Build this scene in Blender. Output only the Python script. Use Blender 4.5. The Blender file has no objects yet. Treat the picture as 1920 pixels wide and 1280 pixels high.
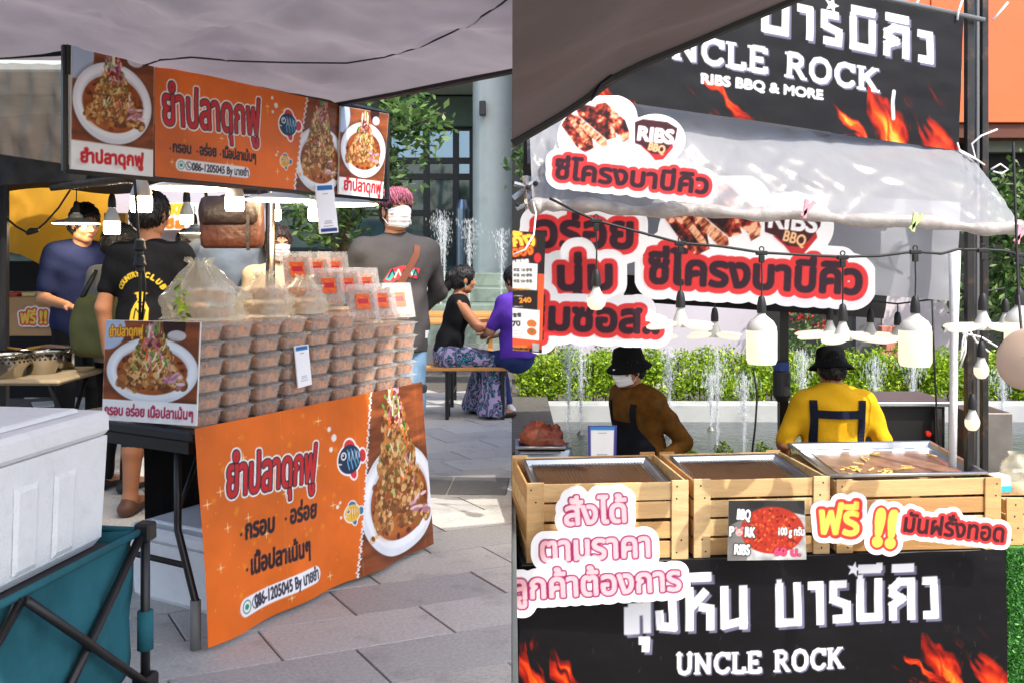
import bpy, math, random
import numpy as np
from mathutils import Vector, Matrix, Euler
from mathutils.bvhtree import BVHTree

# ------------------------------------------------------------------ camera, world, sun, exposure
SC = bpy.context.scene
COL = SC.collection
FPX, HOR, CAMZ = 1800.0, 478.0, 1.33          # focal length and horizon in photograph pixels, eye height in metres
cam_data = bpy.data.cameras.new('camera')
cam_data.sensor_width = 36.0
cam_data.lens = 36.0 * FPX / 1920.0
cam_data.shift_y = -(640.0 - HOR) / 1920.0
cam_data.clip_start = 0.05
cam_data.clip_end = 500.0
cam = bpy.data.objects.new('camera', cam_data)
COL.objects.link(cam)
cam.location = (0, 0, CAMZ)
cam.rotation_euler = (math.radians(90), 0, 0)
SC.camera = cam

SUN_EL, SUN_AZ = 52.0, 140.0                   # azimuth clockwise from +Y: the sun stands behind the camera, to its right
world = bpy.data.worlds.new('World')
SC.world = world
world.use_nodes = True
_nt = world.node_tree
_bg = _nt.nodes['Background']
_sky = _nt.nodes.new('ShaderNodeTexSky')
_sky.sky_type = 'NISHITA'
_sky.sun_disc = False
_sky.sun_elevation = math.radians(SUN_EL)
_sky.sun_rotation = math.radians(SUN_AZ)
_sky.air_density = 1.0
_sky.dust_density = 3.0
_sky.ozone_density = 1.0
_nt.links.new(_sky.outputs[0], _bg.inputs[0])
_bg.inputs[1].default_value = 0.15
sun_data = bpy.data.lights.new('sun', 'SUN')
sun_data.energy = 2.0
sun_data.angle = math.radians(0.6)
sun_data.color = (1.0, 0.95, 0.87)
sun = bpy.data.objects.new('sun', sun_data)
COL.objects.link(sun)
_e, _a = math.radians(SUN_EL), math.radians(SUN_AZ)
SUN_DIR = Vector((math.sin(_a) * math.cos(_e), math.cos(_a) * math.cos(_e), math.sin(_e)))   # towards the sun
sun.rotation_euler = (-SUN_DIR).to_track_quat('-Z', 'Y').to_euler()
sun.location = SUN_DIR * 30
SC.view_settings.view_transform = 'Standard'
SC.view_settings.look = 'None'
SC.view_settings.gamma = 1.0
SC.view_settings.exposure = 1.22
SC.view_settings.use_curve_mapping = False
SC.render.engine = 'CYCLES'
SC.cycles.use_denoising = True
SC.cycles.max_bounces = 7
SC.cycles.transparent_max_bounces = 14
SC.cycles.caustics_reflective = False
SC.cycles.caustics_refractive = False
SC.cycles.sample_clamp_indirect = 6.0

# ------------------------------------------------------------------ small helpers
R = math.radians
rnd = random.Random(7)
def W(px, py, d):
    """the place in the market that stands d metres ahead, seen at this pixel of the photograph"""
    return Vector(((px - 960) / FPX * d, d, CAMZ - (py - HOR) / FPX * d))
def proj(p):
    return ((p[0] / p[1]) * FPX + 960, HOR + (CAMZ - p[2]) / p[1] * FPX)
def lin(c):
    c = np.asarray(c, float)
    return np.where(c <= 0.04045, c / 12.92, ((np.maximum(c, 0) + 0.055) / 1.055) ** 2.4)
def rgb(r, g, b):
    v = lin(np.array([r, g, b]) / 255.0)
    return (float(v[0]), float(v[1]), float(v[2]))

MATS = {}
def mat(name, col=(0.5, 0.5, 0.5), rough=0.6, metal=0.0, var=0.0, vscale=8.0, bump=0.0, bscale=40.0,
        emit=None, estr=0.0, trans=0.0, alpha=1.0, translucent=0.0, spec=0.5, attr=None, coat=0.0, stretch=None,
        dark=None, dscale=3.0, damt=0.5):
    if name in MATS: return MATS[name]
    m = bpy.data.materials.new(name)
    m.use_nodes = True
    nt = m.node_tree
    N, L = nt.nodes, nt.links
    b = N['Principled BSDF']
    b.inputs['Roughness'].default_value = rough
    b.inputs['Metallic'].default_value = metal
    b.inputs['Specular IOR Level'].default_value = spec
    b.inputs['Coat Weight'].default_value = coat
    b.inputs['Coat Roughness'].default_value = 0.15
    b.inputs['Alpha'].default_value = alpha
    b.inputs['Transmission Weight'].default_value = trans
    src = None
    if attr:
        a = N.new('ShaderNodeAttribute'); a.attribute_name = attr
        src = a.outputs['Color']
    else:
        b.inputs['Base Color'].default_value = (*col, 1)
    co = None
    if var or bump or dark:
        tc = N.new('ShaderNodeTexCoord')
        co = tc.outputs['Object']
        if stretch:
            mp = N.new('ShaderNodeMapping'); mp.inputs['Scale'].default_value = stretch
            L.new(co, mp.inputs[0]); co = mp.outputs[0]
    if var:
        n = N.new('ShaderNodeTexNoise'); n.inputs['Scale'].default_value = vscale
        n.inputs['Detail'].default_value = 6; n.inputs['Roughness'].default_value = 0.6
        L.new(co, n.inputs['Vector'])
        mr = N.new('ShaderNodeMapRange')
        mr.inputs['From Min'].default_value = 0.3; mr.inputs['From Max'].default_value = 0.7
        mr.inputs['To Min'].default_value = 1 - var; mr.inputs['To Max'].default_value = 1 + var
        L.new(n.outputs['Fac'], mr.inputs['Value'])
        mx = N.new('ShaderNodeMix'); mx.data_type = 'RGBA'; mx.blend_type = 'MULTIPLY'
        mx.inputs['Factor'].default_value = 1.0
        if src: L.new(src, mx.inputs[6])
        else: mx.inputs[6].default_value = (*col, 1)
        L.new(mr.outputs[0], mx.inputs[7])
        src = mx.outputs[2]
    if dark:
        n = N.new('ShaderNodeTexNoise'); n.inputs['Scale'].default_value = dscale
        n.inputs['Detail'].default_value = 8; n.inputs['Roughness'].default_value = 0.7
        L.new(co, n.inputs['Vector'])
        mr = N.new('ShaderNodeMapRange')
        mr.inputs['From Min'].default_value = 0.52; mr.inputs['From Max'].default_value = 0.72
        mr.inputs['To Max'].default_value = damt
        L.new(n.outputs['Fac'], mr.inputs['Value'])
        mx = N.new('ShaderNodeMix'); mx.data_type = 'RGBA'
        L.new(mr.outputs[0], mx.inputs['Factor'])
        if src: L.new(src, mx.inputs[6])
        else: mx.inputs[6].default_value = (*col, 1)
        mx.inputs[7].default_value = (*dark, 1)
        src = mx.outputs[2]
    if src: L.new(src, b.inputs['Base Color'])
    if bump:
        n = N.new('ShaderNodeTexNoise'); n.inputs['Scale'].default_value = bscale
        n.inputs['Detail'].default_value = 5
        L.new(co, n.inputs['Vector'])
        bp = N.new('ShaderNodeBump'); bp.inputs['Strength'].default_value = bump
        bp.inputs['Distance'].default_value = 0.01
        L.new(n.outputs['Fac'], bp.inputs['Height'])
        L.new(bp.outputs[0], b.inputs['Normal'])
    if emit:
        b.inputs['Emission Color'].default_value = (*emit, 1)
        b.inputs['Emission Strength'].default_value = estr
    if translucent:
        t = N.new('ShaderNodeBsdfTranslucent')
        if src: L.new(src, t.inputs[0])
        else: t.inputs[0].default_value = (*col, 1)
        ms = N.new('ShaderNodeMixShader'); ms.inputs[0].default_value = translucent
        L.new(b.outputs[0], ms.inputs[1]); L.new(t.outputs[0], ms.inputs[2])
        L.new(ms.outputs[0], N['Material Output'].inputs[0])
    MATS[name] = m
    return m

def link(o, parent=None):
    COL.objects.link(o)
    if parent is not None: o.parent = parent
    return o
def tag(o, label=None, cat=None, group=None, kind=None):
    if label: o['label'] = label
    if cat: o['category'] = cat
    if group: o['group'] = group
    if kind: o['kind'] = kind
    return o
def empty(name, loc=(0, 0, 0), rz=0.0, label=None, cat=None, group=None):
    o = bpy.data.objects.new(name, None)
    o.empty_display_size = 0.05
    o.location = loc; o.rotation_euler = (0, 0, rz)
    link(o)
    return tag(o, label, cat, group)
def meshdata(name, V, F, m=None, smooth=False):
    me = bpy.data.meshes.new(name)
    V = np.asarray(V, np.float32).reshape(-1, 3)
    if isinstance(F, np.ndarray):
        k = F.shape[1]; n = len(F)
        me.vertices.add(len(V)); me.vertices.foreach_set('co', V.ravel())
        me.loops.add(n * k); me.loops.foreach_set('vertex_index', F.astype(np.int32).ravel())
        me.polygons.add(n)
        me.polygons.foreach_set('loop_start', np.arange(0, n * k, k, dtype=np.int32))
        try: me.polygons.foreach_set('loop_total', np.full(n, k, np.int32))
        except Exception: pass
        me.update(calc_edges=True)
        me.validate()
    else:
        me.from_pydata([tuple(map(float, v)) for v in V], [], [tuple(f) for f in F])
        me.update()
    if smooth and len(me.polygons):
        me.polygons.foreach_set('use_smooth', np.ones(len(me.polygons), bool))
    if m: me.materials.append(m)
    return me
def mobj(name, V, F, m=None, parent=None, smooth=False, loc=None):
    o = bpy.data.objects.new(name, meshdata(name, V, F, m, smooth))
    if loc is not None: o.location = loc
    return link(o, parent)

class MB:
    """collects boxes, tubes, lathes ... into one mesh"""
    def __init__(s): s.V = []; s.F = []
    def add(s, V, F):
        b = len(s.V)
        s.V += [tuple(v) for v in V]; s.F += [tuple(i + b for i in f) for f in F]
        return s
    def box(s, lo, hi, M=None, bev=0.0):
        x0, y0, z0 = lo; x1, y1, z1 = hi
        if bev <= 0:
            V = [(x0, y0, z0), (x1, y0, z0), (x1, y1, z0), (x0, y1, z0), (x0, y0, z1), (x1, y0, z1), (x1, y1, z1), (x0, y1, z1)]
            F = [(0, 3, 2, 1), (4, 5, 6, 7), (0, 1, 5, 4), (1, 2, 6, 5), (2, 3, 7, 6), (3, 0, 4, 7)]
        else:
            b = bev
            V = []
            for z, i in ((z0, b), (z0 + b, 0), (z1 - b, 0), (z1, b)):
                V += [(x0 + i + (b if i == 0 else 0), y0 + i, z), (x1 - i - (b if i == 0 else 0), y0 + i, z),
                      (x1 - i, y0 + i + (b if i == 0 else 0), z), (x1 - i, y1 - i - (b if i == 0 else 0), z),
                      (x1 - i - (b if i == 0 else 0), y1 - i, z), (x0 + i + (b if i == 0 else 0), y1 - i, z),
                      (x0 + i, y1 - i - (b if i == 0 else 0), z), (x0 + i, y0 + i + (b if i == 0 else 0), z)]
            F = [tuple(range(7, -1, -1)), tuple(range(24, 32))]
            for k in range(3):
                for j in range(8):
                    a, c = k * 8 + j, k * 8 + (j + 1) % 8
                    F.append((a, c, c + 8, a + 8))
        if M is not None: V = [M @ Vector(v) for v in V]
        return s.add(V, F)
    def tube(s, pts, r, n=8, cap=True, closed=False):
        pts = [Vector(p) for p in pts]
        rs = r if isinstance(r, (list, tuple)) else [r] * len(pts)
        V, F = [], []
        up = None
        for i, p in enumerate(pts):
            if closed: t = pts[(i + 1) % len(pts)] - pts[i - 1]
            elif i == 0: t = pts[1] - p
            elif i == len(pts) - 1: t = p - pts[i - 1]
            else: t = (pts[i + 1] - p).normalized() + (p - pts[i - 1]).normalized()
            if t.length < 1e-9: t = Vector((0, 0, 1))
            t.normalize()
            if up is None:
                up = Vector((0, 0, 1)) if abs(t.z) < 0.9 else Vector((1, 0, 0))
            a = (up - t * up.dot(t))
            if a.length < 1e-6: a = t.orthogonal()
            a.normalize(); b = t.cross(a); up = a
            for k in range(n):
                th = 2 * math.pi * k / n
                V.append(p + (a * math.cos(th) + b * math.sin(th)) * rs[i])
        m = len(pts)
        for i in range(m if closed else m - 1):
            j = (i + 1) % m
            for k in range(n):
                l = (k + 1) % n
                F.append((i * n + k, i * n + l, j * n + l, j * n + k))
        if cap and not closed:
            F.append(tuple(range(n - 1, -1, -1))); F.append(tuple((m - 1) * n + k for k in range(n)))
        return s.add(V, F)
    def lathe(s, prof, n=20, M=None, cap=False):
        V, F = [], []
        for r_, z in prof:
            for k in range(n):
                th = 2 * math.pi * k / n
                V.append(Vector((r_ * math.cos(th), r_ * math.sin(th), z)))
        for i in range(len(prof) - 1):
            for k in range(n):
                l = (k + 1) % n
                F.append((i * n + k, i * n + l, (i + 1) * n + l, (i + 1) * n + k))
        if cap:
            F.append(tuple(range(n - 1, -1, -1))); F.append(tuple((len(prof) - 1) * n + k for k in range(n)))
        if M is not None: V = [M @ v for v in V]
        return s.add(V, F)
    def quadstrip(s, A, B):
        n = len(A); V = list(A) + list(B)
        return s.add(V, [(i, i + 1, n + i + 1, n + i) for i in range(n - 1)])
    def prism(s, poly, z0, z1, M=None):
        n = len(poly)
        V = [Vector((x, y, z0)) for x, y in poly] + [Vector((x, y, z1)) for x, y in poly]
        F = [tuple(range(n - 1, -1, -1)), tuple(range(n, 2 * n))] + [(i, (i + 1) % n, n + (i + 1) % n, n + i) for i in range(n)]
        if M is not None: V = [M @ v for v in V]
        return s.add(V, F)
    def build(s, name, m=None, parent=None, smooth=False, loc=None):
        return mobj(name, s.V, s.F, m, parent, smooth, loc)
    def data(s, name, m=None, smooth=False):
        return meshdata(name, s.V, s.F, m, smooth)

def inst(name, data, parent=None, loc=(0, 0, 0), rot=(0, 0, 0), scale=None):
    o = bpy.data.objects.new(name, data)
    o.location = loc; o.rotation_euler = rot
    if scale is not None: o.scale = scale if isinstance(scale, (tuple, list)) else (scale,) * 3
    return link(o, parent)
def shade_auto(o, ang=40):
    me = o.data
    me.polygons.foreach_set('use_smooth', np.ones(len(me.polygons), bool))
    try: me.set_sharp_from_angle(angle=R(ang))
    except Exception: pass
    return o
def frame(loc, xaxis, up=(0, 0, 1)):
    x = Vector(xaxis).normalized(); z = Vector(up)
    y = z.cross(x).normalized(); z = x.cross(y)
    M = Matrix((x, y, z)).transposed().to_4x4(); M.translation = Vector(loc)
    return M

# ------------------------------------------------------------------ numpy noise
def vnoise(x, y, seed=0):
    def h(i, j):
        n = (i * 374761393 + j * 668265263 + seed * 1442695041) & 0xffffffff
        n = ((n ^ (n >> 13)) * 1274126177) & 0xffffffff
        return ((n ^ (n >> 16)) & 0xffff) / 65535.0
    x = np.asarray(x, float); y = np.asarray(y, float)
    xi = np.floor(x).astype(np.int64); yi = np.floor(y).astype(np.int64)
    fx = x - xi; fy = y - yi
    fx = fx * fx * (3 - 2 * fx); fy = fy * fy * (3 - 2 * fy)
    a = h(xi, yi); b = h(xi + 1, yi); c = h(xi, yi + 1); d = h(xi + 1, yi + 1)
    return (a * (1 - fx) + b * fx) * (1 - fy) + (c * (1 - fx) + d * fx) * fy
def fbm(x, y, seed=0, o=4):
    s = 0; a = 0.5; t = 0
    for i in range(o):
        s = s + a * vnoise(x * 2 ** i, y * 2 ** i, seed + i * 17); t += a; a *= 0.5
    return s / t
# ------------------------------------------------------------------ lettering: glyph outlines of the built-in font, rasterised
_glyph = {}
def outlines(text):
    """list of closed polylines (N,2) of a line of text at size 1, and its width"""
    if text in _glyph: return _glyph[text]
    c = bpy.data.curves.new('tmp_text', 'FONT'); c.body = text; c.size = 1.0; c.resolution_u = 4
    o = bpy.data.objects.new('tmp_text', c); COL.objects.link(o)
    dg = bpy.context.evaluated_depsgraph_get()
    cu = o.to_curve(dg, apply_modifiers=False)
    polys = []
    T = np.linspace(0, 1, 6)[:-1]
    for s in cu.splines:
        if s.type == 'BEZIER':
            bp = s.bezier_points; n = len(bp); P = []
            if n < 2: continue
            for i in range(n):
                a, b = bp[i], bp[(i + 1) % n]
                p0, p1, p2, p3 = (np.array(q[:2]) for q in (a.co, a.handle_right, b.handle_left, b.co))
                t = T[:, None]
                P.append((1 - t) ** 3 * p0 + 3 * (1 - t) ** 2 * t * p1 + 3 * (1 - t) * t * t * p2 + t ** 3 * p3)
            polys.append(np.concatenate(P))
        else:
            polys.append(np.array([q.co[:2] for q in s.points]))
    o.to_curve_clear()
    bpy.data.objects.remove(o); bpy.data.curves.remove(c)
    _glyph[text] = polys
    return polys

def raster(polys, x0, y0, nx, ny, step):
    """non-zero winding fill sampled at (x0+i*step, y0+j*step)"""
    Wd = np.zeros((ny, nx + 1), np.int32)
    for P in polys:
        Q = np.roll(P, -1, axis=0)
        for (ax, ay), (bx, by) in zip(P, Q):
            if ay == by: continue
            d = 1
            if ay > by: ax, ay, bx, by, d = bx, by, ax, ay, -1
            j0 = int(math.ceil((ay - y0) / step)); j1 = int(math.ceil((by - y0) / step))
            j0 = max(j0, 0); j1 = min(j1, ny)
            if j1 <= j0: continue
            js = np.arange(j0, j1)
            xs = ax + (y0 + js * step - ay) * (bx - ax) / (by - ay)
            ii = np.clip(np.ceil((xs - x0) / step).astype(int), 0, nx)
            np.add.at(Wd, (js, ii), d)
    return (np.cumsum(Wd[:, :nx], axis=1) != 0)

def edt(mask, Rm):
    """distance (in cells) outside a mask, capped at Rm"""
    big = float((Rm + 2) ** 2)
    f = np.where(mask, 0.0, big)
    for ax in (0, 1):
        g = f.copy()
        for d in range(1, int(Rm) + 2):
            s = np.full_like(f, big)
            if ax == 0:
                if d < f.shape[0]:
                    s[d:] = f[:-d]; g = np.minimum(g, s + d * d)
                    s = np.full_like(f, big); s[:-d] = f[d:]; g = np.minimum(g, s + d * d)
            else:
                if d < f.shape[1]:
                    s[:, d:] = f[:, :-d]; g = np.minimum(g, s + d * d)
                    s = np.full_like(f, big); s[:, :-d] = f[:, d:]; g = np.minimum(g, s + d * d)
        f = g
    return np.sqrt(f)

# slab-serif strokes for the stall's name: each letter = (width, [polylines]); unit cap height
SLAB = {
 'U': (0.80, [[(0.16, 1), (0.16, 0.34), (0.22, 0.14), (0.40, 0.07), (0.58, 0.14), (0.64, 0.34), (0.64, 1)]], [(0.02, 0.32, 1), (0.5, 0.78, 1)]),
 'N': (0.88, [[(0.18, 0), (0.18, 1)], [(0.16, 0.97), (0.70, 0.03)], [(0.70, 0), (0.70, 1)]], [(0.03, 0.33, 0), (0.03, 0.2, 1), (0.56, 0.85, 1)]),
 'C': (0.80, [[(0.70, 0.78), (0.60, 0.90), (0.42, 0.94), (0.24, 0.84), (0.15, 0.62), (0.15, 0.38), (0.24, 0.16), (0.42, 0.06), (0.60, 0.10), (0.70, 0.22)], [(0.71, 0.66), (0.71, 1.0)]], []),
 'L': (0.70, [[(0.20, 0), (0.20, 1)], [(0.20, 0.06), (0.62, 0.06)], [(0.62, 0.0), (0.62, 0.30)]], [(0.04, 0.38, 1), (0.04, 0.2, 0)]),
 'E': (0.74, [[(0.20, 0), (0.20, 1)], [(0.2, 0.94), (0.62, 0.94)], [(0.2, 0.5), (0.48, 0.5)], [(0.2, 0.06), (0.64, 0.06)], [(0.64, 0), (0.64, 0.26)], [(0.62, 1), (0.62, 0.76)], [(0.48, 0.62), (0.48, 0.38)]], [(0.04, 0.2, 1), (0.04, 0.2, 0)]),
 'R': (0.84, [[(0.20, 0), (0.20, 1)], [(0.2, 0.94), (0.46, 0.94), (0.60, 0.84), (0.60, 0.62), (0.46, 0.50), (0.2, 0.50)], [(0.42, 0.5), (0.68, 0.05)]], [(0.04, 0.2, 1), (0.04, 0.36, 0), (0.60, 0.82, 0)]),
 'O': (0.86, [[(0.43, 0.95), (0.62, 0.88), (0.73, 0.66), (0.73, 0.34), (0.62, 0.12), (0.43, 0.05), (0.24, 0.12), (0.13, 0.34), (0.13, 0.66), (0.24, 0.88), (0.43, 0.95)]], []),
 'K': (0.86, [[(0.20, 0), (0.20, 1)], [(0.66, 0.96), (0.24, 0.45)], [(0.38, 0.58), (0.70, 0.04)]], [(0.04, 0.36, 1), (0.04, 0.36, 0), (0.54, 0.82, 1), (0.56, 0.86, 0)]),
 ' ': (0.5, [], []),
}
def slab_lines(text):
    x = 0; L = []
    for ch in text:
        w, st, se = SLAB[ch]
        for s in st: L.append((np.array([(x + a, b) for a, b in s]), 0.095))
        for a, b, z in se:
            zz = 0.045 if z == 0 else 0.955
            L.append((np.array([(x + a, zz), (x + b, zz)]), 0.045))
        x += w
    return L, x

# block Thai letters used on the barbecue banners: unit height, thick straight strokes
BLOCK = {
 'บ': (0.72, [[(0.10, 1), (0.22, 1)], [(0.16, 1), (0.16, 0.1), (0.56, 0.1), (0.56, 1)]]),
 'า': (0.50, [[(0.08, 0.9), (0.34, 0.9), (0.34, 0.0)]]),
 'ร': (0.58, [[(0.44, 0.9), (0.14, 0.9), (0.14, 0.55), (0.44, 0.42), (0.44, 0.1), (0.12, 0.1)]]),
 'ค': (0.72, [[(0.16, 0.0), (0.16, 0.35), (0.36, 0.5), (0.16, 0.62), (0.16, 0.75), (0.30, 0.9), (0.56, 0.9), (0.56, 0.0)]]),
 'ว': (0.50, [[(0.08, 0.9), (0.34, 0.9), (0.36, 0.1), (0.10, 0.1)]]),
 'ล': (0.70, [[(0.14, 0.9), (0.54, 0.9), (0.54, 0.0)], [(0.14, 0.62), (0.14, 0.08), (0.30, 0.08), (0.30, 0.5), (0.54, 0.5)], [(0.14, 0.6), (0.54, 0.6)]]),
 'ง': (0.60, [[(0.36, 1), (0.40, 0.1), (0.12, 0.14), (0.10, 0.5)]]),
 'ห': (0.74, [[(0.14, 1), (0.14, 0.0)], [(0.14, 0.5), (0.50, 0.92)], [(0.34, 0.55), (0.58, 0.5), (0.58, 0.0)]]),
 'น': (0.74, [[(0.14, 1), (0.14, 0.1), (0.62, 0.22)], [(0.54, 1), (0.54, 0.0)]]),
}
def block_lines(text):
    x = 0; L = []; last = 0
    for ch in text:
        if ch == ' ': x += 0.42; continue
        if ch == '์': continue                              # drawn as the star
        if ch in 'ิี':
            L.append((np.array([(last + 0.12, 1.22), (last + 0.62, 1.22)]), 0.10))
            if ch == 'ี': L.append((np.array([(last + 0.58, 1.18), (last + 0.58, 1.36)]), 0.07))
            continue
        if ch == 'ุ':
            L.append((np.array([(last + 0.36, -0.16), (last + 0.52, -0.16), (last + 0.50, -0.42)]), 0.085)); continue
        w, st = BLOCK[ch]
        for s in st: L.append((np.array([(x + a, b) for a, b in s]), 0.09))
        last = x; x += w
    return L, x

class Canvas:
    """flat print, painted in metres: x to the right, y up, stored as sRGB"""
    def __init__(s, w, h, ppm, col=(255, 255, 255)):
        s.w, s.h = w, h
        s.nx = max(2, int(round(w * ppm)) + 1); s.ny = max(2, int(round(h * ppm)) + 1)
        s.step = w / (s.nx - 1); s.stepy = h / (s.ny - 1)
        s.A = np.empty((s.ny, s.nx, 3)); s.A[:] = np.array(col) / 255.0
        s.X, s.Y = np.meshgrid(np.linspace(0, w, s.nx), np.linspace(0, h, s.ny))
        s.alpha = np.ones((s.ny, s.nx))
    def win(s, x0, y0, x1, y1):
        i0 = int(max(0, math.floor(x0 / s.step))); i1 = int(min(s.nx, math.ceil(x1 / s.step) + 1))
        j0 = int(max(0, math.floor(y0 / s.stepy))); j1 = int(min(s.ny, math.ceil(y1 / s.stepy) + 1))
        if i1 <= i0 or j1 <= j0: return None
        return slice(j0, j1), slice(i0, i1)
    def put(s, sl, m, col):
        m = np.clip(m, 0, 1)[..., None]
        s.A[sl] = s.A[sl] * (1 - m) + np.asarray(col, float) / 255.0 * m
    def cov(s, d): return np.clip(0.5 - d / s.step, 0, 1)
    def ell(s, cx, cy, rx, ry, col, ang=0, a=1.0, soft=0):
        r = max(rx, ry) + 2 * s.step + soft
        sl = s.win(cx - r, cy - r, cx + r, cy + r)
        if sl is None: return
        dx, dy = s.X[sl] - cx, s.Y[sl] - cy
        c, n = math.cos(ang), math.sin(ang)
        u, v = dx * c + dy * n, -dx * n + dy * c
        k = np.sqrt((u / rx) ** 2 + (v / ry) ** 2)
        d = (k - 1) * min(rx, ry)
        s.put(sl, (np.clip(0.5 - d / (s.step + soft), 0, 1)) * a, col)
    def poly(s, P, col, a=1.0):
        P = np.asarray(P, float)
        sl = s.win(P[:, 0].min(), P[:, 1].min(), P[:, 0].max(), P[:, 1].max())
        if sl is None: return
        st = s.step / 3
        x0, y0 = s.X[sl][0, 0], s.Y[sl][0, 0]
        n = s.X[sl].shape
        m = raster([P], x0 - st, y0 - st, n[1] * 3, n[0] * 3, st)
        m = m.reshape(n[0], 3, n[1], 3).mean((1, 3))
        s.put(sl, m * a, col)
    def rect(s, x0, y0, x1, y1, col, a=1.0, r=0.0):
        sl = s.win(x0 - s.step, y0 - s.step, x1 + s.step, y1 + s.step)
        if sl is None: return
        qx = np.abs(s.X[sl] - (x0 + x1) / 2) - (x1 - x0) / 2 + r
        qy = np.abs(s.Y[sl] - (y0 + y1) / 2) - (y1 - y0) / 2 + r
        d = np.hypot(np.maximum(qx, 0), np.maximum(qy, 0)) + np.minimum(np.maximum(qx, qy), 0) - r
        s.put(sl, s.cov(d) * a, col)
    def stroke_d(s, P, sl):
        d = np.full(s.X[sl].shape, 1e9)
        X, Y = s.X[sl], s.Y[sl]
        for (ax, ay), (bx, by) in zip(P[:-1], P[1:]):
            vx, vy = bx - ax, by - ay
            L2 = vx * vx + vy * vy + 1e-12
            t = np.clip(((X - ax) * vx + (Y - ay) * vy) / L2, 0, 1)
            d = np.minimum(d, np.hypot(X - ax - t * vx, Y - ay - t * vy))
        return d
    def stroke(s, P, r, col, a=1.0):
        P = np.asarray(P, float)
        sl = s.win(P[:, 0].min() - r - .003, P[:, 1].min() - r - .003, P[:, 0].max() + r + .003, P[:, 1].max() + r + .003)
        if sl is None: return
        s.put(sl, s.cov(s.stroke_d(P, sl) - r) * a, col)
    def field(s, lines, box, sq=1):
        """signed distance of a set of thick lines, already placed: [(P, r)]"""
        sl = s.win(*box)
        if sl is None: return None, None
        d = np.full(s.X[sl].shape, 1e9)
        for P, r in lines:
            if len(P) > 5 and sq != 2:
                d = np.minimum(d, s.stroke_d(P, sl) - r); continue
            X, Y = s.X[sl], s.Y[sl]
            for k, ((ax, ay), (bx, by)) in enumerate(zip(P[:-1], P[1:])):      # square-ended bars
                vx, vy = bx - ax, by - ay; L = math.hypot(vx, vy) + 1e-9; vx /= L; vy /= L
                al = (X - ax) * vx + (Y - ay) * vy; pe = np.abs(-(X - ax) * vy + (Y - ay) * vx)
                e0 = r * .85 if k > 0 else 0; e1 = r * .85 if k < len(P) - 2 else 0
                d = np.minimum(d, np.maximum(pe - r, np.maximum(-al - e0, al - L - e1)))
        return sl, d
    def layers(s, sl, d, layers):
        for off, col in layers:
            s.put(sl, s.cov(d - off), col)
    def place(s, p0, p1, width, hscale):
        p0, p1 = np.array(p0, float), np.array(p1, float)
        v = p1 - p0; L = np.hypot(*v); e = v / L; n = np.array([-e[1], e[0]])
        return p0, e * L / width, n * hscale
    def lines_text(s, fn, text, p0, p1, capH, layers, shift=None, slant=0.0):
        L, wid = fn(text)
        o, ex, ey = s.place(p0, p1, wid, capH)
        k = (np.hypot(*ex) * 0.5 + capH * 0.5)
        LL = []
        for P, r in L:
            P = P.copy(); P[:, 0] += slant * P[:, 1]
            LL.append((o + P[:, :1] * ex + P[:, 1:] * ey, r * k))
        al = np.concatenate([P for P, r in LL])
        m = max(off for off, c in layers) + 0.03 * capH + 0.15 * k + 0.004
        if shift:
            sl, d = s.field([(P + np.array(shift), r) for P, r in LL], (al[:, 0].min() - m, al[:, 1].min() - m, al[:, 0].max() + m + abs(shift[0]), al[:, 1].max() + m + abs(shift[1])), 2 if fn is block_lines else 1)
            if sl: s.put(sl, s.cov(d), (108, 106, 130))
        sl, d = s.field(LL, (al[:, 0].min() - m, al[:, 1].min() - m, al[:, 0].max() + m, al[:, 1].max() + m), 2 if fn is block_lines else 1)
        if sl: s.layers(sl, d, layers)
        return LL
    def text(s, text, p0, p1, size, layers, shift=None, mask_only=False):
        """layers: [(offset in metres, colour)], widest first; p0..p1 is the baseline, size the em height"""
        polys = outlines(text)
        allp = np.concatenate(polys)
        x0, x1 = allp[:, 0].min(), allp[:, 0].max()
        o, ex, ey = s.place(p0, p1, x1 - x0, size)
        PP = [o + (P[:, :1] - x0) * ex + P[:, 1:] * ey for P in polys]
        al = np.concatenate(PP)
        mo = max(off for off, c in layers)
        m = max(mo, 0) + 3 * s.step
        sl = s.win(al[:, 0].min() - m, al[:, 1].min() - m, al[:, 0].max() + m, al[:, 1].max() + m)
        if sl is None: return
        n = s.X[sl].shape; K = 3; st = s.step / K
        x0_, y0_ = s.X[sl][0, 0], s.Y[sl][0, 0]
        M = raster(PP, x0_ - st, y0_ - st, n[1] * K, n[0] * K, st)
        offs = [abs(o_) for o_, c in layers]
        Rm = max(offs) / st + 3
        dout = edt(M, Rm) - 0.5
        din = edt(~M, 3) - 0.5
        d = np.where(M, -din, dout) * st
        for off, col in layers:
            c = np.clip(0.5 - (d - off) / st, 0, 1)
            s.put(sl, c.reshape(n[0], K, n[1], K).mean((1, 3)), col)
        if mask_only: return sl, d.reshape(n[0], K, n[1], K).mean((1, 3))
    def speckle(s, amt, seed=0, sc=400):
        g = np.random.RandomState(seed).rand(s.ny, s.nx, 1) - 0.5
        s.A = np.clip(s.A * (1 + amt * g), 0, 1)
    def wear(s, amt, seed=0, sc=9.0):
        f = fbm(s.X * sc, s.Y * sc, seed, 5)[..., None]
        s.A = np.clip(s.A * (1 + amt * (f - 0.5) * 2), 0, 1)

def to_col(c):
    L = lin(np.clip(c.A, 0, 1)).reshape(-1, 3)
    return np.concatenate([L, np.ones((len(L), 1))], 1).astype(np.float32)

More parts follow.
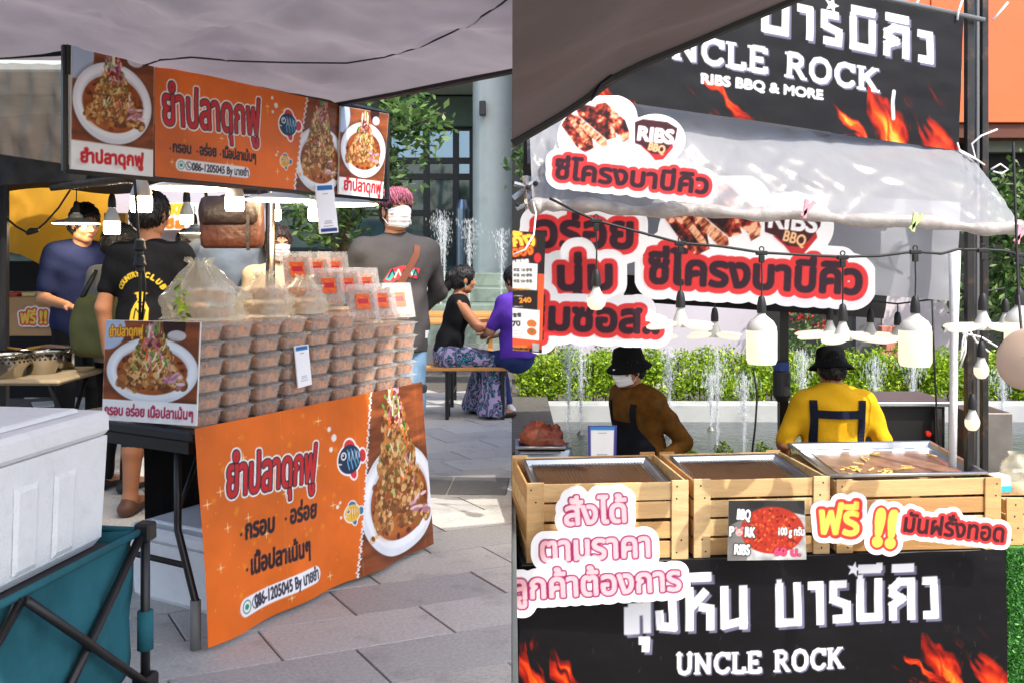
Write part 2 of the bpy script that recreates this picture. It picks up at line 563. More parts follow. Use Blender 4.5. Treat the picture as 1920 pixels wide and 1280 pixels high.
def print_sheet(name, c, corners, m, parent=None, disp=None, keep=None, lift=0.0):
    """corners: bottom-left, bottom-right, top-right, top-left in the scene; the painted grid is laid over them"""
    BL, BR, TR, TL = (np.array(q) for q in corners)
    u = (c.X / c.w)[..., None]; v = (c.Y / c.h)[..., None]
    P = (BL * (1 - u) + BR * u) * (1 - v) + (TL * (1 - u) + TR * u) * v
    nrm = np.cross(BR - BL, TL - BL); nrm = nrm / np.linalg.norm(nrm)
    if disp is not None: P = P + nrm * disp(u[..., 0], v[..., 0])[..., None]
    P = P + nrm * lift
    idx = np.arange(c.nx * c.ny).reshape(c.ny, c.nx)
    Fq = np.stack([idx[:-1, :-1], idx[:-1, 1:], idx[1:, 1:], idx[1:, :-1]], -1)
    if keep is not None:
        kk = keep[:-1, :-1] & keep[:-1, 1:] & keep[1:, 1:] & keep[1:, :-1]
        Fq = Fq[kk]
    else: Fq = Fq.reshape(-1, 4)
    V = P.reshape(-1, 3); Cc = to_col(c)
    if keep is not None:
        used = np.zeros(len(V), bool); used[Fq.ravel()] = True
        re = np.cumsum(used) - 1
        V = V[used]; Cc = Cc[used]; Fq = re[Fq]
    me = meshdata(name, V, Fq, m, True)
    a = me.color_attributes.new('Col', 'FLOAT_COLOR', 'POINT')
    a.data.foreach_set('color', Cc.ravel())
    o = bpy.data.objects.new(name, me)
    return link(o, parent)

def contours(D, step, stepy, level=0.0):
    """closed loops of D == level (D > level inside), in metres"""
    D = np.pad(D - level, 1, constant_values=-1.0)
    ny, nx = D.shape
    S = D > 0
    segs = {}
    code = S[:-1, :-1] * 1 + S[:-1, 1:] * 2 + S[1:, 1:] * 4 + S[1:, :-1] * 8
    js, is_ = np.nonzero((code > 0) & (code < 15))
    def pt(j, i, e):
        if e == 0: a, b, p, q = D[j, i], D[j, i + 1], (i, j), (i + 1, j)
        elif e == 1: a, b, p, q = D[j, i + 1], D[j + 1, i + 1], (i + 1, j), (i + 1, j + 1)
        elif e == 2: a, b, p, q = D[j + 1, i], D[j + 1, i + 1], (i, j + 1), (i + 1, j + 1)
        else: a, b, p, q = D[j, i], D[j + 1, i], (i, j), (i, j + 1)
        t = a / (a - b)
        return (p[0] + t * (q[0] - p[0]), p[1] + t * (q[1] - p[1]))
    def key(j, i, e):
        return (j, i, 0) if e == 0 else (j, i + 1, 1) if e == 1 else (j + 1, i, 0) if e == 2 else (j, i, 1)
    TB = {1: [(3, 0)], 2: [(0, 1)], 3: [(3, 1)], 4: [(1, 2)], 5: [(3, 2), (1, 0)], 6: [(0, 2)], 7: [(3, 2)], 8: [(2, 3)],
          9: [(2, 0)], 10: [(0, 3), (2, 1)], 11: [(2, 1)], 12: [(1, 3)], 13: [(1, 0)], 14: [(0, 3)]}
    pos = {}
    for j, i in zip(js, is_):
        for a, b in TB[int(code[j, i])]:
            ka, kb = key(j, i, a), key(j, i, b)
            pos[ka] = pt(j, i, a); pos[kb] = pt(j, i, b)
            segs[ka] = kb
    loops = []
    while segs:
        k, n = segs.popitem()
        L = [k]
        while n in segs and n != k:
            L.append(n); n = segs.pop(n)
        if len(L) > 3:
            loops.append(np.array([((pos[q][0] - 1) * step, (pos[q][1] - 1) * stepy) for q in L]))
    return loops

def board_from(name, loops, thick, M, m, parent=None, tol=2):
    """a flat board cut to the outlines; its front lies at local z = thick"""
    c = bpy.data.curves.new('tmp_cut', 'CURVE'); c.dimensions = '2D'; c.fill_mode = 'BOTH'; c.extrude = thick / 2
    for L in loops:
        Q = (np.roll(L, 1, 0) + 2 * L + np.roll(L, -1, 0)) / 4
        Q = Q[::tol] if len(Q) > 24 else Q
        sp = c.splines.new('POLY'); sp.points.add(len(Q) - 1)
        sp.points.foreach_set('co', np.concatenate([Q, np.zeros((len(Q), 1)), np.ones((len(Q), 1))], 1).ravel())
        sp.use_cyclic_u = True
    o = bpy.data.objects.new('tmp_cut', c); COL.objects.link(o)
    me = bpy.data.meshes.new_from_object(o.evaluated_get(bpy.context.evaluated_depsgraph_get()))
    bpy.data.objects.remove(o); bpy.data.curves.remove(c)
    me.name = name
    me.transform(Matrix.Translation((0, 0, thick / 2)))
    me.transform(M)
    me.materials.clear(); me.materials.append(m)
    ob = bpy.data.objects.new(name, me)
    return link(ob, parent)

class Patch:
    """a flat-ish rectangle in the scene given by the four photo corners and their distances; converts photo pixels to metres on it"""
    def __init__(s, tl, tr, br, bl):
        s.TL, s.TR, s.BR, s.BL = (W(*q) for q in (tl, tr, br, bl))
        s.w = ((s.TR - s.TL).length + (s.BR - s.BL).length) / 2
        s.h = ((s.TL - s.BL).length + (s.TR - s.BR).length) / 2
    def corners(s): return [tuple(q) for q in (s.BL, s.BR, s.TR, s.TL)]
    def at(s, u, v): return (s.BL * (1 - u) + s.BR * u) * (1 - v) + (s.TL * (1 - u) + s.TR * u) * v
    def uv(s, px, py):
        u = v = 0.5
        for _ in range(12):
            e = 1e-3
            p = proj(s.at(u, v)); pu = proj(s.at(u + e, v)); pv = proj(s.at(u, v + e))
            a, b, c_, d = (pu[0] - p[0]) / e, (pv[0] - p[0]) / e, (pu[1] - p[1]) / e, (pv[1] - p[1]) / e
            rx, ry = px - p[0], py - p[1]
            det = a * d - b * c_
            u += (rx * d - b * ry) / det; v += (a * ry - rx * c_) / det
        return u, v
    def m(s, px, py):
        u, v = s.uv(px, py)
        return (u * s.w, v * s.h)
    def px(s, n, px_, py_):
        """how many metres n photo pixels are, here"""
        a = s.m(px_, py_); b = s.m(px_, py_ + n)
        return abs(b[1] - a[1])
# ------------------------------------------------------------------ things painted on the prints
def paint_food(c, cx, cy, rx, ry, seed=1, tall=1.0):
    """a plate of crispy shredded fish with salad, as on the stall's photographs; rx, ry: the plate's radii"""
    g = random.Random(seed)
    U = lambda a, b: g.uniform(a, b)
    c.ell(cx, cy - .03 * ry, rx * 1.03, ry * 1.05, (70, 40, 24), a=0.55, soft=rx * .12)
    c.ell(cx, cy, rx, ry, (222, 228, 238))
    c.ell(cx + .02 * rx, cy + .03 * ry, rx * .93, ry * .90, (240, 243, 248), soft=rx * .03)
    c.ell(cx, cy + .02 * ry, rx * .80, ry * .74, (205, 212, 224), soft=rx * .02)
    c.ell(cx, cy - .02 * ry, rx * .77, ry * .70, (150, 74, 26))
    c.ell(cx - .1 * rx, cy - .35 * ry, rx * .55, ry * .3, (196, 110, 44), a=.7, soft=rx * .1)
    for i in range(46):
        a = U(0, 6.28); q = U(.5, .74)
        c.ell(cx + rx * q * math.cos(a), cy + ry * q * .9 * math.sin(a), rx * U(.03, .08), ry * U(.03, .08), g.choice([(96, 40, 16), (120, 56, 20), (70, 26, 14)]), a=.8)
    H = ry * tall
    for i in range(150):                                   # body of the mound
        t = g.random() ** .9
        yy = cy - .50 * ry + t * H * 1.0; xx = cx + U(-1, 1) * rx * (.76 - .56 * t)
        r_ = rx * U(.07, .13)
        c.ell(xx, yy, r_, r_ * U(.6, 1.0), g.choice([(150, 92, 42), (126, 74, 34), (176, 118, 58), (104, 58, 26)]), U(0, 3), a=.9)
    for i in range(520):                                   # crispy fish, a mound
        t = g.random() ** .8
        yy = cy - .52 * ry + t * H * 1.1
        wd = rx * (.82 - .60 * t ** .9)
        xx = cx + U(-1, 1) * wd
        k = g.random()
        col = [(188, 132, 70), (166, 106, 50), (210, 160, 98), (136, 80, 36), (226, 184, 124), (104, 58, 26)][int(k * 6)]
        r_ = rx * U(.022, .062)
        c.ell(xx, yy, r_, r_ * U(.6, 1.3), col, U(0, 3), a=.9)
    for i in range(120):
        t = g.random(); yy = cy - .4 * ry + t * H; wd = rx * (.62 - .46 * t); xx = cx + U(-1, 1) * wd
        c.ell(xx, yy, rx * U(.008, .022), rx * U(.008, .02), g.choice([(244, 214, 160), (84, 42, 18), (60, 28, 14)]), a=.9)
    for i in range(26):                                    # herbs
        t = U(.25, 1.15); yy = cy - .35 * ry + t * H; xx = cx + U(-.5, .5) * rx * (1.1 - .55 * t)
        c.ell(xx, yy, rx * U(.03, .07), rx * U(.015, .03), g.choice([(70, 120, 44), (104, 156, 66), (44, 84, 32), (170, 196, 110)]), U(.4, 2.6))
    for i in range(26):                                    # carrot, cabbage and onion strips
        t = U(.2, 1.2); yy = cy - .3 * ry + t * H; xx = cx + U(-.45, .5) * rx * (1.1 - .6 * t)
        a = U(.9, 2.4); l = rx * U(.10, .24)
        b = U(-.4, .4)
        P = [(xx + l * k * math.cos(a + b * k), yy + l * k * math.sin(a + b * k)) for k in (-.5, -.2, .1, .5)]
        c.stroke(P, rx * U(.011, .02), g.choice([(226, 92, 34), (238, 120, 50), (232, 222, 190), (214, 214, 160), (200, 128, 150)]))
    for i in range(44):                                    # shallots and peanuts on top
        t = U(.78, 1.28); yy = cy - .3 * ry + t * H; xx = cx + U(-.22, .24) * rx * (1.5 - .8 * t)
        c.ell(xx, yy, rx * U(.03, .065), rx * U(.02, .045), g.choice([(120, 34, 40), (150, 60, 74), (176, 104, 130), (96, 26, 28), (206, 160, 178), (138, 48, 44)]), U(0, 3))
    for i in range(9):
        xx = cx + U(.28, .72) * rx; yy = cy + U(-.42, .0) * ry
        c.ell(xx, yy, rx * .10, rx * .03, g.choice([(206, 160, 178), (226, 196, 206), (176, 116, 140)]), U(-.5, .6))
    for i in range(5):
        xx = cx + U(-.14, .14) * rx; yy = cy + H * U(.72, .9)
        c.stroke([(xx, yy), (xx + U(-.05, .05) * rx, yy + .32 * ry)], rx * .018, g.choice([(236, 226, 190), (120, 160, 70), (90, 140, 60)]))

def paint_table(c, x0, y0, x1, y1, seed=3):
    """brown table top behind the plate, with a blue dish and a dark glass"""
    c.rect(x0, y0, x1, y1, (128, 66, 34))
    sl = c.win(x0, y0, x1, y1)
    f = fbm(c.X[sl] * 8, c.Y[sl] * 40, seed, 4)[..., None]
    inside = ((c.X[sl] >= x0) & (c.X[sl] <= x1) & (c.Y[sl] >= y0) & (c.Y[sl] <= y1))[..., None]
    c.A[sl] = np.where(inside, np.clip(c.A[sl] * (0.6 + 0.8 * f), 0, 1), c.A[sl])

def paint_flames(c, x0, y0, w, h, seed=5, n=7):
    """wisps of fire: warped noise, hot low and torn towards the tips"""
    sl = c.win(x0 - w * .15, y0 - .002, x0 + w * 1.15, y0 + h * 1.1)
    if sl is None: return
    u = (c.X[sl] - x0) / w; v = (c.Y[sl] - y0) / h
    k = w / .16
    k = min(1.6, max(.7, k)); wx = (fbm(u * 2.2 * k + seed, v * 1.6, seed, 3) - .5) * 1.3
    uu = u; u = u + .55 * v - .1
    f = fbm((u + wx * .6 * v + .3 * v) * 2.4 * k + seed * 3, v * 1.3 - seed, seed + 7, 4)
    f2 = fbm((u + wx * .5) * 7 * k, v * 3.0 + seed, seed + 3, 4)
    env = np.clip(1 - np.abs(u - .5) * 1.9, 0, 1) ** .6 if w < .5 else np.clip(1 - np.abs(u - .5) * 1.9, 0, 1) ** .3
    t = (f - .50) * 3.6 + (f2 - .5) * 1.0 + .50 - v * .95
    t = np.clip(t, 0, 1.3) * env * np.clip((1.08 - v) * 3, 0, 1)
    stops = [(0, (34, 32, 36)), (.12, (60, 18, 16)), (.35, (150, 26, 16)), (.6, (222, 70, 22)), (.85, (248, 150, 44)), (1.1, (254, 214, 120))]
    col = np.stack([np.interp(t, [q[0] for q in stops], [q[1][i] for q in stops]) for i in range(3)], -1) / 255
    m = np.clip(t * 6 - .3, 0, 1)[..., None]
    c.A[sl] = c.A[sl] * (1 - m) + col * m

def paint_fish(c, cx, cy, s, flip=1, body=(24, 44, 74), fin=(214, 50, 56), stripe=(88, 178, 222), ang=0.0):
    def T(x, y):
        x *= flip
        return (cx + s * (x * math.cos(ang) - y * math.sin(ang)), cy + s * (x * math.sin(ang) + y * math.cos(ang)))
    def el(x, y, rx, ry, col, a=0):
        X, Y = T(x, y); c.ell(X, Y, rx * s, ry * s, col, a * flip + ang)
    parts = [(.05, .62, .42, .34, fin, -.4), (.98, .02, .26, .32, fin, 0), (.2, -.68, .22, .34, fin, .3)]
    for gr, col in ((.10, (255, 255, 255)), (0, None)):
        for x, y, rx, ry, cc, a in parts: el(x, y, rx + gr, ry + gr, col or cc, a)
        el(0, 0, .82 + gr, .72 + gr, col or body)
    for x in (-.12, .14, .40, .62):
        hh = .62 * math.sqrt(max(0.05, 1 - (x / .82) ** 2))
        c.stroke([T(x, hh * .8), T(x + .06, hh * .3), T(x - .04, -hh * .2), T(x + .05, -hh * .8)], .035 * s, stripe)
        c.stroke([T(x + .1, hh * .6), T(x + .13, -hh * .1)], .022 * s, (240, 246, 250))
    el(-.42, .22, .20, .20, (255, 255, 255)); el(-.42, .22, .13, .13, (16, 30, 52)); el(-.46, .26, .05, .05, (255, 255, 255))
    c.stroke([T(-.78, -.12), T(-.6, -.16)], .03 * s, (255, 255, 255))

def paint_stars(c, x0, y0, x1, y1, n, seed, big=.008):
    g = random.Random(seed)
    for i in range(n):
        x, y = g.uniform(x0, x1), g.uniform(y0, y1)
        r_ = big * g.choice([.25, .3, .4, .5, 1.0])
        c.ell(x, y, r_ * .5, r_ * .5, (255, 214, 110), a=.9, soft=r_ * .6)
        if r_ > big * .7:
            for a in (0, math.pi / 2):
                c.stroke([(x - 2 * r_ * math.cos(a), y - 2 * r_ * math.sin(a)), (x + 2 * r_ * math.cos(a), y + 2 * r_ * math.sin(a))], r_ * .12, (255, 240, 200))
    for i in range(n // 4):
        x, y = g.uniform(x0, x1), g.uniform(y0, y1)
        c.ell(x, y, big, big, (255, 176, 30), a=.45, soft=big * 1.5)

def paint_ribs(c, cx, cy, sx, sy, seed=2):
    """three charred, glazed slabs with their pale cut faces"""
    def slab(pts, cut, sd):
        for P, face in ((pts, False), (cut, True)):
            Q = np.array([(cx + x * sx, cy + y * sx) for x, y in P])
            sl = c.win(Q[:, 0].min(), Q[:, 1].min(), Q[:, 0].max(), Q[:, 1].max())
            if sl is None: continue
            n = c.X[sl].shape; st = c.step / 3
            m = raster([Q], c.X[sl][0, 0] - st, c.Y[sl][0, 0] - st, n[1] * 3, n[0] * 3, st).reshape(n[0], 3, n[1], 3).mean((1, 3))[..., None]
            X, Y = c.X[sl] / sx, c.Y[sl] / sx
            f = fbm(X * 7 + sd, Y * 7, sd, 4) if not face else fbm((X + Y) * 4 + sd, (X - Y) * 16, sd, 3)
            g2 = fbm(X * 19, Y * 19 + sd, sd + 5, 3)
            t = np.clip((f - .5) * 2.4 + .5 + (g2 - .5) * .9, 0, 1)
            st_ = [(0, (30, 10, 12)), (.3, (84, 20, 18)), (.55, (150, 42, 26)), (.8, (196, 78, 44)), (1, (246, 186, 150))] if not face else [(0, (110, 40, 28)), (.4, (186, 98, 62)), (.7, (222, 150, 110)), (1, (240, 190, 150))]
            col = np.stack([np.interp(t, [q[0] for q in st_], [q[1][i] for q in st_]) for i in range(3)], -1) / 255
            c.A[sl] = c.A[sl] * (1 - m) + col * m
    slab([(-.05, .52), (.18, .56), (.62, .16), (.72, -.12), (.52, -.22), (.34, -.06), (-.02, .36)], [(.52, -.22), (.72, -.12), (.70, -.26), (.56, -.34)], 11)
    slab([(-.48, .42), (-.30, .52), (-.02, .46), (.36, .02), (.42, -.22), (.22, -.28), (-.42, .26)], [(-.50, .30), (-.42, .24), (.20, -.28), (.22, -.40), (.08, -.44), (-.44, .10)], 4)
    slab([(-.80, .24), (-.66, .34), (-.50, .26), (-.12, -.24), (-.08, -.46), (-.28, -.56), (-.46, -.44), (-.80, .04)], [(-.66, .24), (-.56, .22), (-.16, -.30), (-.12, -.40), (-.22, -.40), (-.60, .10)], 7)

PRINT = mat('printed_vinyl', attr='Col', rough=0.42, spec=0.4, var=0.05, vscale=6, bump=0.05, bscale=30)
PRINT_MATT = mat('printed_board', attr='Col', rough=0.55, spec=0.35, var=0.03, vscale=10)
# ------------------------------------------------------------------ the setting
LOW = -0.90                                              # the paving under the barbecue stall lies one flight of steps lower
M_grout = mat('paving_joint_sand', rgb(92, 88, 82), 0.95, var=0.25, vscale=20)
M_slab = [mat('granite_slab_%d' % i, c_, 0.8, var=0.17, vscale=75, bump=0.3, bscale=160, dark=rgb(110, 104, 96), dscale=2.2 + i, damt=0.45)
          for i, c_ in enumerate([rgb(184, 182, 178), rgb(176, 174, 171), rgb(190, 188, 183), rgb(166, 165, 163), rgb(186, 182, 176)])]
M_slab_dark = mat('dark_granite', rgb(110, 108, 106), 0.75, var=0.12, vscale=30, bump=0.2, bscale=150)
M_concrete = mat('concrete', rgb(150, 154, 148), 0.85, var=0.15, vscale=4, bump=0.2, bscale=30, dark=rgb(84, 96, 84), dscale=2, damt=0.6)
M_conc_pale = mat('pale_concrete', rgb(190, 196, 190), 0.8, var=0.08, vscale=3, dark=rgb(130, 140, 132), dscale=1.5, damt=0.5)
M_white_wall = mat('white_wall_paint', rgb(186, 180, 188), 0.8, var=0.05, vscale=2)
M_black = mat('black_paint', rgb(24, 24, 26), 0.45)
M_blackmetal = mat('black_powder_coat', rgb(30, 30, 32), 0.4, var=0.15, vscale=30)

g_ = MB().box((-80, -30, LOW - .3), (80, 90, LOW)).build('ground', mat('lower_paving', rgb(128, 124, 118), 0.85, var=0.15, vscale=3))
tag(g_, kind='structure')
plaza = MB().box((-70, -25, LOW + .002), (0, 60, -0.012))
plaza.box((0.0, 9.15, LOW + .002), (70, 60, -0.145))
plaza.box((0.0005, 6.5, LOW + .003), (.33, 9.14, -0.001))
plaza = plaza.build('pavement', M_grout); tag(plaza, kind='structure')
# paving slabs, rows running away to the right
ra, rb = R(67), R(-31)
ea = Vector((math.sin(ra), math.cos(ra), 0)); eb = Vector((math.sin(rb), math.cos(rb), 0))
TL_, TW_, JT = 0.60, 0.30, 0.007
def slab_data(k, l):
    g = random.Random(k * 7 + 3)
    h = 0.010
    q = [ea * JT / 2 + eb * JT / 2, ea * (l - JT / 2) + eb * JT / 2, ea * (l - JT / 2) + eb * (TW_ - JT / 2), ea * JT / 2 + eb * (TW_ - JT / 2)]
    c_ = sum(q, Vector()) / 4
    V = [Vector((p.x, p.y, -0.012)) for p in q] + [Vector((p.x, p.y, -0.003)) for p in q] + [Vector((*(p + (c_ - p).normalized() * .004).xy, 0)) for p in q]
    F = [(8, 9, 10, 11)] + [(i, (i + 1) % 4, 4 + (i + 1) % 4, 4 + i) for i in range(4)] + [(4 + i, 4 + (i + 1) % 4, 8 + (i + 1) % 4, 8 + i) for i in range(4)]
    return meshdata('paving_slab', V, F, M_slab[k])
SD = [slab_data(k, TL_) for k in range(5)]
org = Vector((-.132, 3.74, 0)) - ea * 12 * TL_ - eb * 12 * TW_
n_slab = 0
cand = []
for j in range(-6, 60):
    off = (j % 2) * .5 + ((j * 37) % 5) * .05
    for i in range(-4, 40):
        p = org + ea * (i + off) * TL_ + eb * j * TW_
        c_ = p + ea * TL_ / 2 + eb * TW_ / 2
        if c_.x - .40 > 0 or c_.y < 2.6 or c_.y > 9.4: continue
        x, y = proj(c_)
        if x < 90 or y > 1400: continue
        cand.append((c_.y, p, i, j))
cand.sort(key=lambda q: q[0])
for k, (_, p, i, j) in enumerate(cand):
    d_ = SD[(i * 3 + j * 5 + (i * j) % 3) % 5]
    zz = rnd.uniform(-.0012, .0012)
    if k >= 300: continue
    xm = max((p + q).x for q in (ea * TL_, ea * TL_ + eb * TW_, eb * TW_))
    if xm < -.002: inst('paving_slab', d_, plaza, (p.x, p.y, zz)); continue
    poly = [p + ea * JT / 2 + eb * JT / 2, p + ea * (TL_ - JT / 2) + eb * JT / 2, p + ea * (TL_ - JT / 2) + eb * (TW_ - JT / 2), p + ea * JT / 2 + eb * (TW_ - JT / 2)]
    out = []
    for a, b in zip(poly, poly[1:] + poly[:1]):
        if a.x <= -.002: out.append(a)
        if (a.x + .002) * (b.x + .002) < 0: out.append(a + (b - a) * ((-.002 - a.x) / (b.x - a.x)))
    if len(out) >= 3:
        MB().prism([(q.x, q.y) for q in out], -.012, zz).build('paving_slab', M_slab[(i + j) % 5], plaza)
# dark band of stone across the paving
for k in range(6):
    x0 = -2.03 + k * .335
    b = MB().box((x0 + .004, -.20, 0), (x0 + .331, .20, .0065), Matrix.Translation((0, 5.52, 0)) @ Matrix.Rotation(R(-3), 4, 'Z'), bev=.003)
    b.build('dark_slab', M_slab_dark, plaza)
# low wall that holds the upper level, and steps beside it
w_ = MB().box((0.001, -6, LOW), (0.02, 9.1, -0.03)).build('retaining_wall', M_concrete); tag(w_, kind='structure')

# ---- building with dark glass behind the left stall
BD = 16.0
bld = empty('glass_building', (-4, BD, 0), 0, 'dark glass-fronted building with a pale concrete slab and round column', 'building')
def bput(o):
    o.parent = bld; o.matrix_parent_inverse = Matrix.Translation(bld.location).inverted(); return o
M_glass = mat('dark_window_glass', rgb(58, 86, 88), 0.05, spec=1.0, var=0.6, vscale=1.6)  # colour blotches stand in for reflections in the panes
M_glass2 = mat('sky_window_glass', rgb(150, 180, 205), 0.06, spec=1.0, metal=0.35)  # pale blue tint paints the sky's reflection into the upper panes
M_mull = mat('mullion_black', rgb(22, 26, 28), 0.4)
bput(MB().box((-14, BD + .6, 0), (14, BD + 1.0, 9.5)).build('inner_wall', mat('deep_interior', rgb(34, 44, 44), 0.8)))
slab = MB().box((-14, BD - 2.2, W(0, 182, BD).z), (.55, BD + .5, W(0, 128, BD).z), bev=.03)
bput(slab.build('concrete_slab', M_conc_pale))
bput(MB().box((-14, BD - .25, W(0, 240, BD).z), (14, BD + .4, W(0, 186, BD).z)).build('beam', mat('grey_green_concrete', rgb(112, 132, 126), 0.85, var=.1)))  # plain grey-green concrete colour
xs = [-12.9, -11.2, -9.5, -7.8, -6.1, -4.4, W(728, 0, BD).x, W(800, 0, BD).x, W(855, 0, BD).x, W(886, 0, BD).x, .4, 2.2, 4.0, 5.8, 7.6]
zs = [0.0, W(0, 470, BD).z, W(0, 400, BD).z, W(0, 332, BD).z, W(0, 302, BD).z, W(0, 240, BD).z]
for i in range(len(xs) - 1):
    for j in range(len(zs) - 1):
        if xs[i + 1] - xs[i] < .05: continue
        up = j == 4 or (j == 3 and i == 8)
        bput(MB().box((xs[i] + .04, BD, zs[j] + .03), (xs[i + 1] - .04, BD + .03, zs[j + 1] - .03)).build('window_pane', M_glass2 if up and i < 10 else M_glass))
for x in xs: bput(MB().box((x - .05, BD - .06, 0), (x + .05, BD + .08, zs[-1])).build('mullion', M_mull))
for z in zs[1:]: bput(MB().box((-13, BD - .05, z - .05), (9, BD + .07, z + .05)).build('transom', M_mull))
cx_ = W(925, 0, 14).x
col_ = MB().lathe([(.36, 0), (.36, 5.2)], 40, Matrix.Translation((cx_ + .06, 14, 0)))
bput(shade_auto(col_.build('column', M_conc_pale)))
bput(MB().box((cx_ - .19, 13.55, W(0, 217, 13.6).z), (cx_ - .10, 13.68, W(0, 190, 13.6).z), bev=.01).build('wall_lamp', M_black))
bput(MB().lathe([(.09, 0), (.11, .1), (.11, W(0, 380, 15).z - .1), (.07, W(0, 375, 15).z)], 16, Matrix.Translation((W(868, 0, 15).x, 15, 0))).build('steel_pipe', mat('steel_blue', rgb(150, 165, 180), .25, metal=.9)))
# dim furniture on the terrace
for (px_, py_) in ((655, 455), (690, 452), (480, 470)):
    ch = empty('terrace_chair', (W(px_, 0, 14).x, 14, 0), .3, 'grey slatted terrace chair %s' % ('left of the column by the glass' if px_ == 655 else 'nearest the pink-haired man' if px_ == 690 else 'behind the tent pole'), 'chair')
    mm = mat('chair_grey', rgb(120, 126, 130), .5)
    for k in range(3): MB().box((-.25, .22, .62 + k * .12), (.25, .25, .70 + k * .12)).build('back_slat', mm, ch)
    MB().box((-.25, -.25, .43), (.25, .25, .47)).build('seat', mm, ch)
    for sx in (-.22, .22):
        for sy in (-.22, .22): MB().box((sx - .02, sy - .02, 0), (sx + .02, sy + .02, .43)).build('leg', M_black, ch)

# ---- stepped fountain behind the benches
fs = empty('fountain_steps', (-1, 11.5, 0), 0, 'stepped grey-green stone fountain edge behind the benches', 'fountain')
def fput(o):
    o.parent = fs; o.matrix_parent_inverse = Matrix.Translation(fs.location).inverted(); return o
M_wet = mat('wet_stone', rgb(126, 140, 128), .35, var=.2, vscale=5, dark=rgb(64, 78, 68), dscale=3, damt=.7, bump=.2, bscale=12)
x0 = -3.2
for k, (ya, yb, z0, z1) in enumerate(((11.2, 14.5, 0, .60), (11.7, 14.5, .6, .72), (12.3, 14.5, .72, .90), (13.0, 14.5, .90, 1.08))):
    for s in range(3):
        xa = x0 + s * 1.08; fput(MB().box((xa + .003, ya, z0 + .002), (xa + 1.077, yb - k * .01, z1), bev=.008).build('step_stone', M_wet))
fput(MB().box((x0 - .01, 11.16, 0), (.05, 11.20, .3)).build('plinth', M_concrete))

# ---- pool, hedge and wall behind the barbecue stall
pool = empty('fountain_pool', (3, 7.8, LOW), 0, 'shallow grey pool with a low rim behind the barbecue stall', 'pool')
def pput(o):
    o.parent = pool; o.matrix_parent_inverse = Matrix.Translation(pool.location).inverted(); return o
M_rim = mat('pool_rim', rgb(176, 178, 176), .7, var=.1, vscale=4, dark=rgb(110, 116, 110), dscale=3, damt=.5)
pput(MB().box((.332, 6.55, LOW), (7, 6.75, -.17)).build('front_wall', M_rim))
pput(MB().box((.332, 6.752, LOW), (7, 8.70, -.24)).build('pool_floor', mat('pool_floor', rgb(96, 98, 98), .8, var=.3, vscale=3)))
pput(MB().box((.332, 8.702, LOW), (7, 9.0, -.035)).build('rim', M_rim))
M_water = mat('pool_water', rgb(96, 102, 104), .06, spec=.8, alpha=.75, bump=.9, bscale=14)
pput(MB().box((.334, 6.754, -.238), (6.99, 8.698, -.18)).build('water', M_water))
# leaves ------------------------------------------------------------
def leaf_mesh(name, pts, size, cols, seed, m, parent=None, up=.4):
    g = np.random.RandomState(seed)
    n = len(pts); P = np.asarray(pts, float)
    d = g.normal(size=(n, 3)); d[:, 2] += up; d /= np.linalg.norm(d, axis=1)[:, None]
    a = np.cross(d, g.normal(size=(n, 3))); a /= np.linalg.norm(a, axis=1)[:, None]
    b = np.cross(d, a)
    s = size * g.uniform(.6, 1.3, (n, 1))
    V = np.stack([P - a * s, P + b * s * .45 + d * s * .08, P + a * s, P - b * s * .45 + d * s * .08], 1).reshape(-1, 3)
    F = np.arange(n * 4).reshape(n, 4)
    me = meshdata(name, V, F, m)
    c_ = np.asarray(cols)[g.randint(0, len(cols), n)] * g.uniform(.7, 1.25, (n, 1))
    c_ = np.repeat(np.concatenate([c_, np.ones((n, 1))], 1), 4, 0).astype(np.float32)
    at = me.color_attributes.new('Col', 'FLOAT_COLOR', 'POINT'); at.data.foreach_set('color', c_.ravel())
    o = bpy.data.objects.new(name, me)
    return link(o, parent)
M_leaf = mat('leaf', attr='Col', rough=.5, translucent=.4)
M_bark = mat('bark', rgb(92, 78, 62), .9, var=.3, vscale=20, bump=.5, bscale=40)
LIME = [lin(np.array(c) / 255) for c in ((168, 198, 40), (146, 180, 34), (190, 214, 66), (116, 150, 30), (84, 116, 26))]
GREEN = [lin(np.array(c) / 255) for c in ((92, 128, 60), (72, 108, 46), (120, 150, 84), (54, 84, 36), (140, 164, 100))]
g = np.random.RandomState(4)
hedge = empty('hedge', (3, 9.3, 0), 0, 'clipped bright lime-green hedge behind the fountain pool', 'hedge')
NB = 620
bc = np.stack([g.uniform(.04, 7, NB), g.uniform(9.03, 9.5, NB), g.uniform(.0, .36, NB)], 1)
top = .40 + .05 * np.sin(bc[:, 0] * 2.3) + g.uniform(-.03, .03, NB)
pts = []
for c_ in bc:
    n = 130; q = g.normal(size=(n, 3)); q /= np.linalg.norm(q, axis=1)[:, None]
    pts.append(c_ + q * g.uniform(.05, .12, (n, 1)))
pts = np.concatenate(pts)
pts = pts[(pts[:, 0] > .03) & (pts[:, 2] < .47) & (pts[:, 1] > 9.0)]
lf = leaf_mesh('foliage', pts, .020, LIME, 9, M_leaf)
lf.parent = hedge; lf.matrix_parent_inverse = Matrix.Translation(hedge.location).inverted()
st = MB()
for k in range(60):
    x = .1 + k * .115; st.tube([(x, 9.32, -.14), (x + rnd.uniform(-.05, .05), 9.3 + rnd.uniform(-.1, .1), .3)], .008, 5)
st = st.build('stems', M_bark); st.parent = hedge; st.matrix_parent_inverse = lf.matrix_parent_inverse
tag(st, kind='stuff')
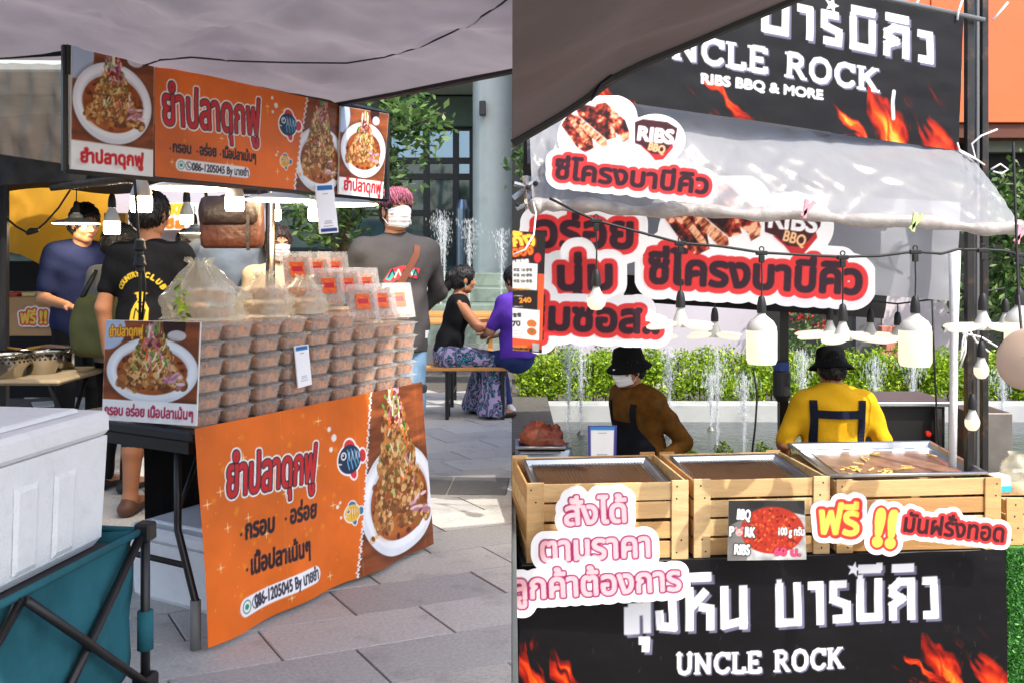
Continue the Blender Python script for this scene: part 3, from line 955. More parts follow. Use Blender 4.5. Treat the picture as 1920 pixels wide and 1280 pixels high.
# thin flower bed in front of the pool, half hidden by the crates
fbed = empty('low_plants', (1.7, 6.4, LOW), 0, 'low light-green plants in front of the pool between the two cooks', 'plants')
q = g.uniform(0, 1, (2600, 3)); hh = .09 + .16 * (np.sin(q[:, 0] * 23) * .5 + .5) ** 3
pp = np.stack([1.10 + q[:, 0] * .95, 6.30 + q[:, 1] * .22, W(0, 872, 6.4).z + q[:, 2] * hh * .6], 1)
lf = leaf_mesh('foliage', pp - np.array(fbed.location), .018, LIME, 19, M_leaf, fbed)
MB().box((1.05, 6.28, LOW), (2.1, 6.52, W(0, 872, 6.4).z - .01), Matrix.Translation(-Vector(fbed.location))).build('planter', M_concrete, fbed)
# white wall, dark bay and neighbours behind the hedge
ww = tag(MB().box((.35, 10.6, -.14), (2.72, 10.75, 1.02)).build('white_wall', M_white_wall), 'low white garden wall behind the hedge, left of the yellow-shirted cook', 'wall')
ww2 = tag(MB().box((W(1605, 0, 10.8).x, 10.8, -.14), (W(1652, 0, 10.8).x, 10.95, 1.3)).build('gate_pillar', mat('grey_pillar', rgb(96, 96, 98), .7)), 'grey gate pillar right of the black bucket hat', 'pillar')
ww3 = tag(MB().box((W(1654, 0, 10.9).x, 10.9, -.14), (W(1795, 0, 10.9).x, 11.05, .95)).build('pale_gate_wall', mat('pinkish_wall', rgb(212, 202, 204), .8, var=.1)), 'pale wall section behind the hedge near the white pole', 'wall')
bkw = empty('brick_planter', (W(1690, 0, 10.6).x, 10.6, -.14), 0, 'small terracotta brick planter behind the hedge', 'planter')
for r_ in range(5):
    for k in range(4):
        MB().box((-.24 + k * .13 + (r_ % 2) * .05, -.06, r_ * .14), (-.12 + k * .13 + (r_ % 2) * .05, .06, r_ * .14 + .125), bev=.006).build('brick', mat('terracotta', rgb(196, 124, 104), .85, var=.15), bkw)
fl = empty('flowering_shrub', (W(1500, 0, 10.2).x, 10.2, -.14), 0, 'shrub with red flowers behind the yellow-shirted cook', 'shrub')
q = g.normal(size=(900, 3)) * np.array([.16, .14, .30]) + np.array([0, 0, .55])
leaf_mesh('foliage', q, .03, GREEN, 3, M_leaf, fl)
q = g.normal(size=(140, 3)) * np.array([.14, .12, .10]) + np.array([.02, -.1, .92])
leaf_mesh('flowers', q, .03, [lin(np.array([210, 40, 40]) / 255)], 5, M_leaf, fl)['kind'] = 'stuff'
MB().tube([(0, 0, 0), (.02, 0, .5)], .015, 6).build('stem', M_bark, fl)
# dark shelter with an orange fascia on the far right
sh = empty('orange_roofed_building', (5, 13, 0), 0, 'dark building with a bright orange fascia at the top right', 'building')
def sput(o):
    o.parent = sh; o.matrix_parent_inverse = Matrix.Translation(sh.location).inverted(); return o
M_or = mat('orange_panel', rgb(226, 104, 52), .5, var=.06, vscale=1)
xr = W(1690, 0, 13).x
for k in range(4):
    xa = W(1560, 0, 12.6).x + k * 1.25
    sput(MB().box((xa + .006, 12.5, 3.05 - .0 * k), (xa + 1.244, 12.7, 5.2), bev=.01).build('fascia_panel', M_or))
sput(MB().box((W(1560, 0, 12.6).x, 12.55, 2.86), (12, 13.2, 3.04)).build('soffit', mat('soffit_brown', rgb(96, 50, 34), .7)))
sput(MB().box((0.0, 13.2, -.14), (12, 13.3, 6)).build('dark_wall', mat('dark_bay', rgb(26, 28, 28), .8)))
sput(MB().box((W(1850, 0, 12.9).x, 12.9, W(0, 285, 12.9).z), (W(1925, 0, 12.9).x + .6, 13.1, W(0, 218, 12.9).z)).build('grey_panel', mat('grey_green_panel', rgb(126, 134, 122), .7)))
sput(MB().tube([W(1850, 212, 12.8), W(1910, 222, 12.8)], .035, 8).build('strip_lamp', mat('lamp_white', rgb(230, 230, 226), .5)))
for k, (px_, py_, dd, rr, sd) in enumerate(((1905, 400, 10.0, .42, 2), (1880, 540, 10.1, .45, 8), (1030, 300, 9.8, .3, 12))):
    t = empty('garden_tree', (W(px_, 0, dd).x, dd, -.14), 0, ['young green tree at the far right edge above the clear awning', 'green bush behind the right-hand tent pole', 'dark green tree behind the clear awning corner'][k], 'tree')
    zc = W(px_, py_, dd).z + .14
    q = g.normal(size=(1500, 3)) * rr * .5 + np.array([0, 0, zc])
    leaf_mesh('crown', q, .05, GREEN, sd, M_leaf, t)
    MB().tube([(0, 0, 0), (.03, 0, zc * .5), (0, 0, zc)], [.05, .035, .015], 7).build('trunk', M_bark, t)

# ---- tree between the left stall and the building
tr = empty('plaza_tree', (W(640, 0, 9.6).x, 9.6, 0), 0, 'tree with broad light-green leaves beside the orange hanging banner', 'tree')
o0 = Vector(tr.location)
tk = MB().tube([(0, 0, 0), (.03, .02, 1.2), (.0, 0, 2.2), (.1, 0, 3.4)], [.09, .075, .06, .035], 10)
tips = []
br = MB()
for (px_, py_, dd) in ((835, 212, 8.6), (800, 262, 8.7), (760, 225, 8.8), (735, 300, 8.9), (705, 250, 8.8), (790, 190, 9.4), (745, 180, 9.2), (740, 350, 9.0), (700, 330, 9), (660, 400, 9.2), (600, 410, 9.2), (560, 390, 9.0), (640, 130, 9.2), (560, 200, 9.3), (470, 320, 9.5)):
    e_ = W(px_, py_, dd) - o0
    s_ = Vector((0, 0, max(1.2, min(2.6, e_.z - .5))))
    mid = (s_ + e_) / 2 + Vector((0, 0, .12))
    br.tube([s_, mid, e_], [.028, .016, .005], 6)
    tips.append((mid, e_))
tk.build('trunk', M_bark, tr, True); br.build('limbs', M_bark, tr, True)
pp = []
gg = np.random.RandomState(12)
for a, b in tips:
    a, b = np.array(a), np.array(b)
    for k in range(9):
        c_ = a + (b - a) * gg.uniform(.25, 1.05) + gg.normal(size=3) * .09
        n = 18
        pp.append(c_ + gg.normal(size=(n, 3)) * .075)
leaf_mesh('crown', np.concatenate(pp), .050, GREEN, 6, M_leaf, tr, up=1.2)

# ---- water jets
M_jet = mat('fountain_spray', (0.86, 0.90, 0.92), .1, alpha=.16, spec=.9)
def jet(base, top, r0, seed, label, n=420, plume=1.0):
    g = np.random.RandomState(seed)
    o = empty('fountain_jet', base, 0, label, 'water jet')
    h = top
    ico = np.array([(1, 0, 0), (-1, 0, 0), (0, 1, 0), (0, -1, 0), (0, 0, 1.6), (0, 0, -1.6)], float)
    IF = np.array([(4, 0, 2), (4, 2, 1), (4, 1, 3), (4, 3, 0), (5, 2, 0), (5, 1, 2), (5, 3, 1), (5, 0, 3)])
    t = g.beta(2.2, 1.3, n); t = np.clip(t, 0, 1)
    rad = r0 * (.35 + 2.6 * plume * np.clip(t - .45, 0, 1)) * np.abs(g.normal(size=n))
    a = g.uniform(0, 6.28, n)
    P = np.stack([rad * np.cos(a), rad * np.sin(a), t * h + g.normal(size=n) * .01], 1)
    s = g.uniform(.0015, .0052, n)[:, None, None] * (1 + t[:, None, None] * .5)
    V = (P[:, None, :] + ico[None] * np.array([1, 1, 2.6]) * s).reshape(-1, 3)
    Fc = (IF[None] + (np.arange(n) * 6)[:, None, None]).reshape(-1, 3)
    mobj('droplets', V, Fc, M_jet, o, True)['kind'] = 'stuff'
    MB().tube([(0, 0, -.02), (.004, 0, h * .4), (0, .003, h * .8), (.003, 0, h * .97)], [r0 * .28, r0 * .25, r0 * .3, r0 * .1], 8).build('water_column', M_jet, o, True)
    MB().lathe([(.03, -.05), (.035, 0), (.012, .03)], 12).build('nozzle', mat('nozzle', rgb(120, 120, 110), .5, metal=.5), o)
    return o
for k, (px_, yb, yt, dd, lab) in enumerate((
        (826, 560, 395, 11.9, 'tall water jet just right of the pink-haired man'), (833, 520, 412, 12.6, 'misty water jet behind the pink-haired man'),
        (880, 545, 410, 11.9, 'slim water jet in front of the column'), (940, 548, 430, 11.9, 'water jet right of the seated woman, near the column'))):
    b = W(px_, yb, dd); b.z = .72 if dd < 12.2 else .9
    jet(b, W(px_, yt, dd).z - b.z, .05, 40 + k, lab, 650)
for k, (px_, yb, yt, dd, lab) in enumerate((
        (1066, 800, 620, 7.6, 'tall water jet between the menu poster and the masked cook'), (1089, 775, 640, 8.1, 'thin water jet just left of the masked cook'),
        (1255, 800, 650, 8.0, 'water jet right behind the masked cook'),
        (1345, 806, 655, 7.5, 'water jet with a nozzle between the two cooks'), (1333, 770, 700, 8.3, 'small jet behind the one between the cooks'),
        (1395, 850, 700, 7.2, 'thin jet near the hanging black cable'), (1505, 780, 655, 8.2, 'bushy jet left of the yellow-shirted cook'),
        (1640, 790, 668, 8.2, 'bushy jet right of the yellow-shirted cook'), (1712, 790, 662, 8.2, 'bushy jet above the grill'),
        (1880, 830, 690, 7.8, 'jet at the far right beyond the tent pole'), (1840, 790, 690, 8.3, 'faint jet behind the right tent pole'))):
    b = W(px_, yb, dd); b.z = -.18
    jet(b, max(.25, W(px_, yt, dd).z + .18), .042, 60 + k, lab, 520, 1.3 if 'bushy' in lab else .8)

# ------------------------------------------------------------------ left stall: crispy catfish salad
UX = Vector((0.5, 0.866, 0)); NB_ = Vector((-0.866, 0.5, 0))         # along the table, and away from the customer
def along(x, x0, d0):
    k = (x - 960) / FPX
    s = (-x0 + d0 * k) / (.5 - .866 * k)
    return d0 + .866 * s
dT = lambda x: along(x, -1.057, 3.226)                               # distance of the table's front edge seen at photo column x
dU = lambda x: along(x, -1.46, 3.19)                                 # the same for the hanging banner
RED, BLK, WHT = (206, 36, 44), (30, 26, 34), (250, 250, 250)

# tent roof over the stall ------------------------------------------
M_canopy = mat('tent_cloth', rgb(142, 134, 139), .8, var=.18, vscale=1.8, translucent=.40, bump=.9, bscale=5)
nxg, nyg = 90, 90
def roof_far(X):
    if X > -.83: return 4.4 - (X + .83) * (.7 / .83)
    return max(4.4 + (X + .83) * 1.732, 3.34 + (X + 1.5) * .15)
V = []
for i in range(nxg):
    X = 0.012 - 3.2 * (i / (nxg - 1)) ** 1.2
    yf = roof_far(X)
    for j in range(nyg):
        Y = yf - (yf - 1.0) * (j / (nyg - 1)) ** 1.15
        e = min(1, (yf - Y) / .5)
        z = 2.035 + .02 * X + .10 * (1 - math.exp(-(yf - Y) * 1.1))
        fo = math.sin((X * 1.0 + Y * .55) * 9 + 2 * math.sin(X * 2.1)) * .026 + math.sin((X * .8 - Y * 1.1) * 5.3) * .024
        fo += (float(fbm(X * 3 + 9, Y * 3 + 4, 5, 4)) - .5) * .14 + (.5 - abs(float(fbm(X * 2.6 + Y * .9, Y * 1.1 - X * .5, 21, 3)) - .5) * 4) * .030 + math.sin((X * 1.3 + Y) * 16 + 3 * math.sin(Y * 2)) * .010 * float(fbm(X * 2, Y * 2, 3, 2))
        q_ = min(1, max(0, (yf - Y - .45) / .3)); q_ = q_ * q_ * (3 - 2 * q_)  # unseen flap over the tarpaulin, shaped to stop sun coming through the gap
        V.append((X + .34 * q_ * max(0, 1 - i / 12), Y, z + fo * e + max(0, X + .5) * .02))
F = [(i * nyg + j, (i + 1) * nyg + j, (i + 1) * nyg + j + 1, i * nyg + j + 1) for i in range(nxg - 1) for j in range(nyg - 1)]
roof = empty('stall_canopy', (-2, 3, 0), 0, 'sagging grey-lilac tent roof over the catfish salad stall', 'canopy')
def into(o, p):
    o.parent = p; o.matrix_parent_inverse = Matrix.Translation(p.location).inverted(); return o
into(mobj('roof_cloth', V, F, M_canopy, None, True), roof)
ed = [Vector(V[i * nyg]) for i in range(nxg) if V[i * nyg][0] > -.86]
into(MB().tube([p + Vector((0, 0, -.006)) for p in ed], .014, 6).build('edge_binding', M_black), roof)
def zroof(X, Y):
    i = min(range(nxg), key=lambda q: abs(V[q * nyg][0] - X)); yf = roof_far(V[i * nyg][0])
    j = min(range(nyg), key=lambda q: abs(V[i * nyg + q][1] - Y))
    return V[i * nyg + j][2]
rb_ = BVHTree.FromPolygons([Vector(v) for v in V], F)
sm = []
for px_, py_ in ((262, 126), (300, 113), (360, 108), (440, 115), (540, 118), (650, 119), (720, 108), (790, 88), (850, 60), (905, 30), (940, 8), (952, -2)):
    h, nn, _, _ = rb_.ray_cast(Vector((0, 0, CAMZ)), (W(px_, py_, 1) - Vector((0, 0, CAMZ))).normalized())
    if h: sm.append(h - (h - Vector((0, 0, CAMZ))).normalized() * .008)
into(MB().tube(sm, .0035, 5).build('seam', M_black), roof)
# posts of the tent
M_chrome = mat('chrome_pole', rgb(120, 110, 100), .25, metal=.9)
pole = tag(MB().tube([(W(507, 0, 4.75).x, 4.75, 0), (W(507, 0, 4.75).x, 4.75, 2.03)], .024, 12).build('tent_pole', M_chrome, None, True), 'shiny dark metal tent pole rising behind the food boxes', 'pole')
tp2 = tag(MB().box((-.02, -.02, 0), (.02, .02, 2.0)).build('tent_post', M_blackmetal, None, loc=(W(8, 0, 5.6).x, 5.6, 0)), 'black tent post at the far left edge of the picture', 'post')

# hanging banners ----------------------------------------------------
def txt(c, P, s, a, b, size, layers):
    pa, pb = P.m(*a), P.m(*b)
    c.text(s, pa, pb, P.px(size, (a[0] + b[0]) / 2, (a[1] + b[1]) / 2 - size / 2), layers)
def wave(ax, ay, amp, seed=0):
    return lambda u, v: amp * (np.sin(u * ax + seed) * .5 + np.sin(v * ay + u * 2 + seed) * .3 + (fbm(u * 5 + seed, v * 3, seed, 3) - .5) * 1.6)
# frame behind the banners
fr = empty('steel_gantry', W(135, 200, dU(135)), 0, 'black steel frame that carries the hanging catfish banners', 'frame')
a_, b_ = W(132, 80, dU(132)) + NB_ * .03, W(735, 212, dU(735)) + NB_ * .03
bars = [(a_, b_), (W(132, 318, dU(132)) + NB_ * .03, W(735, 374, dU(735)) + NB_ * .03), (a_, W(132, 320, dU(132)) + NB_ * .03), (b_, W(735, 374, dU(735)) + NB_ * .03),
        (W(-60, 108, 3.30), W(130, 98, 3.24)), (W(128, 84, 3.2), W(128, 140, 3.2))]
for p, q in bars: into(MB().tube([p, q], .012, 4).build('bar', M_blackmetal), fr)

def photo_board(name, P, label, plate, seed, tall, strip=None, text=None, ppm=330, top=None):
    c = Canvas(P.w, P.h, ppm, (250, 249, 248))
    x0, y0 = 0, 0
    if strip: y0 = P.m(*strip)[1]
    paint_table(c, 0, y0, P.w, P.h, seed)
    c.ell(*P.m(plate[0] - plate[2] * .95, plate[1] - plate[3] * 1.25), P.px(plate[2] * .5, *plate[:2]), P.px(plate[3] * .6, *plate[:2]), (176, 192, 216))
    c.ell(*P.m(plate[0] + plate[2] * .5, plate[1] - plate[3] * 1.35), P.px(plate[2] * .3, *plate[:2]), P.px(plate[3] * .42, *plate[:2]), (46, 18, 14))
    c.ell(*P.m(plate[0] + plate[2] * .55, plate[1] - plate[3] * 1.05), P.px(plate[2] * .25, *plate[:2]), P.px(plate[3] * .16, *plate[:2]), (206, 200, 204))
    k = (P.m(plate[0] + 20, plate[1])[0] - P.m(plate[0] - 20, plate[1])[0]) / 40
    paint_food(c, *P.m(plate[0], plate[1]), k * plate[2], P.px(plate[3], *plate[:2]), seed, tall)
    if strip:
        c.rect(-.1, -.1, P.w + .1, y0, (246, 246, 246))
        for kx in (.12, .55, .8):
            c.ell(P.w * kx, y0 * .3, .02, .012, (196, 194, 190), a=.5, soft=.01)
    for (s, a, b, size, ly) in text or []: txt(c, P, s, a, b, size, ly)
    c.wear(.05, seed)
    root = empty(name, P.BL, 0, label, 'sign')
    o = print_sheet('photo_print', c, P.corners(), PRINT_MATT, None)
    into(o, root)
    n_ = (P.BR - P.BL).cross(P.TL - P.BL).normalized()
    A4 = [P.BL, P.BR, P.TR, P.TL]
    e_ = .002
    Vb = [q - n_ * e_ for q in A4] + [q - n_ * .008 for q in A4]
    into(mobj('backing_board', Vb, [(0, 1, 2, 3), (7, 6, 5, 4), (0, 4, 5, 1), (1, 5, 6, 2), (2, 6, 7, 3), (3, 7, 4, 0)], mat('foam_board', rgb(236, 236, 232), .7)), root)
    return root
PL = Patch((136, 86, dU(136)), (289, 120, dU(289)), (287, 332, dU(287)), (133, 317, dU(133)))
photo_board('photo_board', PL, 'hanging photo board of a fish salad, left end of the upper banner', (213, 195, 74, 76), 11, 1.15, (210, 272),
            [('ยำปลาดุกฟู', (152, 304), (269, 312), 33, [(.003, RED)])])
PC = Patch((290, 120, dU(290)), (639, 197, dU(639)), (635, 364, dU(635)), (288, 331, dU(288)))
def orange_ground(c, seed):
    c.A[:] = np.array((226, 108, 28)) / 255
    f = fbm(c.X * 4, c.Y * 4, seed, 4)[..., None]
    c.A[:] = np.clip(c.A * (0.86 + .3 * f), 0, 1)
c = Canvas(PC.w, PC.h, 330)
orange_ground(c, 2)
xb = PC.m(577, 183)[0]; xb2 = PC.m(553, 356)[0]
def torn_photo(c, xt, xbm, w, h, seed):
    sub = Canvas(w, h, 1 / c.step)
    paint_table(c, max(0, min(xt, xbm)) - 0, -.1, w + .1, h + .1, seed)
    return
P = PC
# orange left of the tear, photograph right of it
tear = np.interp(c.Y[:, 0], [0, P.h], [xb2, xb]) + .004 * np.sin(c.Y[:, 0] * 260) + .003 * np.sin(c.Y[:, 0] * 611)
keepA = c.A.copy()
paint_table(c, -.1, -.1, P.w + .1, P.h + .1, 5)
k = (P.m(617, 280)[0] - P.m(577, 280)[0]) / 40
paint_food(c, *P.m(600, 300), k * 46, P.px(62, 600, 290), 12, 1.9)
mk = np.clip(.5 - (c.X - tear[:, None]) / c.step, 0, 1)[..., None]
c.A = keepA * mk + c.A * (1 - mk)
mk = np.clip(.5 - (np.abs(c.X - tear[:, None] + .002) - .004) / c.step, 0, 1)[..., None]
c.A = c.A * (1 - mk) + .93 * mk
paint_stars(c, .02, .02, xb2 - .04, P.h - .02, 42, 8, .006)
txt(c, P, 'ยำปลาดุกฟู', (306, 233), (488, 254), 96, [(.0125, WHT), (.0072, BLK), (.0034, (200, 38, 46))])
for s, a, b, sz in (('กรอบ', (323, 285), (357, 289), 27), ('อร่อย', (374, 291), (405, 294), 27), ('เนื้อปลาเน้นๆ', (418, 296), (480, 304), 26)):
    txt(c, P, s, a, b, sz, [(.0022, (30, 22, 30))])
    c.ell(*P.m(a[0] - 5, a[1] - 6), .004, .004, (30, 22, 30))
def pill(c, P, a, b, half):
    A_, B_ = np.array(P.m(*a)), np.array(P.m(*b)); hh = P.px(half, (a[0] + b[0]) / 2, (a[1] + b[1]) / 2)
    c.stroke([A_, B_], hh, (240, 240, 244))
    e_ = (B_ - A_) / np.hypot(*(B_ - A_))
    for kk, cc in ((.15, (30, 120, 96)), (1.75, (40, 40, 60))):
        q = A_ + e_ * hh * kk
        c.ell(*q, hh * .72, hh * .72, cc); c.ell(*q, hh * .60, hh * .60, (240, 240, 244))
    q = A_ + e_ * hh * .15; c.ell(*q, hh * .34, hh * .3, (30, 150, 100))
    q = A_ + e_ * hh * 1.75; c.stroke([q + np.array((-.22, .3)) * hh, q + np.array((-.12, -.12)) * hh, q + np.array((.3, -.24)) * hh], hh * .11, (40, 40, 60))
pill(c, P, (337, 310), (461, 324), 11)
txt(c, P, '086-1205045 By นายยำ', (359, 320), (466, 331), 20, [(.0012, (40, 40, 56))])
paint_fish(c, *P.m(541, 234), P.px(29, 541, 234))
paint_fish(c, *P.m(535, 303), P.px(15, 535, 303), 1, (232, 180, 60), (50, 120, 170), (206, 130, 50))
for (x, y, r_) in ((511, 184, 3.2), (518, 198, 5), (512, 210, 3), (522, 285, 2), (519, 291, 2.5)): c.ell(*P.m(x, y), P.px(r_, x, y), P.px(r_, x, y), (244, 236, 230))
c.wear(.05, 3)
ub = print_sheet('hanging_banner', c, P.corners(), PRINT, None, wave(7, 3, .006, 1))
tag(ub, 'orange hanging banner with red Thai title, fish drawings and phone number', 'banner')
PR = Patch((639, 199, dU(639) - .03), (729, 214, dU(729) - .03), (717, 373, dU(717) - .03), (635, 364, dU(635) - .03))
photo_board('photo_board', PR, 'smaller hanging fish salad photo board, right end of the upper banner', (682, 282, 42, 52), 13, 1.25, (670, 336),
            [('ยำปลาดุกฟู', (645, 356), (714, 364), 31, [(.003, RED)])])

# folding table ------------------------------------------------------
A0 = Vector((-1.057, 3.226, 0))
TM = frame(A0, UX)                                        # x along the front edge, y towards the back, z up
tbl = empty('folding_table', A0, 0, 'black folding table under the stacked food boxes', 'table')
tm = Matrix.Translation(A0).inverted() @ TM
MB().box((-.02, .01, .700), (1.36, .74, .738), tm, bev=.008).build('table_top', mat('black_plastic', rgb(34, 34, 38), .5, var=.1, vscale=20), tbl)
MB().box((-.012, .03, .66), (.012, .72, .699), tm).build('apron_bar', M_blackmetal, tbl)
for (x_, sgn) in ((.03, 1), (1.25, 1)):
    for (y0_, y1_) in ((.13, .02), (.62, .73)):
        MB().tube([tm @ Vector((x_, y0_, .70)), tm @ Vector((x_, y0_, .42)), tm @ Vector((x_ - .005, y0_ * .95 + y1_ * .05, .385)), tm @ Vector((x_ - .02, y1_, .16)), tm @ Vector((x_ - .02, y1_, .0))], .0135, 10).build('leg', M_blackmetal, tbl, True)
        MB().tube([tm @ Vector((x_ - .02, y1_, .165)), tm @ Vector((x_ - .02, y1_, 0.0))], .0185, 10).build('leg_sleeve', mat('grey_sleeve', rgb(120, 122, 122), .6), tbl, True)
    MB().tube([tm @ Vector((x_ - .01, .07, .27)), tm @ Vector((x_ - .01, .68, .27))], .011, 8).build('cross_bar', M_blackmetal, tbl, True)
    MB().tube([tm @ Vector((x_ + .01, .13, .46)), tm @ Vector((x_ + .40, .40, .69))], .009, 8).build('brace', M_blackmetal, tbl, True)
sk_ = MB()  # black cloth added to darken the space under the table
for k in range(24):
    s0, s1 = .36 + k * .042, .36 + (k + 1) * .042
    sk_.add([tm @ Vector((s0, .70 + .012 * math.sin(k * 1.9), .01)), tm @ Vector((s1, .70 + .012 * math.sin((k + 1) * 1.9), .01)), tm @ Vector((s1, .715, .70)), tm @ Vector((s0, .715, .70))], [(0, 1, 2, 3)])
sk_.build('shade_skirt', mat('black_cloth', rgb(18, 18, 20), .9), tbl, True)
# the big banner hanging on the table front
PB = Patch((366, 803, dT(366) - .045), (794, 715, dT(794) - .045), (812, 1018, dT(806) - .045), (387, 1213, dT(387) - .045))
P = PB
c = Canvas(P.w, P.h, 325)
orange_ground(c, 6)
xt, xbm = P.m(697, 735)[0], P.m(671, 1088)[0]
tear = np.interp(c.Y[:, 0], [0, P.h], [xbm, xt]) + .004 * np.sin(c.Y[:, 0] * 190) + .004 * np.sin(c.Y[:, 0] * 433 + 1)
keepA = c.A.copy()
paint_table(c, -.1, -.1, P.w + .1, P.h + .1, 5)
k = (P.m(768, 930)[0] - P.m(728, 930)[0]) / 40
paint_food(c, *P.m(748, 935), k * 72, P.px(104, 748, 930), 21, 2.05)
mk = np.clip(.5 - (c.X - tear[:, None]) / c.step, 0, 1)[..., None]
c.A = keepA * mk + c.A * (1 - mk)
mk = np.clip(.5 - (np.abs(c.X - tear[:, None] + .003) - .005) / c.step, 0, 1)[..., None]
c.A = c.A * (1 - mk) + .94 * mk
paint_stars(c, .02, .03, xbm - .05, P.h - .03, 90, 18, .008)
txt(c, P, 'ยำปลาดุกฟู', (426, 931), (594, 901), 100, [(.0145, WHT), (.0085, BLK), (.0038, (200, 38, 46))])
for s, a, b, sz in (('กรอบ', (461, 1010), (516, 995), 49), ('อร่อย', (546, 981), (597, 969), 46), ('เนื้อปลาเน้นๆ', (472, 1076), (585, 1040), 48)):
    txt(c, P, s, a, b, sz, [(.0035, (34, 24, 36))])
    c.ell(*P.m(a[0] - 9, a[1] - 9), .006, .006, (34, 24, 36))
pill(c, P, (459, 1137), (594, 1077), 17)
txt(c, P, '086-1205045 By นายยำ', (480, 1138), (601, 1084), 33, [(.0016, (40, 40, 56))])
paint_fish(c, *P.m(655, 860), P.px(38, 655, 860))
paint_fish(c, *P.m(660, 961), P.px(23, 660, 961), 1, (236, 190, 80), (50, 120, 170), (206, 130, 50))
for (x, y, r_) in ((617, 804, 5), (626, 820, 7), (621, 842, 5), (640, 942, 3), (636, 950, 4), (642, 970, 3)): c.ell(*P.m(x, y), P.px(r_, x, y), P.px(r_, x, y), (244, 236, 230))
for x_ in (.30, .62, .95):                                 # worn fold lines
    c.stroke([(P.w * x_, 0), (P.w * x_ + .004, P.h)], .0012, (240, 160, 96), .35)
c.wear(.06, 5)
def hang(u, v):
    return .012 * np.sin(u * 9 + 1) * (1 - v) + .010 * np.sin(u * 21 + v * 2) * (1 - v) ** 1.5 + .012 * (fbm(u * 4, v * 2.5, 3, 4) - .5) + .035 * np.clip(u - .9, 0, 1) * 4 * (v - .4) * -1
tb = tag(print_sheet('table_banner', c, P.corners(), PRINT, None, hang), 'large orange banner hanging to the ground from the food box table', 'banner')
# upright photo sign at the near end of the table
PS = Patch((198, 600, 3.22), (375, 604, 3.08), (367, 798, 3.10), (191, 786, 3.24))
photo_board('photo_sign', PS, 'upright photo sign of fish salad at the near end of the food boxes', (284, 695, 86, 62), 15, 1.35, (280, 752),
            [('ยำปลาดุกฟู', (206, 631), (268, 629), 26, [(.004, (120, 40, 20)), (.0015, (250, 190, 50))]),
             ('กรอบ อร่อย เนื้อปลาเน้นๆ', (196, 776), (361, 786), 26, [(.0016, (176, 30, 74))])], ppm=360)

# boxes of shredded fish --------------------------------------------
M_plastic = mat('clear_box_plastic', (.93, .93, .90), .10, alpha=.25, spec=.9)
M_lid = mat('frosted_lid_plastic', (.93, .92, .88), .12, alpha=.12, spec=.9)
M_fish = mat('shredded_fish', rgb(184, 112, 40), .9, var=.65, vscale=34, bump=1.0, bscale=90)
M_stick = mat('orange_sticker', rgb(226, 96, 34), .5, var=.4, vscale=90)
BW, BL_, BH = .128, .168, .056
def tray_data():
    t = MB()
    rings = [(.80, 0), (.84, .003), (.97, BH * .86), (1.05, BH * .88), (1.05, BH * .95)]
    V = []
    for s, z in rings:
        for x, y in ((-1, -.86), (-.86, -1), (.86, -1), (1, -.86), (1, .86), (.86, 1), (-.86, 1), (-1, .86)):
            V.append((x * s * BW / 2, y * (1 - (1 - s) * .75) * BL_ / 2, z))
    F = [tuple(range(7, -1, -1))]
    for r_ in range(len(rings) - 1):
        for k in range(8): F.append((r_ * 8 + k, r_ * 8 + (k + 1) % 8, r_ * 8 + 8 + (k + 1) % 8, r_ * 8 + 8 + k))
    t.add(V, F); return t.data('tray', M_plastic)
def lid_data():
    t = MB().box((-BW * .535, -BL_ * .53, BH * .92), (BW * .535, BL_ * .53, BH * .985), bev=.002)
    t.box((-BW * .46, -BL_ * .46, BH * .985), (BW * .46, BL_ * .46, BH * 1.03), bev=.002)
    return t.data('lid', M_lid)
def food_data(seed):
    g = np.random.RandomState(seed)
    n = 9
    u, v = np.meshgrid(np.linspace(-1, 1, n), np.linspace(-1, 1, n))
    top = BH * (.42 + .45 * g.rand(n, n)) 
    top = np.clip(top, BH * .36, BH * .80)
    V, F = [], []
    for lay in (0, 1):
        for j in range(n):
            for i in range(n):
                z = .004 if lay == 0 else top[j, i]
                s = .80 + .15 * (z / BH)
                jx = min(1.0, .97 + .02 * g.normal())
                V.append((u[j, i] * s * BW / 2 * .95 * jx, v[j, i] * (.87 + .1 * z / BH) * BL_ / 2 * .95 * jx, z))
    for j in range(n - 1):
        for i in range(n - 1):
            a = j * n + i
            F.append((a, a + n, a + n + 1, a + 1)); b = a + n * n; F.append((b, b + 1, b + n + 1, b + n))
    for k in range(n - 1):
        for (p, q) in (((0 * n + k), (0 * n + k + 1)), (((n - 1) * n + k + 1), ((n - 1) * n + k)), ((k + 1) * n, k * n), (k * n + n - 1, (k + 1) * n + n - 1)):
            F.append((p, q, q + n * n, p + n * n))
    return meshdata('shredded_fish', V, F, M_fish, False)
TRAY, LID = tray_data(), lid_data()
FOOD = [food_data(k) for k in range(5)]
STK = MB().box((-.030, -.036, BH * 1.031), (.030, .036, BH * 1.05)).data('sticker', M_stick)
STK2 = MB().box((-.022, -.010, BH * 1.051), (.022, .014, BH * 1.06)).data('sticker_title', mat('red_sticker_ink', rgb(190, 30, 40), .5))
def food_box(M, label, k, sticker=False, group='boxes of shredded fish stacked on the table'):
    o = empty('food_box', (0, 0, 0), 0, label, 'food box', group)
    o.matrix_world = M
    inst('tray', TRAY, o); inst('lid', LID, o); inst('shredded_fish', FOOD[k % 5], o)
    if sticker: s = inst('sticker', STK, o); inst('sticker_title', STK2, s)
    return o
ORD = ['first', 'second', 'third', 'fourth', 'fifth', 'sixth', 'seventh', 'eighth', 'ninth']
ROWW = ['bottom row', 'second row up', 'third row up', 'fourth row up', 'fifth row up', 'top row']
PITCH = .1435
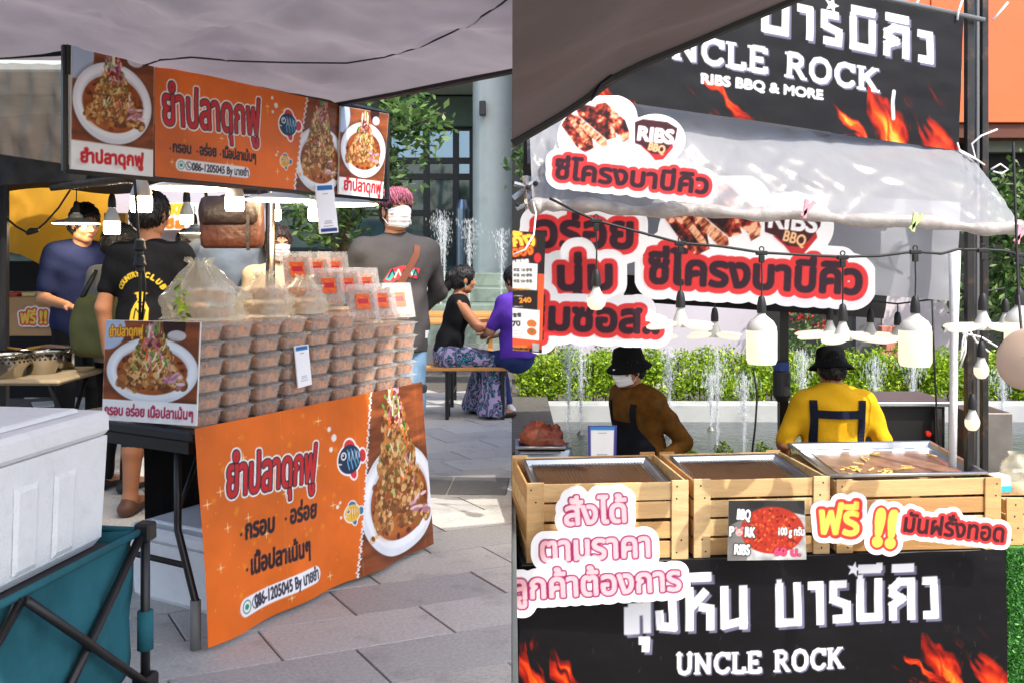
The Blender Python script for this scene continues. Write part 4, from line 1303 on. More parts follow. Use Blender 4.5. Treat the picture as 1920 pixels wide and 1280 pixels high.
for rank in (0, 1):
    for i in range(9):
        rows = 6 if i < 6 else 5
        for r_ in range(rows):
            j = Vector((rnd.uniform(-.003, .003), rnd.uniform(-.006, .004), 0))
            M = TM @ Matrix.Translation(Vector((.075 + i * PITCH, .105 + rank * .182, .7395 + r_ * (BH + .0025))) + j) @ Matrix.Rotation(R(rnd.uniform(-1.5, 1.5)), 4, 'Z')
            lab = 'clear box of shredded fish, %s column from the photo sign, %s%s' % (ORD[i], ROWW[r_] if not (r_ == 4 and rows == 5) else 'top row', ', rear rank' if rank else '')
            food_box(M, lab, i * 3 + r_ * 2 + rank)
# boxes leaning with their lids towards the customer
zt = .7395 + 5 * (BH + .0025)
lean = []
for row in range(3):
    for q in range(3):
        sx = [.95, 1.05, 1.235][2] * 0 + [.965, .86, .775][row] + q * [.128, .122, .118][row]
        base = Vector((sx + .02, .085 + row * .10, zt + .012 + row * .070))
        M = TM @ Matrix.Translation(base) @ Matrix.Rotation(R(-38), 4, 'Z') @ Matrix.Rotation(R(60), 4, 'X') @ Matrix.Translation((0, BL_ * .45, -.02))
        food_box(M, 'stickered box leaning with its lid outward, %s row, %s from the left' % (['front', 'middle', 'back'][row], ORD[q]), row + q, True)
for row in (1, 2):                                         # the layers they lean on
    for q in range(3):
        for l in range(row):
            M = TM @ Matrix.Translation((.90 + q * .135 - row * .03, .24 + row * .085, zt + .003 + l * (BH + .0025)))
            food_box(M, 'box under the leaning ones, %s from left, %s' % (ORD[q], ['under the middle row', 'under the back row', 'second layer, back row'][(row - 1) + l]), q + l)
# plastic bags on top
M_bag = mat('clear_bag', (.97, .90, .66), .08, alpha=.32, spec=1.0, bump=.6, bscale=14)
zt6 = .7395 + 6 * (BH + .0025)
def bag(s, y, wx, wy, h, seed, label):
    g = np.random.RandomState(seed)
    o = empty('plastic_bag', TM @ Vector((s, y, zt6)), 0, label, 'plastic bag')
    n, mrow = 36, 16
    V, F = [], []
    for r_ in range(mrow):
        t = r_ / (mrow - 1)
        k = 1.0 if t < .35 else (1 - (t - .35) / .65) ** .8 * .92 + .10
        if t > .88: k = .12 + (t - .88) * 2.2
        for a in range(n):
            th = 2 * math.pi * a / n
            cx, sx_ = math.cos(th), math.sin(th)
            sq = 1 / max(abs(cx), abs(sx_)) ** .6
            cr = 1 + .12 * math.sin(a * 1.1 + seed + t * 4) * t + .09 * math.sin(a * 2.3 - t * 9 + seed) + g.normal() * .05
            V.append((cx * wx * k * sq * cr + .03 * t * (seed % 3 - 1), sx_ * wy * k * sq * cr, .004 + h * t + .010 * math.sin(a * 2 + seed) * t))
    for r_ in range(mrow - 1):
        for a in range(n): F.append((r_ * n + a, r_ * n + (a + 1) % n, (r_ + 1) * n + (a + 1) % n, (r_ + 1) * n + a))
    b = mobj('bag_film', V, F, M_bag, o, True)
    b.rotation_euler = (0, 0, R(60))
    for kk in range(2):
        q = inst('tray', TRAY, o, (0, 0, .006 + kk * .058), (0, 0, R(60))); inst('shredded_fish', FOOD[kk], o, (0, 0, .006 + kk * .058), (0, 0, R(60)))
    return o
b1 = bag(.22, .20, .115, .13, .22, 3, 'tall knotted clear bag of fish boxes with a green herb, left on the stack')
leaf_mesh('herb', np.random.RandomState(2).normal(size=(40, 3)) * np.array([.018, .018, .04]) + np.array([-.05, -.10, .06]), .018, LIME, 2, M_leaf, b1)['kind'] = 'stuff'
bag(.47, .16, .085, .10, .165, 4, 'middle clear bag of fish boxes slumped on the stack')
bag(.68, .17, .080, .10, .15, 5, 'clear bag of fish boxes on the stack, nearest the leaning boxes')
# white payment cards (plain)
def card(name, P, label, cat='sign', header=(40, 110, 180), foot=None, back=(250, 250, 252), inner=None, ppm=330):
    c = Canvas(P.w, P.h, ppm, back)
    if inner: c.rect(P.w * .10, P.h * .13, P.w * .90, P.h * .90, (250, 250, 252))
    if header: c.rect(P.w * .08, P.h * .88, P.w * .92, P.h * .975, header)
    if foot: c.rect(P.w * .06, P.h * .03, P.w * .94, P.h * .10, foot, r=.004)
    for k, y in enumerate((.80, .24, .20, .14)): c.rect(P.w * (.36 - .04 * k), P.h * y, P.w * (.64 + .04 * k), P.h * (y + .012), (120, 124, 140))
    root = empty(name, P.BL, 0, label, cat)
    into(print_sheet('card_print', c, P.corners(), PRINT_MATT, None), root)
    n_ = (P.BR - P.BL).cross(P.TL - P.BL).normalized(); A4 = [P.BL, P.BR, P.TR, P.TL]
    Vb = [q - n_ * .0015 for q in A4] + [q - n_ * .005 for q in A4]
    into(mobj('card_back', Vb, [(0, 1, 2, 3), (7, 6, 5, 4), (0, 4, 5, 1), (1, 5, 6, 2), (2, 6, 7, 3), (3, 7, 4, 0)], mat('foam_board')), root)
    return root
card('payment_card', Patch((552, 649, 3.64), (578, 645, 3.70), (585, 720, 3.70), (559, 727, 3.64)), 'white payment card with a blue header leaning on the food boxes')
card('payment_card', Patch((591, 347, dU(591) - .05), (625, 345, dU(625) - .05), (635, 436, dU(633) - .05), (600, 439, dU(600) - .05)), 'white payment card hanging from the orange banner', foot=(40, 60, 130))

# white foam box under the table ------------------------------------
M_foam = mat('white_styrofoam', rgb(248, 249, 250), .75, var=.02, vscale=6, bump=.3, bscale=150, dark=rgb(206, 204, 200), dscale=14, damt=.25)
def foam_box(name, M, lx, ly, h, lid, label, panels=0):
    o = empty(name, (0, 0, 0), 0, label, 'foam box'); o.matrix_world = M
    t = .03; zz = h - lid
    b = MB()
    lo, hi = .94, 1.0
    def ring(k, z, e=0): return [(-lx / 2 * k + e, -ly / 2 * k + e, z), (lx / 2 * k - e, -ly / 2 * k + e, z), (lx / 2 * k - e, ly / 2 * k - e, z), (-lx / 2 * k + e, ly / 2 * k - e, z)]
    b.add(ring(.90, 0) + ring(.95, 0.02) + ring(.985, zz - .01) + ring(.985, zz), [(3, 2, 1, 0)] + [(r_ * 4 + k, r_ * 4 + (k + 1) % 4, r_ * 4 + 4 + (k + 1) % 4, r_ * 4 + 4 + k) for r_ in range(3) for k in range(4)] + [(12, 13, 14, 15)])
    b.build('box_body', M_foam, o)
    l = MB().box((-lx / 2 * 1.01, -ly / 2 * 1.01, zz + .003), (lx / 2 * 1.01, ly / 2 * 1.01, h - .012), bev=.012)
    l.box((-lx / 2 + .05, -ly / 2 + .05, h - .0125), (lx / 2 - .05, ly / 2 - .05, h), bev=.010)
    l.build('lid', M_foam, o)
    if panels:
        for k in range(panels):
            y0_ = -ly / 2 * .80 + k * (ly * .80 / panels); y1_ = y0_ + ly * .80 / panels * .60
            for X_, s in ((lx / 2, 1), (-lx / 2, -1)):
                def q(y, z): return (s * (lx / 2 * (.95 + .035 * z / zz) + .001), y * (.95 + .035 * z / zz), z)
                def q2(y, z, e): return (s * (lx / 2 * (.95 + .035 * z / zz) + e), y * (.95 + .035 * z / zz), z)
                za, zb = .09 * zz, .80 * zz
                V_ = [q(y0_, za), q(y1_, za), q(y1_, zb), q(y0_, zb)] + [q2(y0_ + .012, za + .012, .007), q2(y1_ - .012, za + .012, .007), q2(y1_ - .012, zb - .012, .007), q2(y0_ + .012, zb - .012, .007)]
                F_ = [(4, 5, 6, 7), (0, 1, 5, 4), (1, 2, 6, 5), (2, 3, 7, 6), (3, 0, 4, 7)]
                if s < 0: F_ = [f[::-1] for f in F_]
                mobj('raised_panel', V_, F_, M_foam, o)
    return o
Mx = frame(Vector((-1.50, 3.717, 0)), -NB_) @ Matrix.Translation((.30, .32, 0))
foam_box('foam_box', Mx, .60, .60, .30, .07, 'low white foam box on the paving under the table')
# wagon with the big foam box in the left foreground ------------------
wd = Vector((.16, .987, 0)).normalized(); wl = Vector((-wd.y, wd.x, 0))
C0 = Vector((-1.035, 2.47, 0))                             # far right corner of the big foam box
FM = frame(C0, -wl)                                        # x to the right, y away from the camera
FM = FM @ Matrix.Translation((-.25, -.36, .592))
foam_box('foam_box', FM, .50, .72, .352, .075, 'big white foam box with raised panels standing in the blue wagon', 4)
wag = empty('folding_wagon', C0, 0, 'folding wagon of blue-green canvas on a black tube frame', 'wagon')
wm = Matrix.Translation(C0).inverted() @ frame(C0, -wl)
M_teal = mat('teal_canvas', rgb(46, 104, 116), .9, var=.14, vscale=9, spec=.2, bump=.8, bscale=7, dark=rgb(34, 84, 98), dscale=4, damt=.6)
x1, x0_, y1_, y0_ = .045, -.56, .035, -.90
Vb, Fb = [], []
npt = 40
per = []
for k in range(npt): per.append((x1, y0_ + (y1_ - y0_) * k / npt))
for k in range(npt): per.append((x1 + (x0_ - x1) * k / npt, y1_))
for k in range(npt): per.append((x0_, y1_ + (y0_ - y1_) * k / npt))
for k in range(npt): per.append((x0_ + (x1 - x0_) * k / npt, y0_))
zr = [(.20, .90), (.22, .93), (.25, .965), (.29, .985), (.33, 1.0), (.38, 1.0), (.42, .99), (.46, .985), (.50, .98), (.54, .98), (.58, .985), (.615, 1.0)]
for z, s in zr:
    for i, (x, y) in enumerate(per):
        cx, cy = (x1 + x0_) / 2, (y1_ + y0_) / 2
        bul = 1 + (.014 * math.sin(i * .7 + z * 9) + .018 * math.sin(i * .33 - z * 21) + .010 * math.sin(i * 1.9 + z * 30)) * (1 if .22 < z < .58 else 0)
        sg = -.02 * math.sin(i / npt * math.pi % math.pi) if z > .6 else 0
        Vb.append((cx + (x - cx) * s * bul, cy + (y - cy) * s * bul, z + sg))
m_ = len(per)
for r_ in range(len(zr) - 1):
    for k in range(m_): Fb.append((r_ * m_ + k, r_ * m_ + (k + 1) % m_, (r_ + 1) * m_ + (k + 1) % m_, (r_ + 1) * m_ + k))
Fb.append(tuple(range(m_ - 1, -1, -1)))
mobj('canvas_tub', [wm @ Vector(v) for v in Vb], Fb, M_teal, wag, True)
floor_ = MB().box((x0_ + .03, y0_ + .03, .565), (x1 - .03, y1_ - .03, .588), wm).build('load_board', mat('board_dark', rgb(60, 60, 62), .8), wag)
for (x, y) in ((x1 + .022, y1_ + .02), (x1 + .022, y0_ - .02), (x0_ - .022, y1_ + .02), (x0_ - .022, y0_ - .02)):
    MB().tube([wm @ Vector((x, y, .10)), wm @ Vector((x, y, .62))], .0125, 10).build('corner_post', M_blackmetal, wag, True)
    MB().tube([wm @ Vector((x, y, .30)), wm @ Vector((x, y, .40))], .021, 10).build('post_sleeve', M_teal, wag, True)
    MB().box((x - .022, y - .022, .585), (x + .022, y + .022, .632), wm, bev=.005).build('corner_bracket', M_black, wag)
    MB().box((x - .024, y - .030, .14), (x + .024, y + .030, .235), wm, bev=.006).build('wheel_bracket', M_black, wag)
    wh = MB().lathe([(.03, -.018), (.085, -.022), (.092, -.012), (.092, .012), (.085, .022), (.03, .018)], 24, wm @ Matrix.Translation((x + .035, y, .092)) @ Matrix.Rotation(R(90), 4, 'Y'), True)
    w0 = shade_auto(wh.build('wheel', mat('tyre', rgb(26, 26, 28), .8), wag))
    MB().lathe([(.0, .0235), (.045, .0235), (.05, .02)], 18, wm @ Matrix.Translation((x + .035, y, .092)) @ Matrix.Rotation(R(90), 4, 'Y')).build('hub', mat('hub_grey', rgb(90, 90, 92), .5), w0)
for side in (x1 + .020, x0_ - .020):
    s_ = 1 if side > 0 else -1
    ym = (y0_ + y1_) / 2
    for (a, b, e) in (((y1_, .60), (ym, .20), 0), ((y1_, .22), (ym, .60), .014), ((ym, .60), (y0_, .22), 0), ((ym, .20), (y0_, .60), .014)):
        MB().tube([wm @ Vector((side + s_ * e, a[0], a[1])), wm @ Vector((side + s_ * e, b[0], b[1]))], .0115, 8).build('scissor_bar', M_blackmetal, wag, True)
for z in (.61,):
    pts = [(x1 + .015, y0_ - .01, z), (x1 + .015, y1_ + .015, z), (x0_ - .015, y1_ + .015, z), (x0_ - .015, y0_ - .01, z)]
    MB().tube([wm @ Vector(p) for p in pts], .010, 8, closed=True).build('rim_cord', M_teal, wag, True)
# ------------------------------------------------------------------ right stall: barbecue ribs
# dark tarpaulin hanging in from the photographer's side
M_tarp = mat('dark_tarpaulin', rgb(112, 100, 100), .7, var=.10, vscale=2, bump=1.0, bscale=3.5, translucent=.04, stretch=(.6, 2.5, 1))
edge_px = [(960, 266), (1000, 243), (1050, 214), (1100, 181), (1150, 143), (1200, 118), (1260, 93), (1320, 68), (1380, 42), (1440, 17), (1480, 0), (1560, -36), (1640, -70), (1700, -95)]
ep = [W(x, y, 3.4) for x, y in edge_px]
ex_ = np.array([p.x for p in ep]); ez_ = np.array([p.z for p in ep])
nx_, ny_ = 70, 50
V = []
for i in range(nx_):
    X0 = ex_[-1] * i / (nx_ - 1) + .001
    z0 = float(np.interp(X0, ex_, ez_))
    for j in range(ny_):
        t = (j / (ny_ - 1)) ** 1.3
        Y = 3.4 - 4.6 * t
        X = X0
        z = z0 + (2.35 - z0) * min(1, (3.4 - Y) / 3.2) ** .9 + .06 * (3.4 - Y)
        fo = (math.sin((3.4 - Y) * 7 + X * 1.5 + 1.2 * math.sin(X * 2)) * .030 + math.sin((3.4 - Y) * 17 - X * 2.2) * .012 + (float(fbm(X * 1.2, Y * 5, 3, 3)) - .5) * .05) * min(1, (3.4 - Y) / .15)
        V.append((X, Y, z + fo))
F = [(i * ny_ + j, (i + 1) * ny_ + j, (i + 1) * ny_ + j + 1, i * ny_ + j + 1) for i in range(nx_ - 1) for j in range(ny_ - 1)]
tarp = empty('dark_tarpaulin', (.5, 3, 0), 0, 'dark grey-brown tarpaulin corner drooping in at the top middle', 'tarpaulin')
into(mobj('tarp_cloth', V, F, M_tarp, None, True), tarp)
into(MB().tube([Vector(V[i * ny_]) + Vector((0, 0, -.008)) for i in range(nx_)], .015, 6).build('edge_binding', M_black), tarp)
into(MB().tube([W(1150, 146, 3.38), W(1128, 160, 3.38), W(1108, 190, 3.38)], [.016, .012, .003], 5).build('tie_strap', M_black), tarp)

UR = Vector((.9945, .105, 0)); NR = Vector((-.105, .9945, 0))
# front table with its banner
T0 = Vector((.045, 4.62, 0)); ZT = -.162
RM = frame(T0, UR)
rt = empty('stall_table', (T0.x, T0.y, LOW), 0, 'long table hidden behind the black barbecue banner', 'table')
rm = Matrix.Translation((T0.x, T0.y, LOW)).inverted() @ RM
MB().box((0, .012, ZT - .04), (2.47, .78, ZT - .004), rm, bev=.006).build('table_top', mat('black_plastic'), rt)
for x in (.06, 2.38):
    for y in (.08, .70): MB().box((x, y, LOW), (x + .04, y + .04, ZT - .042), rm).build('leg', M_blackmetal, rt)
PBK = Patch((973, 1060, 4.60), (1886, 1028, 4.86), (1886, 1294, 4.86), (973, 1342, 4.60))
P = PBK
DARK = (15, 14, 17)
c = Canvas(P.w, P.h, 228, DARK)
f = fbm(c.X * 3, c.Y * 3, 4, 4)[..., None]; c.A = c.A * (.8 + .5 * f)
def flames_px(c, P, x0, y0, x1, y1, seed, n):
    a, b = P.m(x0, y1), P.m(x1, y0)
    paint_flames(c, a[0], a[1], b[0] - a[0], b[1] - a[1], seed, n)
flames_px(c, P, 968, 1165, 1060, 1342, 3, 5); flames_px(c, P, 1050, 1205, 1170, 1342, 9, 4)
flames_px(c, P, 1750, 1140, 1900, 1300, 5, 8); flames_px(c, P, 1690, 1215, 1800, 1300, 7, 5)
def lt(c, P, fn, s, a, b, cap, layers, shift=None, slant=0):
    c.lines_text(fn, s, P.m(*a), P.m(*b), P.px(cap, (a[0] + b[0]) / 2, (a[1] + b[1]) / 2 - cap / 2), layers, shift, slant)
lt(c, P, block_lines, 'ลุงหิน บาร์บีคิว', (1166, 1190), (1764, 1158), 82, [(0, (240, 240, 244))], (.014, -.014))
def star(c, P, x, y, r_):
    q = np.array(P.m(x, y)); r_ = P.px(r_, x, y)
    c.poly([q + np.array((math.sin(k * math.pi / 5 + .25), math.cos(k * math.pi / 5 + .25))) * (r_ if k % 2 == 0 else r_ * .42) for k in range(10)], (240, 240, 244))
star(c, P, 1602, 1067, 15)
lt(c, P, slab_lines, 'UNCLE ROCK', (1268, 1267), (1582, 1251), 40, [(0, (236, 236, 238))], (.007, -.007))
for k in range(60):
    x, y = rnd.uniform(0, P.w), rnd.uniform(0, P.h)
    c.stroke([(x, y), (x + rnd.uniform(-.01, .01), y + rnd.uniform(-.03, .03))], .0009, (150, 148, 150), .35)
def drape(u, v):
    return .010 * np.sin(u * 14 + 2 * v) * (1 - v * .6) + .016 * (fbm(u * 6, v * 3, 8, 4) - .5) + .006 * np.sin(u * 40 + v * 9) * v ** 6
tag(print_sheet('table_banner', c, P.corners(), mat('glossy_black_vinyl', attr='Col', rough=.4, spec=.2, bump=.08, bscale=25), None, drape), 'black table banner with white block Thai letters and flames', 'banner')

# the big banner above
PUB = Patch((1120, -118, 4.50), (1806, 34, 4.95), (1797, 283, 4.95), (1120, 184, 4.50))
P = PUB
c = Canvas(P.w, P.h, 228, (22, 22, 26))
f = fbm(c.X * 3, c.Y * 3, 14, 5)[..., None]; c.A = np.clip(c.A * (.75 + .55 * f), 0, 1)
flames_px(c, P, 1650, 140, 1815, 300, 5, 8); flames_px(c, P, 1560, 205, 1660, 275, 13, 4)
flames_px(c, P, 1310, 150, 1450, 245, 7, 2); flames_px(c, P, 1120, 145, 1230, 215, 9, 3)
lt(c, P, block_lines, 'บาร์บีคิว', (1417, 58), (1756, 122), 62, [(0, (244, 244, 246))], (.013, -.013))
star(c, P, 1560, 10, 16)
lt(c, P, slab_lines, 'UNCLE ROCK', (1212, 102), (1650, 174), 47, [(0, (226, 230, 232))], (.008, -.008))
txt(c, P, 'RIBS BBQ & MORE', (1316, 156), (1543, 187), 25, [(.0035, (244, 244, 244))])
c.stroke([P.m(1677, 172), P.m(1675, 190), P.m(1676, 222)], .010, (226, 226, 226))
tag(print_sheet('roof_banner', c, P.corners(), mat('worn_black_vinyl', attr='Col', rough=.5, spec=.2, bump=.1, bscale=20), None, wave(9, 4, .012, 4)), 'large black roof banner reading UNCLE ROCK with flames', 'banner')
rl = empty('banner_rail', W(1806, 30, 4.98), 0, 'grey steel rail and ties holding the black roof banner', 'rail')
into(MB().tube([W(1110, -122, 4.54), W(1845, 38, 5.0)], .014, 8).build('rail', mat('galvanised', rgb(150, 152, 154), .4, metal=.7), None, True), rl)
M_zip = mat('white_zip_tie', rgb(240, 240, 238), .5)
for pts in ([(1722, 0), (1716, 14)], [(1805, 0), (1797, 22), (1795, 38)], [(1890, 5), (1862, 38)]):
    into(MB().tube([W(x, y, 4.93) for x, y in pts], .006, 6).build('tie', M_zip, None, True), rl)

# wooden crates ------------------------------------------------------
M_wood = [mat('pine_%d' % k, c_, .65, var=.22, vscale=7, stretch=(.35, 3, 3), bump=.2, bscale=60, dark=rgb(120, 76, 40), dscale=2.2 + .6 * k, damt=.35)
          for k, c_ in enumerate((rgb(204, 162, 106), rgb(212, 174, 120), rgb(188, 142, 88), rgb(218, 184, 132)))]
M_knot = mat('dark_nail', rgb(58, 36, 24), .7)
def crate(M, w, d, h, label, ns=4, seed=0):
    g = random.Random(seed)
    o = empty('wooden_crate', (0, 0, 0), 0, label, 'crate'); o.matrix_world = M
    t = .012; pw = .085
    def brd(name, lo, hi):
        q = MB().box(lo, hi, Matrix.Translation((0, 0, g.uniform(-.002, .002))) @ Matrix.Rotation(R(g.uniform(-.4, .4)), 4, 'Y'), bev=.002).build(name, M_wood[g.randrange(4)], o); return q
    sh = (h - .008) / ns
    for k in range(ns):
        z0, z1 = .006 + k * sh, .006 + k * sh + sh * (.87 if k < ns - 1 else .93)
        brd('slat', (t * .2, t, z0), (w - t * .2, 2 * t, z1))              # front
        brd('slat', (t * .2, d - 2 * t, z0), (w - t * .2, d - t, z1))      # back
        brd('slat', (0, 2 * t + .002, z0), (t, d - 2 * t - .002, z1)); brd('slat', (w - t, 2 * t + .002, z0), (w, d - 2 * t - .002, z1))
    for x0 in (0, w - pw):
        f_ = brd('corner_board', (x0, 0, 0), (x0 + pw, t - .001, h + .004)); brd('corner_board', (x0, d - t + .001, 0), (x0 + pw, d, h + .004))
        for z in (.03, .09, h - .09, h - .03):
            MB().lathe([(.0, .002), (.0045, .0015), (.0045, 0)], 8, Matrix.Translation((x0 + pw * g.uniform(.25, .75), 0, z)) @ Matrix.Rotation(R(90), 4, 'X')).build('nail_head', M_knot, f_)
    for k in range(5): brd('bottom_board', (.03, .05 + k * (d - .1) / 5, .0), (w - .03, .05 + (k + .8) * (d - .1) / 5, .010))
    return o
CH = .385
M1 = RM @ Matrix.Translation((.028, .03, ZT - .001)); crate(M1, .805, .66, CH, 'wooden crate behind the white cutout sign with pink letters', 4, 1)
M2 = RM @ Matrix.Translation((.860, .03, ZT - .001)); crate(M2, .70, .66, CH, 'middle wooden crate with the pork ribs poster on its front', 4, 2)
M3 = RM @ Matrix.Translation((1.592, .02, ZT - .001)) @ Matrix.Rotation(R(-1.5), 4, 'Z'); crate(M3, .86, .62, CH - .02, 'right wooden crate behind the red and yellow free fries sign', 4, 3)
# trays lying in the crates
M_alu = mat('brushed_aluminium', rgb(200, 204, 208), .28, metal=.95, var=.05, vscale=30)
M_mesh = mat('brown_mesh_mat', rgb(150, 104, 66), .7, var=.3, vscale=90)
def tray(M, w, d, h, label, content=None, seed=0, name='metal_tray'):
    o = empty(name, (0, 0, 0), 0, label, 'tray'); o.matrix_world = M
    V, F = [], []
    def ring(ix, z): return [(ix, ix, z), (w - ix, ix, z), (w - ix, d - ix, z), (ix, d - ix, z)]
    rr = [(0.0, h - .010), (0.0, h), (.006, h + .004), (.018, h + .002), (.03, .008), (.04, .004)]
    for ix, z in rr: V += ring(ix, z)
    for r_ in range(len(rr) - 1):
        for k in range(4): F.append((r_ * 4 + k, r_ * 4 + (k + 1) % 4, r_ * 4 + 4 + (k + 1) % 4, r_ * 4 + 4 + k))
    n = len(V); F.append((n - 4, n - 3, n - 2, n - 1))
    m2 = mobj('tray_pan', V, F, M_alu, o)
    MB().tube([Vector(p) for p in ring(.004, h)], .005, 6, closed=True).build('rim', M_alu, o, True)
    if content == 'mesh':
        MB().box((.05, .05, .006), (w - .05, d - .05, .010)).build('mat', M_mesh, o)
        rk = MB()
        for k in range(26): rk.box((.045, .05 + k * (d - .1) / 25 - .0012, .018), (w - .045, .05 + k * (d - .1) / 25 + .0012, .0205))
        for k in range(34): rk.box((.05 + k * (w - .1) / 33 - .0012, .045, .0207), (.05 + k * (w - .1) / 33 + .0012, d - .045, .023))
        rk.build('wire_rack', mat('dark_wire', rgb(96, 84, 72), .4, metal=.7), o)['kind'] = 'stuff'
    return o
def tilt(w): return Matrix.Rotation(R(4), 4, 'X')
tray(M1 @ Matrix.Translation((.05, .045, CH - .085)) @ tilt(0), .70, .56, .035, 'empty metal tray sunk in the left crate', 'mesh')
tray(M2 @ Matrix.Translation((.04, .045, CH - .085)) @ tilt(0), .62, .56, .035, 'empty metal tray sunk in the middle crate', 'mesh')
t3 = tray(M3 @ Matrix.Translation((-.02, .05, CH - .040)) @ Matrix.Rotation(R(5), 4, 'X'), .84, .58, .035, 'big shiny metal tray with a few fries on the right crate')
M_fry = mat('pale_fries', rgb(226, 190, 112), .6, var=.15, vscale=30)
MB().box((.10, .12, .0045), (.74, .50, .0065)).build('parchment', mat('oily_parchment', rgb(136, 108, 88), .3, var=.35, vscale=12), t3)
for k in range(26):
    x, y, a = rnd.uniform(.12, .50), rnd.gauss(.14, .04), rnd.uniform(0, 3)
    if k > 20: x, y = rnd.uniform(.3, .74), rnd.uniform(.3, .5)
    MB().box((-.028, -.005, 0), (.028, .005, .008), Matrix.Translation((x, min(max(y, .08), .52), .0075 + (k % 3) * .004)) @ Matrix.Rotation(a, 4, 'Z') @ Matrix.Rotation(rnd.uniform(-.2, .2), 4, 'Y'), bev=.002).build('fry', M_fry, t3)

# cut-out signs ------------------------------------------------------
M_foamboard = mat('white_foam_sign', rgb(246, 246, 248), .5)
class Cut:
    def __init__(s, P, ppm=240):
        s.P = P; s.c = Canvas(P.w, P.h, ppm, (248, 248, 250)); s.D = np.full(s.c.X.shape, 1e3)
    def note(s, sl, d): s.D[sl] = np.minimum(s.D[sl], d)
    def text(s, st, a, b, size, layers, reach):
        P, c = s.P, s.c
        keep = c.A.copy()
        kpx = P.px(1, *a)
        ly = [(o_ * kpx, col) for o_, col in layers]
        c.A = keep
        r_ = c.text(st, P.m(*a), P.m(*b), P.px(size, (a[0] + b[0]) / 2, (a[1] + b[1]) / 2 - size / 2), [(reach * kpx, (248, 248, 250))] + ly, mask_only=True)
        if r_: s.note(r_[0], r_[1] - reach * kpx)
    def blob(s, x, y, rx, ry, ang=0):
        cx, cy = s.P.m(x, y); kx = s.P.px(1, x, y)
        dx, dy = s.c.X - cx, s.c.Y - cy
        u, v = dx * math.cos(ang) + dy * math.sin(ang), -dx * math.sin(ang) + dy * math.cos(ang)
        s.D = np.minimum(s.D, (np.sqrt((u / (rx * kx)) ** 2 + (v / (ry * kx)) ** 2) - 1) * min(rx, ry) * kx)
    def build(s, name, label, thick=.006, xmin=None):
        P, c = s.P, s.c
        D = -s.D
        if xmin is not None: D = np.minimum(D, c.X - xmin)
        loops = contours(D, c.step, c.stepy)
        x_ = (P.BR - P.BL).normalized(); n_ = x_.cross(P.TL - P.BL).normalized(); y_ = n_.cross(x_)
        M = Matrix((x_, y_, n_)).transposed().to_4x4(); M.translation = P.BL
        root = empty(name, P.BL, 0, label, 'sign')
        b = board_from('board', loops, thick, Matrix.Translation(P.BL).inverted() @ M, M_foamboard, root)
        ink = np.abs(c.A - np.array((248, 248, 250)) / 255).max(-1) > .02
        for _ in range(2):
            g_ = ink.copy(); g_[1:] |= ink[:-1]; g_[:-1] |= ink[1:]; g_[:, 1:] |= ink[:, :-1]; g_[:, :-1] |= ink[:, 1:]; ink = g_
        keep = ink & (D > c.step * .5)
        BL = P.BL; BR = BL + x_ * P.w; TL = BL + y_ * P.h; TR = BR + y_ * P.h
        into(print_sheet('print', c, [tuple(BL), tuple(BR), tuple(TR), tuple(TL)], PRINT_MATT, None, None, keep, thick + .0012), root)
        return root
INK, RD = (48, 22, 36), (222, 52, 54)
def ribs_sign(P, t0, t1, size, rib, badge, label, name='cutout_sign'):
    k = Cut(P); c = k.c
    k.blob(rib[0], rib[1], rib[2] * .95, rib[2] * .66, .5); k.blob(badge[0], badge[1], badge[2] * 1.5, badge[2] * 1.25); k.blob((rib[0] + badge[0]) / 2, (rib[1] + badge[1]) / 2 + 20, rib[2] * .9, rib[2] * .62)
    k.text('ซี่โครงบาบีคิว', t0, t1, size, [(size * .18, RD), (size * .045, INK)], size * .40)
    kx = P.px(1, *rib[:2])
    paint_ribs(c, *P.m(*rib[:2]), rib[2] * kx, rib[2] * kx * .9, 4)
    b = badge; q = lambda x, y: P.m(b[0] + x * b[2], b[1] + y * b[2])
    c.poly([q(-.7, .35), q(-.3, .7), q(0, 1.05), q(.4, 1.0), q(.9, .4), q(.8, 0)], (190, 40, 44))
    c.poly([q(-1.0, -.85), q(-.6, -1.0), q(.6, -.85), q(1.1, -.55), q(1.0, 0), q(.6, .5), q(.3, .75), q(-.2, .7), q(-.6, .35), q(-1.0, .2)], (66, 24, 30))
    c.text('RIBS', q(-.85, .02), q(.85, .22), b[2] * .95 * kx, [(.0045, (250, 250, 250))])
    c.text('BBQ', q(-.35, .50), q(.42, .72), b[2] * .55 * kx, [(.002, (240, 190, 140))])
    return k.build(name, label)
ribs_sign(Patch((1005, 180, 4.33), (1345, 180, 4.33), (1345, 395, 4.33), (1005, 395, 4.33)), (1040, 334), (1325, 364), 50, (1120, 240, 84), (1228, 262, 38), 'upper cutout sign with ribs picture and red Thai letters on the clear awning')
ribs_sign(Patch((1190, 330, 4.80), (1640, 330, 4.80), (1640, 585, 4.80), (1190, 585, 4.80)), (1216, 529), (1612, 551), 78, (1340, 412, 120), (1485, 425, 52), 'larger cutout ribs sign with red Thai letters hanging below the awning')
k = Cut(Patch((968, 375, 4.72), (1260, 375, 4.72), (1260, 668, 4.72), (968, 668, 4.72)))
k.text('อร่อย', (1003, 462), (1184, 465), 84, [(13, RD), (3.5, INK)], 30)
k.text('นุ่ม', (1048, 543), (1146, 541), 78, [(13, RD), (3.5, INK)], 30)
k.text('ชุ่มซอส..', (985, 615), (1233, 624), 72, [(13, RD), (3.5, INK)], 28)
k.build('cutout_sign', 'white cutout sign of three red Thai lines behind the menu poster')
k = Cut(Patch((955, 890, 4.52), (1295, 890, 4.55), (1295, 1165, 4.55), (955, 1165, 4.52)))
PK = [(5.0, (138, 26, 84)), (2.0, (240, 182, 188))]
k.text('สั่งได้', (1057, 983), (1172, 976), 62, PK, 19)
